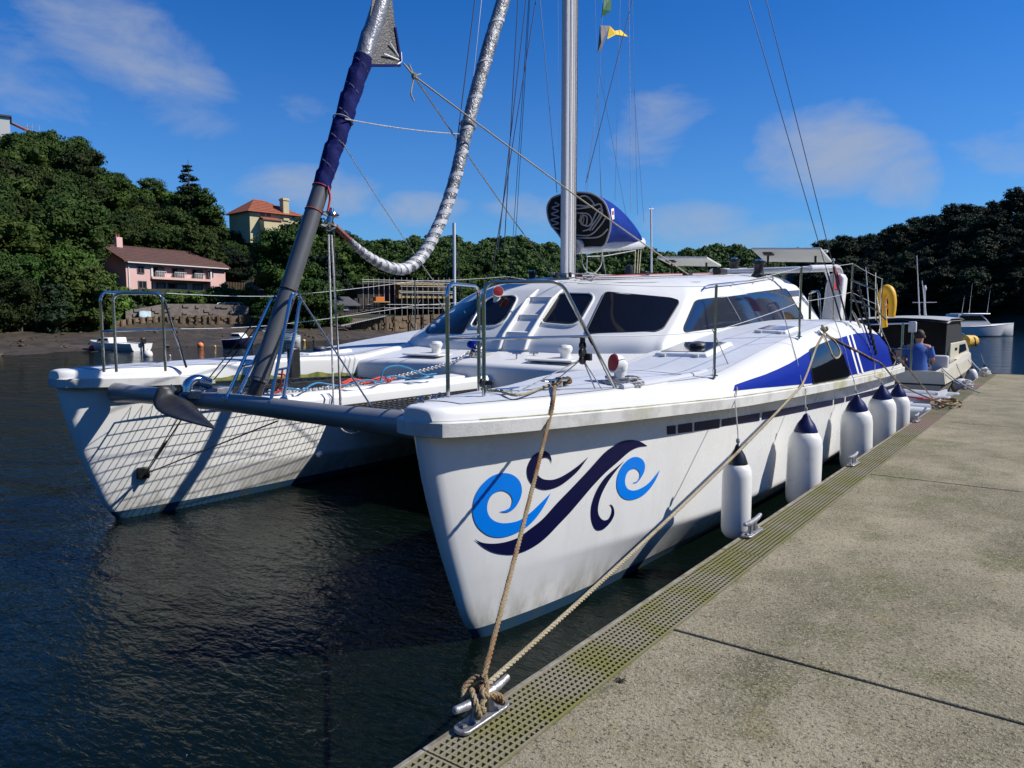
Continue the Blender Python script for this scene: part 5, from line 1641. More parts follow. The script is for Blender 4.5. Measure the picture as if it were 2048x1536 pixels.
for k in range(6):
    q = MB(); a0 = rnd.uniform(0, 6); rx, ry = rnd.uniform(.10, .2), rnd.uniform(.25, .6); cx, cy = rnd.uniform(-.05, .12), rnd.uniform(-.2, .35)
    q.tube([SCL + V(cx + rx * math.cos(a + a0), cy + ry * math.sin(a + a0), .012 + .018 * k * .6 + .01 * math.sin(2 * a)) for a in [2 * math.pi * j / 22 for j in range(20)]], .015, 6)
    q.build('rope_turn', M_ROPEBR, coil, smooth=True)

# a scrap of dried weed on the concrete
wd = thing('seaweed_scrap', PZ(1242, 1362, PTOP), 'small dark scrap of dried weed on the near concrete', 'debris')
q = MB()
for k in range(9):
    a = rnd.uniform(0, 6.28); p0 = PZ(1242, 1362, PTOP) + V(0, 0, .004)
    q.tube(catmull([p0, p0 + V(.012 * math.cos(a), .012 * math.sin(a), .006), p0 + V(.026 * math.cos(a + .6), .026 * math.sin(a + .6), .001)], 3), .0025, 4)
q.build('strands', mat('dried_weed', (.03, .022, .014), .9), wd)
# ------------------------------------------------------------------ wooded hills round the creek
def foliage_mat(name, c1, c2, c3):
    m = bpy.data.materials.new(name)
    m.use_nodes = True
    nt = m.node_tree; b = nt.nodes['Principled BSDF']
    N = nt.nodes.new; L = nt.links.new
    oi = N('ShaderNodeObjectInfo'); geo = N('ShaderNodeNewGeometry')
    no = N('ShaderNodeTexNoise'); no.inputs['Scale'].default_value = .35; no.inputs['Detail'].default_value = 3; L(geo.outputs['Position'], no.inputs['Vector'])
    mx = N('ShaderNodeMix'); mx.data_type = 'RGBA'; mx.inputs[6].default_value = (*c1, 1); mx.inputs[7].default_value = (*c2, 1)
    mr = N('ShaderNodeMapRange'); L(no.outputs[0], mr.inputs[0]); mr.inputs[1].default_value = .35; mr.inputs[2].default_value = .65
    L(mr.outputs[0], mx.inputs[0])
    m2 = N('ShaderNodeMix'); m2.data_type = 'RGBA'; L(mx.outputs[2], m2.inputs[6]); m2.inputs[7].default_value = (*c3, 1)
    r2 = N('ShaderNodeMapRange'); L(oi.outputs['Random'], r2.inputs[0]); r2.inputs[1].default_value = .1; r2.inputs[2].default_value = 1.0; r2.inputs[4].default_value = .8
    L(r2.outputs[0], m2.inputs[0])
    hs = N('ShaderNodeHueSaturation'); L(m2.outputs[2], hs.inputs['Color'])
    fr = N('ShaderNodeMath'); fr.operation = 'FRACT'; mu = N('ShaderNodeMath'); mu.operation = 'MULTIPLY'; mu.inputs[1].default_value = 7.31; L(oi.outputs['Random'], mu.inputs[0]); L(mu.outputs[0], fr.inputs[0])
    vr = N('ShaderNodeMapRange'); L(fr.outputs[0], vr.inputs[0]); vr.inputs[3].default_value = .50; vr.inputs[4].default_value = 1.30; L(vr.outputs[0], hs.inputs['Value'])
    f2 = N('ShaderNodeMath'); f2.operation = 'FRACT'; m3 = N('ShaderNodeMath'); m3.operation = 'MULTIPLY'; m3.inputs[1].default_value = 13.7; L(oi.outputs['Random'], m3.inputs[0]); L(m3.outputs[0], f2.inputs[0])
    hr_ = N('ShaderNodeMapRange'); L(f2.outputs[0], hr_.inputs[0]); hr_.inputs[3].default_value = .475; hr_.inputs[4].default_value = .515; L(hr_.outputs[0], hs.inputs['Hue'])
    L(hs.outputs[0], b.inputs['Base Color'])
    b.inputs['Roughness'].default_value = .65
    b.inputs['Specular IOR Level'].default_value = .12
    return m
M_LEAF = foliage_mat('broadleaf_foliage', (.021, .048, .008), (.044, .084, .013), (.027, .044, .010))
M_LEAF2 = foliage_mat('bright_foliage', (.050, .105, .016), (.075, .135, .022), (.052, .090, .016))
M_LEAFD = foliage_mat('dark_evergreen_and_shade_foliage', (.010, .024, .010), (.016, .034, .014), (.010, .022, .010))  # evergreens, and the painted shade of the right hill's trees
M_BARK = mat('grey_bark', (.11, .085, .06), .9, col2=(.06, .045, .03), nscale=6)
def leaf_cloud(clumps, per, size, rng, flat=.75, core=True):
    """leaf-sized quads spread over the shells of the clumps: list of (centre, radius)"""
    vs, fs, mi = [], [], []
    for (c, r) in clumps:
        n = int(per * r * r)
        d = rng.normal(size=(n, 3)); d /= np.linalg.norm(d, axis=1)[:, None]
        d[:, 2] = np.where(d[:, 2] < -.35, -d[:, 2], d[:, 2])
        rad_ = r * (.62 + .58 * rng.random(n) ** .8)[:, None]
        p = np.array(c) + d * rad_ * np.array([1, 1, flat])
        nn = d + rng.normal(scale=.45, size=(n, 3)); nn /= np.linalg.norm(nn, axis=1)[:, None]
        t = np.cross(nn, rng.normal(size=(n, 3))); t /= np.linalg.norm(t, axis=1)[:, None] + 1e-9
        u = np.cross(nn, t)
        s = size * rng.uniform(.6, 1.35, n)[:, None]
        q = np.stack([p - t * s, p - u * s * .62, p + t * s, p + u * s * .62], axis=1)
        o = len(vs) * 4 if False else sum(len(a) for a in vs)
        vs.append(q.reshape(-1, 3)); base = o + np.arange(n)[:, None] * 4
        fs.append(base + np.array([0, 1, 2, 3]))
    return np.concatenate(vs), np.concatenate(fs)
def mesh_np(name, v, f, m, smooth=False):
    me = bpy.data.meshes.new(name)
    me.vertices.add(len(v)); me.vertices.foreach_set('co', v.astype(np.float32).ravel())
    me.loops.add(f.size); me.loops.foreach_set('vertex_index', f.astype(np.int32).ravel())
    me.polygons.add(len(f)); me.polygons.foreach_set('loop_start', (np.arange(len(f)) * f.shape[1]).astype(np.int32))
    me.update(calc_edges=True); me.validate()
    me.materials.append(m)
    return me
def crown_clumps(rng, w, hgt, z0, n, rmin, rmax):
    cl = []
    for i in range(n):
        while True:
            p = rng.uniform(-1, 1, 3)
            if p @ p < 1 and p @ p > .12: break
        k = 1.0 - .28 * max(0, p[2])
        cl.append(((p[0] * w * .78 * k, p[1] * w * .78 * k, z0 + hgt * (.5 + .46 * p[2])), rng.uniform(rmin, rmax)))
    for (c, r) in list(cl):                            # smaller sprays standing off each clump break up its outline
        for _ in range(3):
            d = rng.normal(size=3); d /= np.linalg.norm(d); d[2] = abs(d[2]) * .8
            cl.append(((c[0] + d[0] * r * .95, c[1] + d[1] * r * .95, c[2] + d[2] * r * .8), r * rng.uniform(.28, .5)))
    cl.append(((0, 0, z0 + hgt * .5), rmax * 1.25))
    return cl
def core_blobs(clumps, k=.72, flat=.7):
    """coarse solid hearts of the clumps, so that no sky shows through the middle of a crown"""
    q = MB()
    for (c, r) in clumps:
        q.lathe([(.01, -r * k * flat), (r * k * .8, -r * k * flat * .5), (r * k, 0), (r * k * .8, r * k * flat * .55), (.01, r * k * flat)], c, 7)
    return np.array(q.v), q.f
TREE_KINDS = []
def make_tree(kind, seed, w, hgt, z0, ncl, rmin, rmax, per, size, m, trunk_r=.22):
    rng = np.random.default_rng(seed)
    cl = crown_clumps(rng, w, hgt, z0, ncl, rmin, rmax)
    v, f = leaf_cloud(cl, per, size, rng)
    cv, cf = core_blobs(cl)
    me = bpy.data.meshes.new('crown')
    allf = [tuple(x) for x in f.tolist()] + [tuple(i + len(v) for i in q) for q in cf]
    me.from_pydata(np.concatenate([v, cv]).tolist(), [], allf)
    me.materials.append(m); me.update()
    q = MB()
    q.tube([V(0, 0, -1.2), V(.08, .03, z0 * .5), V(-.05, .06, z0 + hgt * .35), V(.05, 0, z0 + hgt * .6)], [trunk_r * 1.3, trunk_r, trunk_r * .7, trunk_r * .25], 7)
    for k in range(5):
        a = k * 1.35 + seed; b = z0 + hgt * (.12 + .08 * k)
        q.tube([V(0, 0, b - .6), V(w * .3 * math.cos(a), w * .3 * math.sin(a), b + .4), V(w * .6 * math.cos(a), w * .6 * math.sin(a), b + 1.0)], [trunk_r * .5, trunk_r * .33, trunk_r * .12], 5)
    tm = bpy.data.meshes.new('trunk'); tm.from_pydata(q.v, [], q.f); tm.materials.append(M_BARK); tm.update()
    return (me, tm)
TREES = [make_tree('oak', 11, 3.9, 7.4, .3, 22, 1.15, 1.75, 95, .155, M_LEAF), make_tree('oak', 12, 3.4, 8.6, .4, 22, 1.05, 1.6, 95, .155, M_LEAF),
         make_tree('ash', 13, 3.2, 7.8, .4, 19, 1.1, 1.6, 95, .155, M_LEAF2), make_tree('oak', 14, 4.4, 6.6, .2, 23, 1.15, 1.8, 90, .16, M_LEAF),
         make_tree('sycamore', 15, 3.6, 9.4, .5, 24, 1.1, 1.7, 90, .155, M_LEAF), make_tree('holm', 16, 3.3, 6.0, .2, 17, 1.0, 1.5, 100, .14, M_LEAFD)]
BUSH = make_tree('bush', 21, 1.6, 2.0, .1, 9, .6, .95, 120, .12, M_LEAF2, .05)
# a ragged conifer: tiers of drooping sprays
def make_conifer(seed):
    rng = np.random.default_rng(seed)
    cl = []
    for k in range(15):
        z = 1.2 + k * .74; r = 3.1 * (1 - k / 16.5) * rng.uniform(.8, 1.15); k = k * .6
        for j in range(7 if k < 6 else 4):
            a = j * 1.05 + k * .7 + rng.uniform(-.3, .3)
            cl.append(((r * .72 * math.cos(a), r * .72 * math.sin(a), z + rng.uniform(-.3, .3)), .45 + .09 * (9 - k) * rng.uniform(.7, 1.1)))
    v, f = leaf_cloud(cl, 90, .17, rng, .45)
    cv, cf = core_blobs(cl, .6, .4)
    me = bpy.data.meshes.new('crown'); me.from_pydata(np.concatenate([v, cv]).tolist(), [], [tuple(x) for x in f.tolist()] + [tuple(i + len(v) for i in q) for q in cf]); me.materials.append(M_LEAFD); me.update()
    q = MB(); q.tube([V(0, 0, -1), V(0, 0, 6), V(0, 0, 12.6)], [.26, .17, .03], 7)
    tm = bpy.data.meshes.new('trunk'); tm.from_pydata(q.v, [], q.f); tm.materials.append(M_BARK); tm.update()
    return (me, tm)
CONIFER = make_conifer(31)
def make_pine(seed):
    """umbrella pine: bare leaning stem, flat dark head"""
    rng = np.random.default_rng(seed)
    cl = [((rng.uniform(-3.2, 3.2), rng.uniform(-2, 2), 7.2 + rng.uniform(-.4, .7)), rng.uniform(.8, 1.2)) for _ in range(13)]
    v, f = leaf_cloud(cl, 70, .17, rng, .5)
    cv, cf = core_blobs(cl, .7, .45)
    me = bpy.data.meshes.new('crown'); me.from_pydata(np.concatenate([v, cv]).tolist(), [], [tuple(x) for x in f.tolist()] + [tuple(i + len(v) for i in q) for q in cf]); me.materials.append(M_LEAFD); me.update()
    q = MB(); q.tube([V(-.4, 0, -1), V(-.2, 0, 3), V(.3, 0, 6), V(.2, 0, 7.2)], [.24, .2, .16, .1], 7)
    for k in range(7):
        a = k * .9; q.tube([V(.1, 0, 4.4 + .25 * k), V(1.6 * math.cos(a), 1.0 * math.sin(a), 6.3), V(2.7 * math.cos(a), 1.5 * math.sin(a), 7.1)], [.08, .06, .03], 5)
    tm = bpy.data.meshes.new('trunk'); tm.from_pydata(q.v, [], q.f); tm.materials.append(M_BARK); tm.update()
    return (me, tm)
PINE = make_pine(33)
rnd = random.Random(11)
def plant(kind, p, s, label, group, name='tree', catg='tree', rz=None):
    e = bpy.data.objects.new(name, None); e.location = p; e.rotation_euler = (0, 0, rnd.uniform(0, 6.28) if rz is None else rz); e.scale = (s * rnd.uniform(.9, 1.1), s * rnd.uniform(.9, 1.1), s)
    COL.objects.link(e); tag(e, label, catg, group)
    for me, nm in zip(kind, ('crown', 'trunk')):
        o = bpy.data.objects.new(nm, me); o.parent = e; COL.objects.link(o)
    return e

def bearing(px):
    r = _ray(px, HORIZON)
    return math.atan2(r.x, r.y)
def polar(az, d, z):
    return V(d * math.sin(az), d * math.cos(az), z)
def slant(px):                                       # distance along the ground per unit of picture depth
    return math.hypot(1.0, (px - 1024) / F_PX)
def top_z(px, py, d):
    return EYE + (HORIZON - py) / F_PX * d / slant(px)
M_SOIL = mat('undergrowth', (.012, .022, .006), .95, col2=(.022, .022, .010), nscale=.5, bump=.4, bscale=3)
M_MUD = mat('foreshore_mud', (.046, .032, .018), .7, col2=(.080, .057, .033), nscale=.35, nmix=(.45, .68), col3=(.020, .018, .010), n3=(.5, .62), n3scale=1.1, bump=.7, bscale=4)
# ---- left bank: foreshore, bank and hill
RIDGE_L = [(-700, 160), (-300, 205), (0, 247), (60, 262), (150, 270), (190, 278), (250, 322), (300, 345), (360, 352), (400, 372), (440, 420), (490, 446), (560, 452), (620, 452), (660, 456), (700, 470), (760, 500), (840, 520), (930, 540), (1010, 552)]
SHORE_L = [(-700, 42), (-200, 43), (0, 45), (200, 47), (400, 51), (520, 55), (640, 61), (760, 70), (900, 86), (1010, 105)]
BANK_L = [(-700, 66), (-200, 68), (0, 70), (200, 74), (400, 78), (520, 79), (640, 79), (760, 84), (900, 98), (1010, 118)]
CREST_L = [(-700, 160), (0, 158), (250, 150), (440, 140), (620, 135), (760, 140), (900, 150), (1010, 165)]
def bank_z(px): return interp([(-700, .9), (300, .9), (520, .95), (900, .9), (1010, .8)], px)
TREE_H = 8.0
SHELF_D = [(-700, 4), (150, 5), (215, 28), (470, 30), (510, 12), (600, 6), (650, 22), (880, 20), (940, 6), (1010, 6)]     # level shelf behind the bank
SHELF_Z = [(-700, 2.8), (150, 3.2), (215, 4.7), (470, 4.9), (540, 4.0), (650, 2.5), (880, 2.6), (1010, 2.6)]
def hill_L(px, d):
    s, b, c = interp(SHORE_L, px), interp(BANK_L, px), interp(CREST_L, px)
    if d <= b:
        return lerp(-.12, bank_z(px), max(-1.0, (d - s) / (b - s)) if d > s else (d - s) / 12)
    zc = top_z(px, interp(RIDGE_L, px), c) - TREE_H
    e = interp(SHELF_D, px) + b
    z0, z1 = bank_z(px) + .7, interp(SHELF_Z, px)
    zc = max(zc, z1 + .5)
    if d <= e:
        r0 = interp([(-700, 0), (200, 0), (250, 5.5), (490, 5.5), (530, 0), (1010, 0)], px)
        return lerp(z0, z1, max(0.0, min(1.0, (d - b - r0) / (.35 * (e - b)))))
    t = min(1.0, (d - e) / (c - e))
    return lerp(z1, zc, t ** .92) if d <= c else zc + (d - c) * .05
def polar_sheet(name, pxs, ds, zf, m):
    q = MB()
    q.grid([[polar(bearing(p), d, zf(p, d)) for d in ds(p)] for p in pxs])
    o = q.build(name, m, smooth=True, angle=180)
    tag(o, None, None, None, 'structure'); return o
PXL = [-700 + 1710 * i / 70 for i in range(71)]
rj = random.Random(3)
polar_sheet('foreshore', PXL, lambda p: [interp(SHORE_L, p) - 6 + (interp(BANK_L, p) - interp(SHORE_L, p) + 6.5) * i / 24 for i in range(25)], lambda p, d: hill_L(p, d) + .10 * math.sin(p * .05 + d * .6) * math.sin(d * .9 + p * .013), M_MUD)
polar_sheet('hillside', PXL, lambda p: [interp(BANK_L, p) + .4 + (interp(CREST_L, p) + 40 - interp(BANK_L, p)) * i / 24 for i in range(25)], lambda p, d: hill_L(p, d), M_SOIL)
# places kept clear of trees: houses, terraces
CLEAR = [(170, 524, 60, 107), (524, 545, 60, 92), (150, 222, 60, 76), (480, 560, 60, 88), (486, 606, 100, 150), (640, 910, 60, 106), (-30, 62, 132, 175)]
def clear(px, d):
    return any(a < px < b and c < d < e for a, b, c, e in CLEAR)
GL = 'mixed green trees covering the left hillside'
LBL = ['dense green broadleaf tree among the many on the left hillside', 'tall rounded green tree within the wooded left hillside', 'brighter yellow-green tree among the darker woods on the left hillside',
       'broad spreading dark green tree on the wooded left hillside', 'tall domed tree rising from the wooded left hillside', 'small very dark evergreen tree on the wooded left hillside']
KLB = ['dense green tree', 'tall rounded green tree', 'bright yellow-green tree', 'broad spreading tree', 'tall domed tree', 'small dark evergreen']
cnt = 0
placed = []
tries = 0
while cnt < 290 and tries < 14000:
    tries += 1
    px = rnd.uniform(-140, 980)
    b, c = interp(BANK_L, px), interp(CREST_L, px)
    d = lerp(b + 2.5, c + 5, rnd.random() ** .9)
    if px > 700 and d > c: continue
    if clear(px, d): continue
    p = polar(bearing(px), d, 0)
    if any((p.x - q_[0]) ** 2 + (p.y - q_[1]) ** 2 < 4.0 ** 2 for q_ in placed): continue
    placed.append((p.x, p.y))
    k = rnd.choices(range(6), (5, 4, 2.2, 4, 4, 1.5))[0]
    s_ = rnd.uniform(.75, 1.12)
    if d > c - 6: s_ *= .8
    hz = hill_L(px, d)
    zone = 'left of the pink house' if px < 215 else 'above the pink house' if px < 440 else 'around the cream house' if px < 610 else 'right of the cream house' if px < 720 else 'behind the unfinished building'
    lv = (d - b) / (c - b)
    lev = 'skyline' if lv > .93 else 'upper' if lv > .6 else 'middle' if lv > .3 else 'lower'
    plant(TREES[k], (p.x, p.y, hz - .5), s_, '%s, %s slope of the left hill, %s' % (KLB[k], lev, zone) if lev != 'skyline' else '%s on the left hill skyline, %s' % (KLB[k], zone), 'trees on the left hill, %s' % zone)
    cnt += 1
for px in list(range(-130, 200, 17)) + list(range(548, 650, 18)) + list(range(900, 985, 18)):
    d = interp(BANK_L, px) + rnd.uniform(-3.0, .3)
    p = polar(bearing(px), d, 0); k = rnd.choice((0, 2, 3, 3, 5))
    plant(TREES[k], (p.x, p.y, hill_L(px, d) - .8), rnd.uniform(.55, .8), 'waterside tree overhanging the mud, ' + ('left of the pink house' if px < 100 else 'just left of the sea wall' if px < 210 else 'between the sea wall and the boathouse' if px < 660 else 'right of the unfinished building'), 'waterside trees overhanging the left bank')
plant(CONIFER, polar(bearing(388), 132, hill_L(388, 132) + .2), 1.02, 'dark ragged conifer standing up against the sky on the left ridge', None, 'conifer')
plant(PINE, polar(bearing(672), 120, hill_L(672, 120) + 1.2), .95, 'flat-topped dark pine beside the cream house on the hill', None, 'pine_tree', rz=.4)
# waterside bushes in front of the pink house and along the bank
bl = 'low clipped green bush growing above the waterside wall'
for (px, py, d, s_) in [(250, 590, 84, .9), (275, 594, 83, .8), (300, 594, 83, .9), (330, 596, 83, .85), (360, 597, 83, .9), (390, 596, 83, .85), (430, 592, 84, .9), (440, 585, 86, 1.0), (488, 590, 84, 1.0), (500, 600, 83, .9), 
                      (690, 638, 78, .55), (660, 635, 78, .7), (640, 640, 78, .7), (560, 640, 79, 1.1), (600, 640, 79, 1.2), (530, 625, 80, 1.3), (210, 610, 79, 1.4), (190, 640, 76, 1.6), (150, 640, 75, 1.7), (110, 645, 74, 1.7), (60, 645, 73, 1.7), (20, 645, 72, 1.8), (235, 600, 80, 1.1), (-30, 640, 72, 1.7)]:
    p = PD(px, py, d)
    plant(BUSH, (p.x, p.y, p.z - 1.45 * s_), s_, 'low green bush ' + ('at the edge of the mud left of the sea wall' if px < 215 else 'in front of the pink house, left half' if px < 320 else 'in front of the pink house, right half' if px < 445 else 'by the terracotta garden steps' if px < 510 else 'on the bank behind the furler tube' if px < 620 else 'beside the dark timber boathouse'), 'bushes along the left bank', 'bush', 'bush')
# ---- far ridge across the middle: a wood that reads as one mass
RIDGE_M = [(560, 500), (640, 495), (700, 492), (760, 484), (830, 478), (900, 480), (960, 486), (1010, 480), (1050, 478), (1110, 500), (1180, 505), (1250, 500), (1300, 505), (1380, 506), (1440, 498), (1500, 503), (1560, 505), (1620, 498), (1690, 490), (1740, 482), (1800, 486), (1900, 500)]
def hill_M(px, d):
    z1 = top_z(px, interp(RIDGE_M, px), 330) - 7.5
    t = max(0.0, min(1.0, (d - 215) / 115))
    return lerp(-.3, z1, t ** .85) if d <= 330 else z1
PXM = [520 + 1420 * i / 40 for i in range(41)]
polar_sheet('far_hillside', PXM, lambda p: [205 + 150 * i / 12 for i in range(13)], hill_M, M_SOIL)
rng = np.random.default_rng(77)
VV, FF, off = [], [], 0
lowk = []
for sd in range(5):
    cl = crown_clumps(np.random.default_rng(100 + sd), 3.9, 7.0, 0.0, 16, 1.2, 2.1)
    v, f = leaf_cloud(cl, 17, .40, np.random.default_rng(200 + sd))
    cv, cf = core_blobs(cl, .78)
    cf4 = np.array([q for q in cf if len(q) == 4])
    lowk.append((np.concatenate([v, cv]), np.concatenate([f, cf4 + len(v)])))
placed_m = []
for i in range(9000):
    px = rnd.uniform(540, 1930); d = 220 + 118 * rnd.random() ** .8
    p = polar(bearing(px), d, hill_M(px, d))
    if any((p.x - q_[0]) ** 2 + (p.y - q_[1]) ** 2 < 4.9 ** 2 for q_ in placed_m): continue
    placed_m.append((p.x, p.y))
    v, f = lowk[rnd.randrange(5)]
    a = rnd.uniform(0, 6.28); s_ = rnd.uniform(.75, 1.45); ca, sa = math.cos(a) * s_, math.sin(a) * s_
    R3 = np.array([[ca, -sa, 0], [sa, ca, 0], [0, 0, s_]])
    VV.append(v @ R3.T + np.array([p.x, p.y, p.z - .5])); FF.append(f + off); off += len(v)
    if len(placed_m) >= 760: break
fw_ = bpy.data.objects.new('far_woodland', mesh_np('far_woodland', np.concatenate(VV), np.concatenate(FF), foliage_mat('far_foliage', (.032, .066, .014), (.070, .118, .028), (.050, .088, .020))))  # leaf colour lightened to paint in haze over the ridge
COL.objects.link(fw_)
tag(fw_, 'distant woodland covering the far ridge behind the catamaran', 'woodland', None, 'stuff')
# ---- right bank, steep, its own shade deepened by dark leaf colour
RIDGE_R = [(1600, 530), (1680, 508), (1730, 500), (1790, 474), (1850, 440), (1900, 408), (1950, 382), (2000, 370), (2048, 360), (2150, 340), (2400, 310), (2900, 300)]
def hill_R(px, d):
    c0, c1 = interp([(1600, 190), (1800, 176), (2048, 165), (2900, 150)], px), interp([(1600, 222), (1800, 214), (2048, 205), (2900, 195)], px)
    z1 = max(.5, top_z(px, interp(RIDGE_R, px), c1) - interp([(1600, 2.5), (1800, 4.0), (1870, 7.5), (1920, 9.0), (2048, 9.5), (2900, 9.5)], px))
    t = (d - c0) / (c1 - c0)
    if t < 0: return t * 3.0
    return lerp(0.2, z1, min(1, t) ** .8)
PXR = [1560 + 1340 * i / 40 for i in range(41)]
polar_sheet('right_hillside', PXR, lambda p: [145 + 110 * i / 20 for i in range(21)], hill_R, M_SOIL)
SHADE_TREES = []
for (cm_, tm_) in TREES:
    c2_ = cm_.copy(); c2_.materials.clear(); c2_.materials.append(M_LEAFD); SHADE_TREES.append((c2_, tm_))  # same crowns with darker leaves: the hill's shade put into colour
placed = []; cnt = 0
for i in range(12000):
    px = rnd.uniform(1610, 2330)
    c0, c1 = interp([(1600, 190), (1800, 176), (2048, 165), (2900, 150)], px), interp([(1600, 222), (1800, 214), (2048, 205), (2900, 195)], px)
    d = lerp(c0 + 1, c1 + 4, rnd.random())
    p = polar(bearing(px), d, hill_R(px, d))
    if any((p.x - q_[0]) ** 2 + (p.y - q_[1]) ** 2 < 3.5 ** 2 for q_ in placed): continue
    placed.append((p.x, p.y))
    k = rnd.choices((0, 1, 3, 4, 5), (3, 3, 3, 2, 4))[0]
    plant(SHADE_TREES[k], (p.x, p.y, p.z - .6), rnd.uniform(.8, 1.12), 'dark shaded tree %s of the right hill, %s' % ('on the skyline' if d > c1 - 4 else 'high on the slope' if d > lerp(c0, c1, .6) else 'halfway up the slope' if d > lerp(c0, c1, .3) else 'at the water edge', 'behind the catamaran stern' if px < 1800 else 'above the cabin cruiser' if px < 1920 else 'above the pontoon end'), 'trees on the shaded right hill')
    cnt += 1
    if cnt >= 260: break

# ---- the wooded banks behind the camera, which only reflections and the light see
def hill_B(a, d):
    z1 = 34 + 8 * math.sin(a * 3.1) + 4 * math.sin(a * 7.7)
    return lerp(-.5, z1, max(0.0, min(1.0, (d - 95) / 75)) ** .8)
q = MB()
a0, a1 = bearing(2900), bearing(-700) + 2 * math.pi
q.grid([[polar(lerp(a0, a1, i / 48), d, hill_B(lerp(a0, a1, i / 48), d) + 2.5 * math.sin(i * 2.9 + d * .31)) for d in [90 + 11 * k for k in range(12)]] for i in range(49)])
tag(q.build('rear_hillside', mat('rear_woodland_ground', (.026, .050, .010), .9, col2=(.014, .028, .006), nscale=.25, bump=1.0, bscale=.5), smooth=True, angle=180), None, None, None, 'structure')
# ------------------------------------------------------------------ houses and waterside walls on the left bank
class Wall:
    """vertical plane through two ground points; pictures points are taken to it"""
    def __init__(s, a, b):
        s.a = Vector(a); d = Vector(b) - s.a; d.z = 0; s.L = d.length; s.u = d.normalized(); s.n = V(s.u.y, -s.u.x, 0)
        if s.n.dot(EYE_P - s.a) < 0: s.n = -s.n
    def uv(s, px, py):
        r = _ray(px, py); t = (s.a - EYE_P).dot(s.n) / r.dot(s.n); p = EYE_P + r * t
        return (p - s.a).dot(s.u), p.z
    def p(s, u, z, out=0.0):
        return V(s.a.x, s.a.y, 0) + s.u * u + s.n * out + V(0, 0, z)
    def box(s, q, u0, u1, z0, z1, o0, o1):
        vs = [s.p(u, z, o) for o in (o0, o1) for u, z in ((u0, z0), (u1, z0), (u1, z1), (u0, z1))]
        q.add(vs, [(0, 1, 2, 3), (7, 6, 5, 4), (0, 4, 5, 1), (1, 5, 6, 2), (2, 6, 7, 3), (3, 7, 4, 0)])
        return q
    def rect(s, x0, y0, x1, y1):
        (u0, za), (u1, zb) = s.uv(x0, y0), s.uv(x1, y1)
        return min(u0, u1), max(u0, u1), min(za, zb), max(za, zb)
M_PINK = mat('pink_render', (.64, .42, .39), .85, col2=(.585, .375, .345), nscale=.6, bump=.1, bscale=12)
M_ROOFT = mat('brown_roof_tiles', (.105, .046, .036), .85, col2=(.065, .036, .030), nscale=1.5, bump=.5, bscale=14)
M_ROOFR = mat('orange_clay_tiles', (.30, .085, .040), .85, col2=(.22, .065, .035), nscale=2, bump=.5, bscale=14)
M_CREAM = mat('cream_render', (.56, .49, .29), .85, col2=(.50, .43, .25), nscale=.8)
M_DKWIN = mat('dark_house_window', (.015, .017, .02), .12, coat=.4)
M_GRWIN = mat('grey_blind', (.16, .165, .17), .4)
M_FRAMEW = mat('white_house_trim', (.62, .60, .57), .6)
M_FRAMEG = mat('grey_house_frame', (.10, .10, .11), .6)
M_STONE = mat('grey_stone_wall', (.23, .195, .17), .9, col2=(.15, .125, .105), nscale=1.6, nmix=(.4, .6), bump=.8, bscale=5, col3=(.24, .20, .17), n3=(.52, .62), n3scale=3.5)
M_STONEB = mat('brown_stone_wall', (.20, .14, .085), .9, col2=(.12, .085, .05), nscale=1.8, nmix=(.4, .6), bump=.8, bscale=5, col3=(.20, .145, .085), n3=(.52, .62), n3scale=3.0)
M_POST = mat('weathered_timber', (.20, .145, .085), .9, col2=(.13, .09, .055), nscale=4)
M_TIMB = mat('new_timber', (.58, .42, .17), .8, col2=(.48, .33, .13), nscale=2)
M_DKTIM = mat('dark_timber', (.040, .032, .030), .85, col2=(.026, .02, .018), nscale=3)
M_SLATE = mat('grey_slate', (.075, .075, .08), .7, col2=(.05, .05, .055), nscale=3)
M_BLOCK = mat('raw_blockwork', (.10, .085, .072), .9, col2=(.065, .055, .048), nscale=1.2)
M_SCAF = mat('scaffold_tube', (.36, .35, .33), .5, metal=.5)
# pink house
A = PD(254, 588, 95.0); B = PD(452, 590, 104.0)
W = Wall((A.x, A.y, 0), (B.x, B.y, 0))
zb_ = hill_L(330, 95) - .3
ze = W.uv(256, 522)[1]; 
house = thing('pink_house', (A.x, A.y, zb_), 'long two-storey pink house with brown tiled roof above the shore', 'house')
LW = W.L; DP = 7.0
(uL, _), (uR, _) = W.uv(302, 560), W.uv(421, 560)
zf = W.uv(340, 557)[1]                                # first-floor slab
q = MB(); W.box(q, 0, uL, zb_, ze, 0, -DP); W.box(q, uR, LW, zb_, ze, -.0, -DP); W.box(q, uL - .01, uR + .01, zf, ze, -.30, -DP); W.box(q, uL - .01, uR + .01, zb_, zf, -.85, -DP)
q.build('wall', M_PINK, house)
q = MB(); W.box(q, uL, uR, zf - .15, zf + .12, .25, -.84); q.build('balcony_slab', M_PINK, house)
q = MB()
rz = W.uv(240, 505)[1]
ov = .45
e0, e1 = -.5, LW + .5
mid = -DP / 2
for o_a, o_b, za, zb2 in ((ov, mid, ze - .12, ze + 1.75), (-DP - ov, mid, ze - .12, ze + 1.75)):
    P = [W.p(e0, za, o_a), W.p(e1, za, o_a), W.p(e1, zb2, o_b), W.p(e0, zb2, o_b)]
    q.prism(P, (0, 0, .16))
rf = q.build('roof', M_ROOFT, house)
for k in range(26):                                    # rows of tiles stand a little proud of each other
    pass
q = MB()
for k in range(1, 9):
    t = k / 9; o_ = lerp(ov, mid, t); z_ = lerp(ze - .12, ze + 1.75, t) + .165
    q.bar(W.p(e0, z_, o_), W.p(e1, z_, o_), .10, .04)
q.build('tile_course', M_ROOFT, rf)
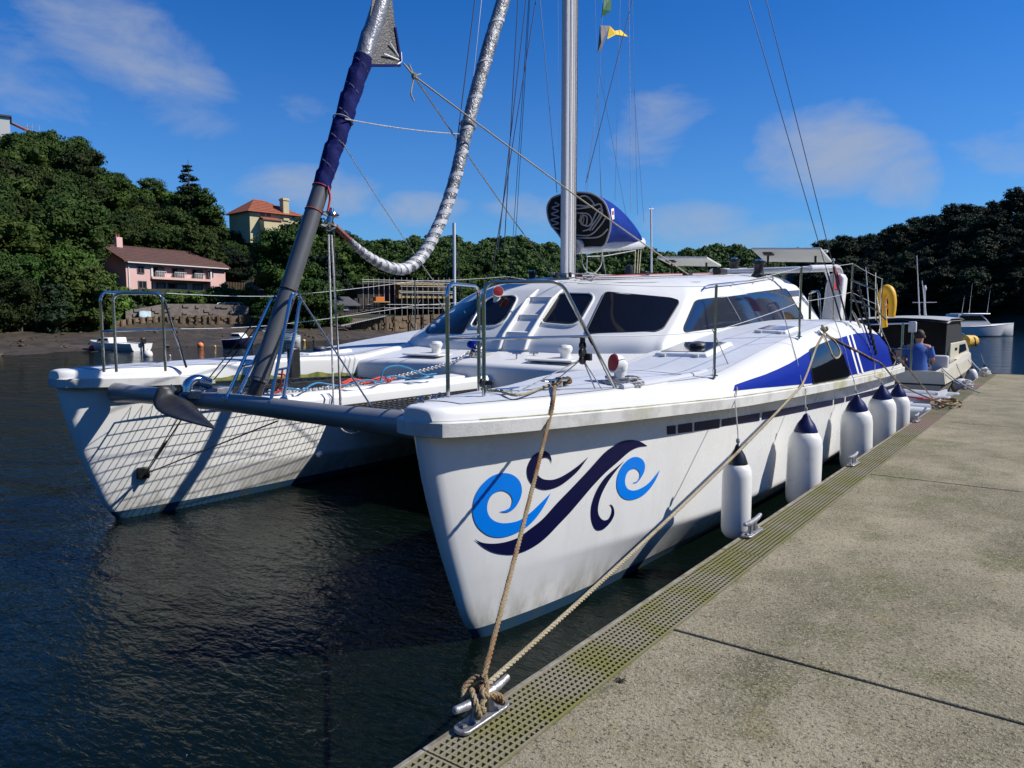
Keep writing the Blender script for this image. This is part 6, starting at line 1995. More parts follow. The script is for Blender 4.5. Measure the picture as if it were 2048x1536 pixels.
q = MB(); q.bar(W.p(e0, ze + 1.93, mid), W.p(e1, ze + 1.93, mid), .3, .16); q.build('ridge_tiles', M_ROOFT, rf)
for u_ in (0, LW):
    q = MB(); q.prism([W.p(u_, ze - .05, 0), W.p(u_, ze + 1.75, mid), W.p(u_, ze - .05, -DP)], W.u * (.05 if u_ == 0 else -.05)); q.build('gable', M_PINK, house)
uc = W.uv(277, 505)[0]
q = MB(); W.box(q, uc - .38, uc + .38, ze + 1.0, ze + 2.9, mid + .35, mid - .45); c_ = q.build('chimney', M_PINK, house, bevel=.02)
for k in (-.15, .15):
    q = MB(); q.lathe([(.12, 0), (.10, .35)], W.p(uc + k, ze + 2.9, mid), 8); q.build('chimney_pot', M_ROOFR, c_)
def house_window(W, parent, rect_px, out, m=M_DKWIN, fr=M_FRAMEG, bars=1, blind=None):
    u0, u1, z0, z1 = W.rect(*rect_px)
    q = MB(); W.box(q, u0, u1, z0, z1, out + .03, out - .04); w = q.build('window', m, parent)
    q = MB(); t_ = .09
    W.box(q, u0 - t_, u0, z0 - t_, z1 + t_, out + .07, out - .02); W.box(q, u1, u1 + t_, z0 - t_, z1 + t_, out + .07, out - .02)
    W.box(q, u0, u1, z1, z1 + t_, out + .07, out - .02); W.box(q, u0, u1, z0 - t_, z0, out + .10, out - .02)
    for k in range(bars): uu = lerp(u0, u1, (k + 1) / (bars + 1)); W.box(q, uu - .04, uu + .04, z0, z1, out + .06, out)
    q.build('window_frame', fr, w)
    if blind:
        q = MB(); a_, b_ = lerp(u0, u1, blind[0]), lerp(u0, u1, blind[1]); W.box(q, a_, b_, z0 + .05, z1 - .05, out + .05, out + .031); q.build('window_blind', M_GRWIN, w)
    return w
for r_ in ((310, 534, 331, 554), (348, 537, 371, 555), (388, 540, 408, 557)):
    house_window(W, house, r_, -.30, blind=(.42, .98))
    u0, u1, z0, z1 = W.rect(*r_); q = MB(); W.box(q, u0 - .1, u1 + .1, z1 + .16, z1 + .26, -.10, -.29); q.build('window_hood', M_FRAMEW, house)
house_window(W, house, (275, 533, 287, 546), 0.0)
house_window(W, house, (417, 543, 425, 554), 0.0)
house_window(W, house, (277, 563, 292, 576), 0.0)
for r_, b_ in (((303, 565, 313, 579), None), ((323, 566, 340, 581), (.1, .9)), ((346, 567, 360, 582), None), ((362, 567, 382, 583), (.05, .95)), ((396, 569, 414, 584), (.05, .95))):
    house_window(W, house, r_, -.85, bars=0, blind=b_)
for px in (303, 421):
    u_ = W.uv(px, 545)[0]; q = MB(); W.box(q, u_ - .12, u_ + .12, zf + .12, ze - .1, .12, -.12); q.build('porch_post', M_FRAMEW, house)
for k in range(3):                                     # balcony rails under the upper windows
    r_ = ((310, 552, 331, 559), (348, 553, 371, 560), (388, 555, 408, 561))[k]
    u0, u1, z0, z1 = W.rect(*r_); q = MB(); W.box(q, u0, u1, zf + .75, zf + .80, .2, .16)
    for j in range(7): uu = lerp(u0, u1, j / 6); W.box(q, uu - .02, uu + .02, zf + .12, zf + .75, .2, .16)
    q.build('balcony_rail', M_FRAMEW, house)
q = MB(); W.box(q, -.1, LW + .1, ze - .2, ze - .08, ov + .1, ov - .02); q.build('gutter', M_FRAMEW, house)
u_ = .25; q = MB(); W.box(q, u_, u_ + .1, zb_, ze - .2, .1, 0); q.build('drainpipe', M_FRAMEW, house)
# garden shed roof left of the house and pink annexe
sh = thing('garden_outbuilding', PD(205, 575, 96), 'small tiled outbuilding half hidden left of the pink house', 'outbuilding')
Wa = Wall(PD(186, 575, 94), PD(228, 577, 96)); z0 = Wa.uv(200, 575)[1]
q = MB(); Wa.box(q, 0, Wa.L, z0 - 1.5, Wa.uv(200, 556)[1], 0, -3); q.build('wall', M_DKTIM, sh)
zt_ = Wa.uv(200, 556)[1]; q = MB(); q.prism([Wa.p(-.2, zt_ - .1, .3), Wa.p(Wa.L + .2, zt_ - .1, .3), Wa.p(Wa.L + .2, zt_ + 1.0, -2), Wa.p(-.2, zt_ + 1.0, -2)], (0, 0, .12)); q.build('roof', M_ROOFT, sh)
# cream house on the hill
A = PD(500, 452, 122.5); B = PD(604, 456, 127)
Wc = Wall((A.x, A.y, 0), (B.x, B.y, 0)); zc0 = Wc.uv(540, 462)[1] - 2; ze = Wc.uv(540, 425)[1]
ch = thing('cream_house', (A.x, A.y, zc0), 'cream house with orange hipped roof standing high on the hill', 'house')
q = MB(); Wc.box(q, 0, Wc.L, zc0, ze, 0, -6.5); q.build('wall', M_CREAM, ch)
rz = Wc.uv(530, 398)[1]
e = .6
c0, c1, c2, c3 = Wc.p(-e, ze - .15, e), Wc.p(Wc.L + e, ze - .15, e), Wc.p(Wc.L + e, ze - .15, -6.5 - e), Wc.p(-e, ze - .15, -6.5 - e)
ur = Wc.uv(530, 398)[0]
r0, r1 = Wc.p(ur * .95, rz + .3, -3.2), Wc.p(ur * 1.05 + 1.2, rz + .3, -3.2)
q = MB(); q.add([c0, c1, c2, c3, r0, r1], [(0, 1, 5, 4), (1, 2, 5), (2, 3, 4, 5), (3, 0, 4), (3, 2, 1, 0)]); rf = q.build('roof', M_ROOFR, ch)
q = MB()
for k in range(1, 8):
    t = k / 8; q.bar(c0.lerp(r0, t) + V(0, 0, .03), c1.lerp(r1, t) + V(0, 0, .03), .10, .05)
q.build('tile_course', M_ROOFR, rf)
u0, u1, z0, z1 = Wc.rect(565, 396, 577, 424)
q = MB(); Wc.box(q, u0, u1, ze - 1, z1, .2, -.9); q.build('chimney', M_CREAM, ch); 
q = MB(); Wc.box(q, u0 - .1, u1 + .1, z1 - .35, z1 - .1, .3, -1.0); q.build('chimney_cap', M_CREAM, ch)
u0, u1, z0, z1 = Wc.rect(516, 434, 556, 447)
q = MB(); q.prism([Wc.p(u0, z0 + .2, 1.6), Wc.p(u1, z0 + .2, 1.6), Wc.p(u1 - .3, z1, .02), Wc.p(u0 + .3, z1, .02)], (0, 0, .12)); q.build('porch_roof', M_ROOFR, ch)
q = MB(); Wc.box(q, u0 + .2, u1 - .2, zc0, z0 + .25, 1.4, .01); q.build('porch_wall', M_CREAM, ch)
for r_ in ((534, 427, 540, 432), (585, 429, 590, 436), (522, 426, 528, 431)): house_window(Wc, ch, r_, 0.0)
# white house at the top of the left ridge, with scaffold
A = PD(-12, 252, 150); B = PD(20, 252, 150); Wt = Wall((A.x, A.y, 0), (B.x, B.y, 0)); zt0 = Wt.uv(0, 255)[1] - 3
th = thing('ridge_house', (A.x, A.y, zt0), 'pale house peeping over the top of the left ridge', 'house')
q = MB(); Wt.box(q, 0, Wt.L, zt0, Wt.uv(0, 232)[1], 0, -5); q.build('wall', mat('pale_render', (.52, .52, .50), .8), th)
q = MB(); Wt.box(q, -.3, Wt.L + .3, Wt.uv(0, 232)[1], Wt.uv(0, 229)[1], .3, -5.3); q.build('roof', M_SLATE, th)
q = MB(); a_ = PD(20, 245, 157); b_ = PD(56, 262, 155); q.bar(a_, b_, 1.6, .3); q.build('lower_roof', M_ROOFR, th)
sf = thing('ridge_scaffold', PD(60, 265, 155), 'bare scaffold poles standing on the left ridge skyline', 'scaffold')
for px in (54, 64, 78):
    q = MB(); q.tube([PD(px, 268, 155), PD(px, 246 + (px - 54) * .2, 155)], .06, 6); q.build('scaffold_pole', M_SCAF, sf)
q = MB(); q.tube([PD(50, 254, 155), PD(68, 256, 155)], .06, 6); q.tube([PD(50, 259, 155), PD(68, 261, 155)], .06, 6); q.build('scaffold_ledger', M_SCAF, sf)
# boathouse
A = PD(668, 626, 82); B = PD(714, 628, 84); Wb = Wall((A.x, A.y, 0), (B.x, B.y, 0))
bh = thing('boathouse', (A.x, A.y, 1.0), 'small dark timber boathouse with grey roof on the left shore', 'shed')
z1 = Wb.uv(690, 610)[1]; q = MB(); Wb.box(q, 0, Wb.L, .6, z1, 0, -3.4); q.build('wall', M_DKTIM, bh)
for k in range(9): q = MB(); u_ = Wb.L * (k + .5) / 9; Wb.box(q, u_ - .12, u_ + .12, .7, z1 - .05, .03, 0); q.build('board', M_DKTIM, bh)
z2 = Wb.uv(680, 600)[1]
q = MB(); q.prism([Wb.p(-.3, z1 - .1, .35), Wb.p(Wb.L + .3, z1 - .1, .35), Wb.p(Wb.L + .3, z2 + .3, -1.7), Wb.p(-.3, z2 + .3, -1.7)], (0, 0, .12)); q.prism([Wb.p(-.3, z1 - .1, -3.7), Wb.p(Wb.L + .3, z1 - .1, -3.7), Wb.p(Wb.L + .3, z2 + .3, -1.7), Wb.p(-.3, z2 + .3, -1.7)], (0, 0, .12)); q.build('roof', M_SLATE, bh)
house_window(Wb, bh, (687, 614, 696, 620), 0.02, m=mat('pale_pane', (.32, .34, .35), .3), bars=1)
# building under construction with scaffold
A = PD(708, 628, 88); B = PD(905, 628, 92); Wk = Wall((A.x, A.y, 0), (B.x, B.y, 0))
kb = thing('unfinished_building', (A.x, A.y, 1.0), 'low unfinished building wrapped in scaffold on the shore', 'building')
def krect(px0, py0, px1, py1): return Wk.rect(px0, py0, px1, py1)
for (r_, m_, o0, o1, nm) in (((722, 568, 800, 616), M_DKTIM, -1.5, -7, 'wall'), ((795, 566, 905, 616), M_BLOCK, -1.0, -8, 'wall'), ((712, 596, 765, 626), M_BLOCK, -.6, -4, 'wall'),
                            ((792, 566, 885, 571), M_TIMB, .35, -1.0, 'timber_fascia'), ((796, 590, 900, 597), M_TIMB, .8, -1.0, 'timber_deck'), ((793, 581, 798, 597), M_TIMB, .9, .6, 'timber_corner'), ((718, 566, 800, 569), M_BLOCK, -.9, -7, 'roof_edge')):
    u0, u1, z0, z1 = krect(*r_); q = MB(); Wk.box(q, u0, u1, z0, z1, o0, o1); q.build(nm, m_, kb)
for r_ in ((805, 574, 830, 588), (838, 576, 860, 589), (868, 578, 890, 590), (803, 600, 835, 614), (845, 601, 880, 614)):
    u0, u1, z0, z1 = krect(*r_); q = MB(); Wk.box(q, u0, u1, z0, z1, -.95, -1.3); q.build('window_opening', M_DKWIN, kb)
for k in range(17):
    px = 725 + k * 10.5; u_ = Wk.uv(px, 600)[0]
    q = MB(); q.tube([Wk.p(u_, .9, .9 if px > 790 else .3), Wk.p(u_, Wk.uv(px, 556)[1], .9 if px > 790 else .3)], .045, 5); q.build('scaffold_pole', M_SCAF, kb)
for py, a_, b_ in ((560, 720, 895), (564, 720, 895), (573, 795, 900), (583, 795, 900), (586, 795, 900), (609, 730, 895), (616, 730, 895)):
    u0, z0 = Wk.uv(a_, py); u1, _ = Wk.uv(b_, py); q = MB(); q.tube([Wk.p(u0, z0, .95), Wk.p(u1, z0, .95)], .04, 5); q.build('scaffold_ledger', M_SCAF, kb)
for (x0, y0, x1, y1) in ((835, 600, 822, 620), (870, 600, 884, 622)):
    u0, z0 = Wk.uv(x0, y0); u1, z1 = Wk.uv(x1, y1); q = MB(); q.tube([Wk.p(u0, z0, 1.0), Wk.p(u1, z1, 1.0)], .04, 5); q.build('scaffold_brace', M_SCAF, kb)
M_ORG = mat('orange_mesh', (.75, .20, .03), .7)
pl_ = thing('orange_pallet_load', PD(755, 600, 86), 'stack of bright orange building material beside the scaffold', 'materials')
u0, u1, z0, z1 = krect(745, 594, 763, 603); q = MB(); Wk.box(q, u0, u1, z0, z1, 1.2, .2); q.build('bricks_load', M_ORG, pl_, bevel=.05)
q = MB(); Wk.box(q, u0 - .3, u1 + .6, z0 - .12, z0, 1.4, 0); q.build('pallet_deck', M_TIMB, pl_)
# retaining walls with timber posts
def stone_wall(name, pts, top_py, thick, m, label, posts=None, pm=None, ph=.06):
    a_ = PD(pts[0][0], pts[0][1], pts[0][2])
    t = thing(name, (a_.x, a_.y, 0), label, 'wall')
    G = []
    for i, (px, pb, d) in enumerate(pts):
        base = PD(px, pb, d); topz = top_z(px, top_py[i], d)
        G.append((base, topz))
    q = MB(); rows = []
    for base, tz in G:
        out = (EYE_P - base); out.z = 0; out.normalize()
        rows.append([V(base.x, base.y, base.z - 1.0) , V(base.x, base.y, tz), V(base.x, base.y, tz) - out * thick, V(base.x, base.y, base.z - 1.0) - out * thick])
    q.grid(rows, closed=True); q.face(rows[0]); q.face(rows[-1]); q.build('masonry', m, t)
    # single stones proud of the face
    for i in range(len(G) - 1):
        (b0, t0), (b1, t1) = G[i], G[i + 1]
        L_ = (b1 - b0).length; n_ = max(1, int(L_ / 1.1))
        for k in range(n_):
            for row in range(3):
                f_ = (k + rnd.uniform(.1, .9)) / n_
                c = b0.lerp(b1, f_); z_ = lerp(c.z, lerp(t0, t1, f_), (row + rnd.uniform(.15, .85)) / 3)
                if len(STONES) == 0: 
                    sb = MB(); sb.box((0, 0, 0), (.55, .16, .3)); o_ = sb.build('stone', m, t, org=(0, 0, 0), bevel=.04); STONES.append(o_.data); COL.objects.unlink(o_); bpy.data.objects.remove(o_)
                o_ = bpy.data.objects.new('stone', STONES[0]); o_.parent = t; COL.objects.link(o_)
                o_.location = V(c.x, c.y, z_) - ORG[t.name]; dirn = (b1 - b0); o_.rotation_euler = (0, 0, math.atan2(dirn.y, dirn.x)); o_.scale = (rnd.uniform(.6, 1.3), 1, rnd.uniform(.6, 1.1))
                if len(o_.data.materials) and o_.data.materials[0] != m: o_.material_slots[0].link = 'OBJECT'; o_.material_slots[0].material = m
    if posts:
        for px in posts:
            for i in range(len(pts) - 1):
                if pts[i][0] <= px <= pts[i + 1][0]:
                    f_ = (px - pts[i][0]) / (pts[i + 1][0] - pts[i][0]); base = G[i][0].lerp(G[i + 1][0], f_); tz = lerp(G[i][1], G[i + 1][1], f_)
                    out = (EYE_P - base); out.z = 0; out.normalize()
                    q = MB(); q.bar(V(base.x, base.y, base.z - .5) + out * .2, V(base.x, base.y, tz + ph) + out * .2, .13, .13, (out.x, out.y, 0)); q.build('post', pm or M_POST, t)
    return t
STONES = []
stone_wall('slipway_wall', [(142, 672, 70), (200, 668, 73), (260, 664, 75), (330, 656, 77), (420, 650, 78), (516, 652, 79)], [668, 651, 637, 631, 630, 633], 1.2, M_STONEB, 'curved brown stone sea wall faced with timber posts below the pink house', [215, 230, 244, 258, 270, 283, 296, 309, 322, 338, 350, 364, 380, 394, 408, 422, 436, 460, 480, 500])
stone_wall('garden_wall', [(252, 644, 78.5), (330, 642, 79.5), (420, 640, 80.5), (498, 642, 81)], [622, 608, 608, 612], 1.0, M_STONE, 'grey stone terrace wall above the sea wall on the left shore')
stone_wall('quay_wall', [(703, 662, 77), (780, 660, 79), (860, 658, 82), (915, 656, 84)], [644, 633, 629, 627], 1.5, M_STONEB, 'brown quay wall with tall timber piles before the unfinished building', [710, 723, 736, 749, 762, 772, 789, 820, 846, 866, 890], M_POST, .15)
wk = thing('timber_walkway', PD(690, 650, 78), 'pale timber walkway sloping down to the mud by the boathouse', 'walkway')
a_, b_ = PD(684, 651, 75), PD(768, 632, 79)
for k in range(22):
    c = a_.lerp(b_, k / 21); q = MB(); q.bar(c - V(.6, -.4, 0), c + V(.6, -.4, 0), .26, .06); q.build('plank', M_FRAMEW, wk)
q = MB(); q.tube([a_ + V(0, 0, .9), b_ + V(0, 0, .9)], .03, 5); q.build('handrail', M_POST, wk)
hrl = thing('white_handrail', PD(440, 612, 82), 'white metal handrail beside the steps on the terrace wall', 'railing')
q = MB()
pp = [PD(418, 632, 81), PD(436, 606, 82), PD(486, 606, 82.5)]
q.tube(pp, .04, 5); q.tube([p - V(0, 0, .5) for p in pp], .03, 5)
for f_ in range(6): c = pp[1].lerp(pp[2], f_ / 5); q.tube([c, c - V(0, 0, 1.0)], .03, 5)
q.build('rail_tubes', M_FRAMEW, hrl)
st = thing('terracotta_steps', PD(470, 600, 84), 'steep terracotta garden steps right of the pink house', 'steps')
for k in range(9):
    a_ = PD(462 + k * 1.4, 608 - k * 3.0, 84 + k * .4); q = MB(); q.box(a_, (1.4, .5, .35)); q.build('step', mat('terracotta', (.24, .075, .035), .85), st)
fn = thing('garden_fence', PD(470, 582, 92), 'brown board fence at the right end of the pink house', 'fence')
f0, f1 = PD(452, 578, 96), PD(486, 580, 96)
for k in range(12):
    c = f0.lerp(f1, k / 11); q = MB(); q.box(c + V(0, 0, .2), (.42, .06, 1.3), Matrix.Rotation(.2, 3, 'Z')); q.build('fence_board', M_POST, fn)
tp = thing('tarpaulin', PD(290, 628, 79), 'pale blue tarpaulin heaped on the terrace by the sea wall', 'tarpaulin')
q = MB(); rows = [[PD(278 + 8 * i, 626 - 5 * math.sin(i * 1.1 + j * .8) * (1 if 0 < j < 3 else .2) + 4 * j - 3, 79 - .35 * j) for i in range(4)] for j in range(4)]
q.grid(refine(rows, 3, 3)); o = q.build('sheet', mat('blue_tarp', (.22, .38, .45), .6, col2=(.40, .45, .45), nscale=2), tp, smooth=True, fix=False); o.modifiers.new('t', 'SOLIDIFY').thickness = .03
# stones scattered on the foreshore
stn = MB()
for k in range(170):
    px = rnd.uniform(-100, 920); s_, b_ = interp(SHORE_L, px), interp(BANK_L, px); d = lerp(s_ + 1, b_, rnd.random() ** .6); p = polar(bearing(px), d, hill_L(px, d)); r_ = rnd.uniform(.05, .22)
    stn.lathe([(r_ * .5, -.05), (r_, .0), (r_ * .8, r_ * .4), (r_ * .2, r_ * .6)], p, 6, Matrix.Rotation(rnd.uniform(0, 6), 3, 'Z') @ Matrix.Rotation(rnd.uniform(-.4, .4), 3, 'X'))
o = stn.build('foreshore_stones', M_MUD, None); tag(o, 'weedy stones strewn over the mud of the left foreshore', 'stones', None, 'stuff')
# ------------------------------------------------------------------ other boats, dinghies, buoys, people
M_CRM = mat('cream_gelcoat', (.60, .56, .45), .35, col2=(.54, .50, .40), nscale=2)
M_BEI = mat('beige_hull', (.42, .38, .31), .4, col2=(.36, .32, .26), nscale=2)
M_CANV = mat('black_canvas', (.010, .010, .012), .7)
M_SEAT = mat('white_vinyl_seat', (.58, .57, .54), .5)
M_BUOYO = mat('orange_buoy', (.75, .22, .06), .5); M_BUOYR = mat('red_buoy', (.55, .015, .012), .45); M_BUOYW = mat('white_buoy', (.72, .68, .60), .5); M_BUOYY = mat('yellow_buoy', (.70, .50, .15), .5)
M_INFL = mat('grey_inflatable', (.42, .44, .48), .5, col2=(.37, .39, .43), nscale=4)
M_SKIN = mat('skin', (.45, .25, .17), .55); M_HAIR = mat('dark_hair', (.03, .02, .014), .7); M_SHIRT = mat('blue_tshirt', (.045, .12, .42), .8, col2=(.035, .095, .34), nscale=6); M_JEAN = mat('dark_jeans', (.02, .03, .06), .8)
# ---- cream cabin cruiser astern on the pontoon
CXX, CY0, CY1 = -3.38, 18.9, 25.8
cr = thing('cabin_cruiser', (CXX, CY0, 0), 'cream cabin cruiser with black canopy moored behind the catamaran', 'motorboat')
HB_ = [(0, 1.17), (.25, 1.22), (.5, 1.20), (.7, 1.06), (.85, .72), (.95, .30), (1, .04)]
def cr_pt(t, lvl, s_):
    b = interp(HB_, t); y = lerp(CY0, CY1, t)
    if lvl == 0: return V(CXX + s_ * b * .55, y - (.25 if t > .9 else 0), -.25)
    if lvl == 1: return V(CXX + s_ * b * .86, y - (.15 if t > .9 else 0), .18 + .25 * max(0, t - .6))
    if lvl == 2: return V(CXX + s_ * b * .97, y, .56 + .22 * t)
    if lvl == 3: return V(CXX + s_ * b * 1.03, y, .60 + .22 * t)
    if lvl == 4: return V(CXX + s_ * b, y, .86 + .26 * t)
    return V(CXX + s_ * max(.02, b - .18), y, .88 + .26 * t)
ts = [i / 18 for i in range(19)]
for (l0, l1, m_, nm) in ((0, 2, M_BEI, 'hull'), (2, 3, M_BLKRUB, 'rubbing_strip'), (3, 5, M_CRM, 'gunwale')):
    q = MB()
    for s_ in (-1, 1):
        q.grid([[cr_pt(t, l, s_) for t in ts] for l in range(l0, l1 + 1)])
    q.face([cr_pt(0, l, -1) for l in range(l0, l1 + 1)] + [cr_pt(0, l, 1) for l in range(l1, l0 - 1, -1)])
    q.build(nm, m_, cr, smooth=True, angle=40)
q = MB(); q.face([cr_pt(t, 5, 1) for t in ts if t > .36] + [cr_pt(t, 5, -1) for t in reversed(ts) if t > .36]); q.build('foredeck', M_CRM, cr)
q = MB(); q.box((CXX, CY0 + 1.3, .40), (2.0, 2.5, .05)); q.build('cockpit_floor', M_GREY, cr)
q = MB(); q.box((CXX, CY0 + .12, .72), (1.95, .2, .3)); q.build('stern_bench', M_CRM, cr, bevel=.03)
# cabin sides, screen, roof
cab = [(20.9, 1.02), (21.0, 1.42), (23.4, 1.40), (24.1, 1.12), (24.1, 1.0), (20.9, .9)]
for s_ in (-1, 1):
    q = MB(); q.prism([V(CXX + s_ * .98, y, z) for y, z in cab], (-s_ * .06, 0, 0)); q.build('cabin_side', M_CRM, cr, bevel=.02)
    q = MB(); q.prism([V(CXX + s_ * .985, y, z) for y, z in ((22.2, 1.10), (22.25, 1.33), (23.2, 1.32), (23.5, 1.12))], (s_ * .012, 0, 0)); q.build('cabin_window', M_GLASS, cr)
    q = MB(); q.prism([V(CXX + s_ * .96, y, z) for y, z in ((20.3, 1.05), (20.35, 2.02), (22.3, 2.02), (22.95, 1.41), (21.0, 1.42))], (-s_ * .03, 0, 0)); q.build('canopy_side', M_CANV, cr)
q = MB(); q.face([V(CXX - .95, 23.4, 1.40), V(CXX + .95, 23.4, 1.40), V(CXX + .9, 24.1, 1.12), V(CXX - .9, 24.1, 1.12)]); q.build('cabin_front', M_CRM, cr)
q = MB(); q.face([V(CXX - .94, 22.95, 1.40), V(CXX + .94, 22.95, 1.40), V(CXX + .9, 22.3, 2.02), V(CXX - .9, 22.3, 2.02)]); q.build('windscreen', M_GLASS, cr)
q = MB(); q.face([V(CXX - .95, 22.95, 1.40), V(CXX + .95, 22.95, 1.40), V(CXX + .95, 23.4, 1.40), V(CXX - .95, 23.4, 1.40)]); q.build('cabin_top', M_CRM, cr)
q = MB(); rows = [[V(CXX + 1.04 * k, y, 2.04 + .07 * (1 - k * k) - (.05 if j in (0, 4) else 0)) for k in (-1, -.6, 0, .6, 1)] for j, y in enumerate((20.05, 20.4, 21.3, 22.1, 22.5))]
q.grid(rows); rows2 = [[p - V(0, 0, .06) for p in r] for r in rows]; q.grid(rows2, flip=True); q.build('hardtop', mat('hardtop_grey', (.40, .40, .39), .5), cr, smooth=True)
q = MB(); q.box((CXX, 20.95, 1.35), (1.8, .04, 1.2)); q.build('wheelhouse_shade_sheet', M_CANV, cr)  # black sheet standing in for the shade inside the open wheelhouse
for x_ in (CXX - .35, CXX + .45):
    pass
q = MB(); q.box((CXX + .92, 19.75, .95), (.42, .12, .48), Matrix.Rotation(rad(-8), 3, 'X')); q.build('seat_back', M_SEAT, cr, bevel=.06, bseg=3)
q = MB(); q.box((CXX + .78, 19.9, .76), (.62, .5, .14)); q.build('seat_cushion', M_BLUE, cr, bevel=.03)
q = MB(); q.box((CXX + .45, 19.85, .6), (.5, .5, .24)); q.build('helm_seat', M_SEAT, cr, bevel=.04)
for (x_, z1_) in ((-1.0, 3.1), (-.75, 2.9), (.2, 3.35), (.35, 2.7)):
    q = MB(); q.tube([V(CXX + x_, 21.2, 2.05), V(CXX + x_ - .12, 21.1, z1_ + .3)], [.018, .008], 6); q.build('aerial', M_WHITE, cr)
q = MB(); q.tube([V(CXX + .30, 21.3, 2.05), V(CXX + .26, 21.3, 2.75)], .025, 6); q.tube([V(CXX + .0, 21.3, 2.45), V(CXX + .55, 21.3, 2.45)], .012, 6); q.lathe([(.04, 0), (.05, .06), (.03, .14)], V(CXX + .26, 21.3, 2.75), 10); q.build('light_mast', M_GREY, cr)
for x_ in (-1.05, -.85):
    q = MB(); q.tube([V(CXX + x_ + 1.35, 18.95, .85), V(CXX + x_ + 1.35, 18.95, 1.95)], .028, 8)
    q.build('stern_post', M_STEEL, cr, smooth=True)
q = MB(); q.tube([V(CXX - .6, 18.95, 1.9), V(CXX + .55, 18.95, 1.95)], .022, 8); q.tube([V(CXX - .6, 18.95, 1.35), V(CXX + .5, 18.95, 1.35)], .02, 8); q.build('stern_rail', M_STEEL, cr, smooth=True)
q = MB(); q.box((CXX + .50, 18.93, 1.86), (.16, .10, .24)); q.build('engine_bracket', M_GREY, cr, bevel=.02)
q = MB(); q.tube(catmull([V(CXX + .9, 24.2, 1.12), V(CXX + .8, 24.6, 1.5), V(CXX + .5, 25.3, 1.55), V(CXX, 25.7, 1.55), V(CXX - .5, 25.3, 1.55), V(CXX - .8, 24.6, 1.5), V(CXX - .9, 24.2, 1.12)], 5), .016, 6); q.build('bow_rail', M_STEEL, cr, smooth=True)
# name on the cabin side, illegible dark script: three short strokes
q = MB()
for k in range(4): q.box((CXX + .985, 21.55 + k * .10, 1.24), (.008, .05, .07), Matrix.Rotation(rad(12), 3, 'X'))
q.build('name_lettering', M_BLK, cr)
for ch in cr.children:
    for v in ch.data.vertices: v.co.y *= 1.32
def ball_fender(c, r, label, tall=1.0):
    t = thing('fender', c - V(0, 0, r * tall), label, 'fender', 'fenders of the cream cruiser')
    q = MB(); q.lathe([(r * math.sin(a) + .002, -r * tall * math.cos(a)) for a in [math.pi * k / 12 for k in range(13)]], c, 18); q.build('fender_body', mat('grey_white_fender', (.60, .60, .60), .5), t, smooth=True)
    q = MB(); q.lathe([(.05, 0), (.035, .05), (.02, .09)], c + V(0, 0, r * tall - .02), 10); q.build('fender_eye', M_BLK, t)
    q = MB(); q.tube([c + V(0, 0, r * tall + .06), V(c.x - .12, c.y + .1, .95)], .01, 5); q.build('lanyard', M_CORD, t); return t
ball_fender(PX(1921, 773, -2.06), .20, 'round grey-white ball fender at the stern of the cream cruiser')
ball_fender(PX(1943, 757, -2.06), .15, 'upright white fender amidships on the cream cruiser', 1.8)
ball_fender(PX(1968, 748, -2.04), .14, 'small white fender near the bow of the cream cruiser', 1.6)
for (a_, b_, lb) in ((V(CXX + 1.1, 19.0, .92), V(CLX, 19.3, .56), 'white stern rope of the cream cruiser tied to a pontoon cleat'), (V(CXX + 1.1, 19.1, .95), V(-1.45, 18.1, .53), 'white rope trailing from the cruiser stern onto the pontoon'), (V(CXX + .75, 26.4, 1.12), V(CLX, 23.6, .58), 'white bow rope of the cream cruiser at the pontoon end')):
    t = thing('mooring_rope', b_, lb, 'rope'); q = MB(); q.tube(sag(a_, b_, .06, 12), .013, 6); q.build('rope_length', M_ROPEW, t)
for (p_, lb) in ((V(CLX + .05, 19.3, .52), 'white rope coil on the pontoon beside the ball fender'), (V(CLX + .05, 23.6, .52), 'white rope heap at the far end of the pontoon')):
    t = thing('rope_coil', p_, lb, 'rope'); q = MB()
    for k in range(5):
        a0 = rnd.uniform(0, 6); r_ = rnd.uniform(.08, .2); q.tube([p_ + V(r_ * .7 * math.cos(a + a0), r_ * 1.4 * math.sin(a + a0), .02 + .03 * k + .03 * abs(math.sin(a))) for a in [2 * math.pi * j / 16 for j in range(15)]], .016, 5)
    q.build('rope_turns', M_ROPEW, t, smooth=True)
CAN = V(.1, 2.0, -.02)
yb_ = thing('deck_canister', V(-2.45, 26.0, 1.1), 'yellow canister lashed on the foredeck of the cream cruiser', 'canister')
q = MB(); q.tube([V(-2.75, 24.0, 1.36) + CAN, V(-2.68, 24.06, 1.36) + CAN, V(-2.5, 24.7, 1.35) + CAN, V(-2.46, 24.78, 1.34) + CAN], [.08, .19, .18, .07], 14); q.build('canister_shell', mat('yellow_plastic', (.62, .38, .06), .5), yb_, smooth=True)
q = MB(); q.tube([V(-2.65, 24.35, 1.56) + CAN, V(-2.42, 24.35, 1.45) + CAN, V(-2.38, 24.35, 1.2) + CAN], .02, 6); q.build('strap', M_BLK, yb_)
tw = thing('hanging_towel', V(-2.56, 26.3, .75), 'pale blue towel hanging on the bow rail of the cruiser', 'towel')
rows = [[V(-2.56 + .02 * math.sin(i * 2 + j), 26.1 + .5 * i + .04 * math.sin(j * 1.7), 1.50 - .19 * j) for i in range(2)] for j in range(5)]
q = MB(); q.grid(refine(rows, 3, 5)); o = q.build('cloth', mat('pale_towel', (.48, .56, .66), .85), tw, smooth=True, fix=False); o.modifiers.new('t', 'SOLIDIFY').thickness = .02
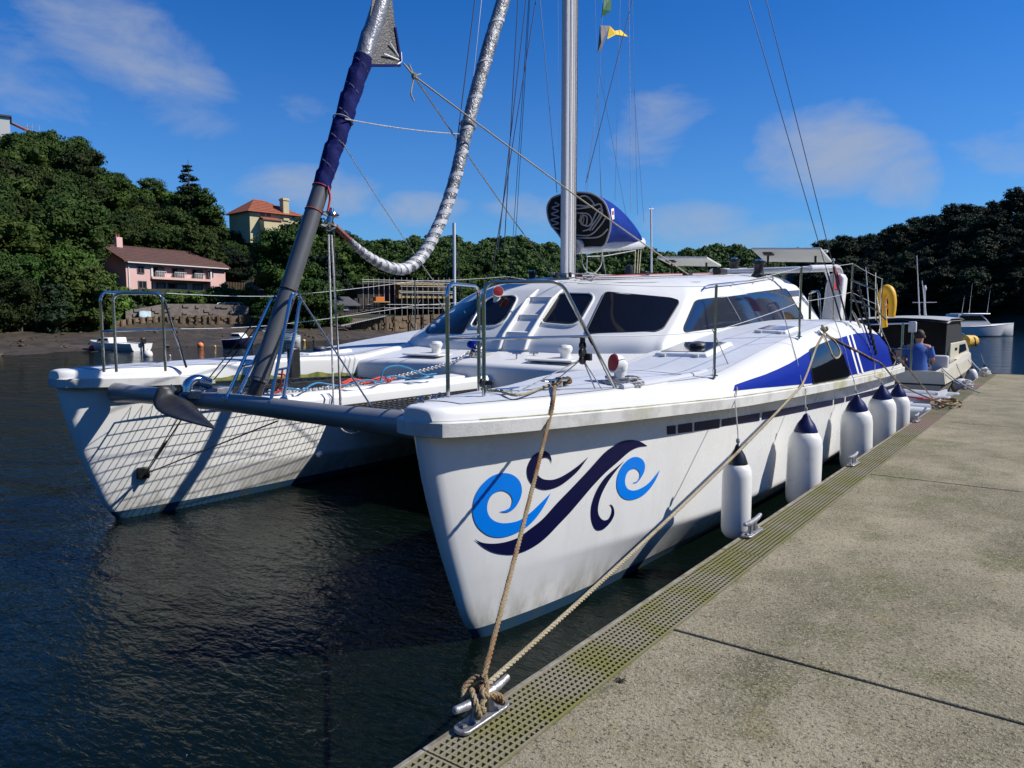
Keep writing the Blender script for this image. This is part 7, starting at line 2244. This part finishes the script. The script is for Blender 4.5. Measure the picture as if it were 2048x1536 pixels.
# ---- people
def seated_person(c, shirt, label, lean=.1, hair=True, k=1.0):
    """c: middle of the seat; facing +Y, back to the camera; one skin-modifier body with clothes and hair over it"""
    t = thing('person', c, label, 'person')
    J = dict(pel=(0, 0, .10, .15), wst=(0, .02, .28, .135), che=(0, .05, .48, .155), nek=(0, .08, .62, .06), hd1=(0, .11, .70, .085), hd2=(0, .12, .80, .095), hd3=(0, .11, .86, .06))
    for s_, n_ in ((-1, 'l'), (1, 'r')):
        J.update({n_ + 'sh': (s_ * .19, .05, .55, .07), n_ + 'el': (s_ * .27, .12, .30, .045), n_ + 'wr': (s_ * .22, .34, .22, .033), n_ + 'ha': (s_ * .20, .42, .22, .04),
                  n_ + 'hp': (s_ * .10, .04, .07, .10), n_ + 'kn': (s_ * .13, .46, .10, .065), n_ + 'an': (s_ * .13, .50, -.32, .045), n_ + 'ft': (s_ * .13, .64, -.36, .04)})
    names = list(J); E = [('pel', 'wst'), ('wst', 'che'), ('che', 'nek'), ('nek', 'hd1'), ('hd1', 'hd2'), ('hd2', 'hd3')]
    for n_ in 'lr': E += [('che', n_ + 'sh'), (n_ + 'sh', n_ + 'el'), (n_ + 'el', n_ + 'wr'), (n_ + 'wr', n_ + 'ha'), ('pel', n_ + 'hp'), (n_ + 'hp', n_ + 'kn'), (n_ + 'kn', n_ + 'an'), (n_ + 'an', n_ + 'ft')]
    me = bpy.data.meshes.new('body')
    me.from_pydata([(J[n][0] * k, (J[n][1] + lean * J[n][2]) * k, J[n][2] * k) for n in names], [(names.index(a), names.index(b)) for a, b in E], [])
    o = bpy.data.objects.new('body', me); COL.objects.link(o); o.parent = t
    sk = o.modifiers.new('skin', 'SKIN')
    for i, n in enumerate(names):
        me.skin_vertices[0].data[i].radius = (J[n][3] * k, J[n][3] * k * (.8 if n in ('che', 'wst', 'pel') else 1)); me.skin_vertices[0].data[i].use_root = (n == 'pel')
    o.modifiers.new('sub', 'SUBSURF').levels = 1; o.modifiers['sub'].render_levels = 2
    me.materials.append(M_SKIN)
    def P(n, d=(0, 0, 0)): return c + V(J[n][0] * k + d[0], (J[n][1] + lean * J[n][2]) * k + d[1], J[n][2] * k + d[2])
    q = MB(); rows = []
    for z_, rx, ry, yy in ((-.02, .20, .16, .0), (.10, .205, .165, .01), (.28, .19, .15, .02), (.45, .215, .155, .045), (.55, .21, .13, .055), (.615, .12, .09, .07), (.64, .075, .075, .08)):
        rows.append([c + V(rx * k * math.cos(a), (yy + lean * z_) * k + ry * k * math.sin(a), z_ * k) for a in [2 * math.pi * j / 16 for j in range(16)]])
    q.grid(rows, closed=True)
    for n_ in 'lr': q.tube([P(n_ + 'sh', (0, 0, .01)), P(n_ + 'sh').lerp(P(n_ + 'el'), .45), P(n_ + 'sh').lerp(P(n_ + 'el'), .78)], [.085 * k, .075 * k, .07 * k], 10, cap=False)
    q.build('shirt', shirt, t, smooth=True, angle=80)
    q = MB()
    for n_ in 'lr': q.tube([P('pel', (0, 0, -.02)), P(n_ + 'hp'), P(n_ + 'kn', (0, .02, 0)), P(n_ + 'kn').lerp(P(n_ + 'an'), .3), P(n_ + 'an')], [.14 * k, .125 * k, .085 * k, .075 * k, .06 * k], 10)
    q.build('trousers', M_JEAN, t, smooth=True, angle=80)
    if hair:
        q = MB(); hc = P('hd2', (0, -.015, .01)); q.lathe([(.098 * k * math.cos(a) + .001, .115 * k * math.sin(a)) for a in [rad(x) for x in (-38, -20, 0, 25, 50, 70, 88)]], hc, 14); q.build('hair', M_HAIR, t, smooth=True)
    for s_ in (-1, 1):
        q = MB(); q.lathe([(.004, -.03), (.014, -.01), (.016, .012), (.006, .03)], P('hd2', (s_ * .098 * k, .0, -.03)), 8); q.build('ear', M_SKIN, t, smooth=True)
    return t
seated_person(PY(1833, 748, 19.25) , M_SHIRT, 'person in blue T-shirt sitting with back turned in the cruiser', .06, True, 1.1)
seated_person(PY(1794, 765, 19.6), mat('grey_shirt', (.22, .22, .24), .8), 'person with bare head sitting low behind the catamaran stern', .02, False, .95)
# ---- horseshoe lifebuoy on the catamaran's pushpit
lb = thing('horseshoe_lifebuoy', PY(1772, 655, 15.2), 'yellow horseshoe lifebuoy hanging on the catamaran stern rail', 'lifebuoy')
P_ = [PY(x, y, 15.2 - .03 * i) for i, (x, y) in enumerate(((1769, 654), (1766, 636), (1764, 612), (1765, 592), (1770, 580), (1777, 579), (1783, 590), (1785, 610), (1783, 634)))]
q = MB(); q.tube(catmull(P_, 5), [.058 + .025 * math.sin(math.pi * i / 40) for i in range(41)], 12); q.build('buoy_body', mat('yellow_lifebuoy', (.78, .42, .01), .55, col2=(.70, .36, .01), nscale=6), lb, smooth=True)
q = MB(); q.tube(catmull([PY(x, y, 15.05) for x, y in ((1772, 640), (1770, 612), (1774, 596), (1780, 596), (1782, 610))], 5), .012, 6); q.build('grab_line', M_ROPEW, lb, smooth=True)
q = MB(); q.lathe([(.03, -.05), (.04, 0), (.03, .05)], PY(1777, 613, 15.1), 10); q.build('buoy_light', M_BUOYO, lb, smooth=True)
# ---- inflatable dinghies tied under the catamaran's stern
def inflatable(c, rz, L, Wd, r, label, stripes=M_BLUE, tone=None, writing=False):
    t = thing('inflatable_dinghy', c, label, 'dinghy')
    Rm = Matrix.Rotation(rz, 3, 'Z')
    hw = Wd / 2 - r
    pts = [(-L / 2, -hw, 0), (-L / 2 + .3, -hw, .0), (L * .15, -hw, .02), (L * .38, -hw * .75, .08), (L * .5, 0, .14), (L * .38, hw * .75, .08), (L * .15, hw, .02), (-L / 2 + .3, hw, 0), (-L / 2, hw, 0)]
    P = catmull([c + Rm @ V(*p) for p in pts], 6)
    n = len(P); rr = [r * min(1, .25 + 2.2 * min(i, n - 1 - i) / 8) for i in range(n)]
    q = MB(); q.tube(P, rr, 16); q.build('tube', tone or M_INFL, t, smooth=True)
    for dz in (.02, -.05):
        q = MB(); q.tube([p + (Rm @ V(0, (-1 if i < n / 2 else 1) * 0, 0)) + V(0, 0, dz) + ((p - c) - V(0, 0, (p - c).z)).normalized() * r * .93 for i, p in enumerate(P[4:-4])], .014, 5); q.build('rub_strip', stripes, t)
    q = MB(); q.box(c + Rm @ V(-.1, 0, -.1), (L * .8, Wd - 2 * r, .04), Rm); q.build('floor', M_GREY, t)
    q = MB(); q.box(c + Rm @ V(-L / 2 + .32, 0, .08), (.05, Wd - 2 * r, .36), Rm); q.build('transom', M_GREY, t)
    q = MB(); q.box(c + Rm @ V(.1, 0, .12), (.22, Wd - 1.4 * r, .03), Rm); q.build('thwart', M_WHITE, t)
    return t
inflatable(V(-2.95, 17.55, .32), rad(176), 2.4, 1.3, .21, 'grey inflatable dinghy with blue stripes under the cruiser stern')
inflatable(V(-2.75, 16.35, .22), rad(178), 2.3, 1.15, .17, 'low white inflatable dinghy beside the pontoon behind the last fender', tone=mat('white_inflatable', (.58, .60, .62), .5))
ol = thing('oar', V(-2.9, 16.2, .45), 'red and grey oar lying across the inflatable dinghies', 'oar')
q = MB(); q.tube([V(-3.3, 16.9, .52), V(-2.3, 16.8, .47)], .018, 6); q.build('shaft', M_ROPER, ol); q = MB(); q.box((-2.2, 16.8, .46), (.4, .14, .015)); q.build('blade', M_RED, ol)
# ---- moored boats and buoys on the creek
def small_boat(name, a, b, beam, fb, hullm, label, cabin=None, motor=True, catg='motorboat', stripe=None):
    a, b = Vector(a), Vector(b); d = (b - a); L = d.length; d.normalize(); s = V(d.y, -d.x, 0)
    t = thing(name, (a + b) / 2, label, catg)
    hb = [(0, .86), (.3, 1.0), (.6, .92), (.8, .62), (.93, .25), (1, .03)]
    def pt(u, lv, sg):
        w = beam / 2 * interp(hb, u); sh = fb * (1 + .35 * u * u)
        z, k = ((-.15, .5), (.08, .84), (sh * .7, .97), (sh, 1.0), (sh + .01, .86))[lv]
        return a + d * (L * u + (-.06 * L if lv == 0 and u > .9 else 0)) + s * sg * w * k + V(0, 0, z)
    us = [i / 14 for i in range(15)]
    q = MB()
    for sg in (-1, 1): q.grid([[pt(u, l, sg) for u in us] for l in range(5)])
    q.face([pt(0, l, -1) for l in range(5)] + [pt(0, l, 1) for l in range(4, -1, -1)])
    q.build('hull', hullm, t, smooth=True, angle=40)
    q = MB(); q.face([pt(u, 4, 1) + V(0, 0, -.12 if u < .62 else 0) for u in us] + [pt(u, 4, -1) + V(0, 0, -.12 if u < .62 else 0) for u in reversed(us)]); q.build('deck', M_GEL, t)
    q = MB()
    for sg in (-1, 1): q.tube([pt(u, 3, sg) for u in us], .025, 5)
    q.build('rubbing_strake', stripe or M_GREY, t)
    if cabin:
        u0, u1, hgt, glassy = cabin
        w = beam * .36; p0 = a + d * L * u0; p1 = a + d * L * u1; zz = fb * 1.05
        q = MB(); pf = [(0, zz), (.05, zz + hgt), (.70, zz + hgt), (1.0, zz + .02)]
        q.prism([p0.lerp(p1, f_) + s * w + V(0, 0, z - p0.z) for f_, z in pf], s * (-2 * w)); q.build('cabin', M_GEL, t, bevel=.04)
        q = MB()
        for sg in (-1, 1): q.prism([p0.lerp(p1, f_) + s * sg * (w + .005) + V(0, 0, z - p0.z) for f_, z in ((.1, zz + hgt * .45), (.1, zz + hgt * .85), (.66, zz + hgt * .85), (.84, zz + hgt * .45))], s * sg * .012)
        q.build('cabin_window', glassy, t)
    if motor:
        q = MB(); q.box(a - d * .12 + V(0, 0, fb + .18), (.28, .28, .36)); q.box(a - d * .14 + V(0, 0, fb - .25), (.10, .12, .6)); q.build('outboard_motor', M_BLK, t, bevel=.05)
    return t
small_boat('motorboat', PZ(284, 702, 0), PZ(182, 699, 0), 1.7, .42, M_GEL, 'small open white motorboat with black outboard moored left of the bow', (.45, .72, .32, M_GLASS))
small_boat('motorboat', PZ(452, 694, 0), PZ(506, 694, 0), 1.6, .50, mat('navy_hull', (.01, .015, .05), .4), 'dark blue hulled moored boat seen between bow ladders and pulpit', (.3, .75, .40, M_GLASS), False)
small_boat('motorboat', PZ(562, 686, 0), PZ(601, 685, 0), 1.7, .42, M_GEL, 'white and turquoise moored dinghy just right of the furler tube', (.35, .75, .28, mat('turquoise_panel', (.05, .30, .32), .5)), False, stripe=mat('turquoise_panel', (0, 0, 0)))
fb_ = small_boat('motor_cruiser', V(-9.9, 82.8, 0), V(-4.6, 87.9, 0), 2.4, .95, M_GEL, 'white motor cruiser moored on the open water at far right', (.08, .60, 1.15, M_GLASS), False)
bo = ORG[fb_.name]; q = MB()
for dx, hh in ((-1.5, 4.6), (-.9, 6.0), (.6, 5.2)): q.tube([bo + V(dx, .1, 2.1), bo + V(dx + .15, .1, hh * .85)], [.02, .008], 5)
q.build('aerial', M_WHITE, fb_)
q = MB(); q.box(bo + V(-.75, -.7, 2.17), (2.9, 1.9, .10), Matrix.Rotation(math.atan2(5.1, 5.3), 3, 'Z')); q.build('flybridge_roof', M_GEL, fb_, bevel=.05)
def buoy(px, py, r_px, m, label, catg='buoy'):
    c = PZ(px, py, 0); r = r_px / F_PX * (c - EYE_P).dot(_fw)
    t = thing('mooring_buoy', c, label, catg, 'mooring buoys on the creek')
    q = MB(); q.lathe([(r * math.sin(a) + .001, -r * math.cos(a)) for a in [math.pi * k / 10 for k in range(11)]], c + V(0, 0, r * .55), 16); q.build('float', m, t, smooth=True)
    q = MB(); q.tube([c + V(r * .22 * math.cos(a), 0, r * 1.55 + r * .22 * math.sin(a)) for a in [2 * math.pi * j / 8 for j in range(8)]], r * .05, 5, closed=True); q.build('ring', M_GALV, t)
buoy(296, 714, 9, M_BUOYW, 'large white round mooring buoy near the far bow'); buoy(401, 694, 6, M_BUOYO, 'pale orange mooring buoy on the creek'); buoy(453, 689, 5.5, M_BUOYR, 'bright red mooring buoy beside the dark blue boat')
buoy(430, 694, 2.2, M_BUOYY, 'tiny yellow buoy between orange and red buoys'); buoy(608, 683, 3, M_BUOYY, 'small pale yellow buoy right of the furler tube'); buoy(184, 700, 6, M_BUOYR, 'dark red buoy at the bow of the small white motorboat'); buoy(115, 697, 2.2, M_BUOYW, 'tiny white buoy by the left shore'); buoy(340, 712, 1.8, M_BUOYW, 'tiny white buoy right of the large white buoy')
# yacht moored beyond the far hull: only its mast shows over the cabin
ya = PD(905, 690, 27); yb = PD(960, 690, 31)
yt = small_boat('moored_yacht', (ya.x, ya.y, 0), (yb.x, yb.y, 0), 2.4, .8, M_GEL, 'yacht beyond the catamaran, its bare silver mast rising behind the pulpit', (.25, .7, .55, M_GLASS), False, 'yacht')
m0 = PD(909, 650, 27.5); q = MB(); q.tube([V(m0.x, m0.y, .8), PD(908, 446, 27.5)], .06, 10); q.build('mast', M_ALUW, yt, smooth=True)
q = MB(); tpm = PD(908, 448, 27.5)
for px in (882, 925, 930): q.tube([tpm, PD(px, 640, 27.5)], .008, 4)
q.tube([PD(905, 470, 27.5), PD(912, 470, 27.5)], .02, 5); q.build('stay', M_WIRE, yt)
q = MB(); q.tube([PX(1303, 545, -7.3), PX(1302, 415, -7.3)], .022, 8); q.tube([PX(1297, 418, -7.3), PX(1307, 418, -7.3)], .012, 5); q.build('aerial_pole', M_ALUW, cat)
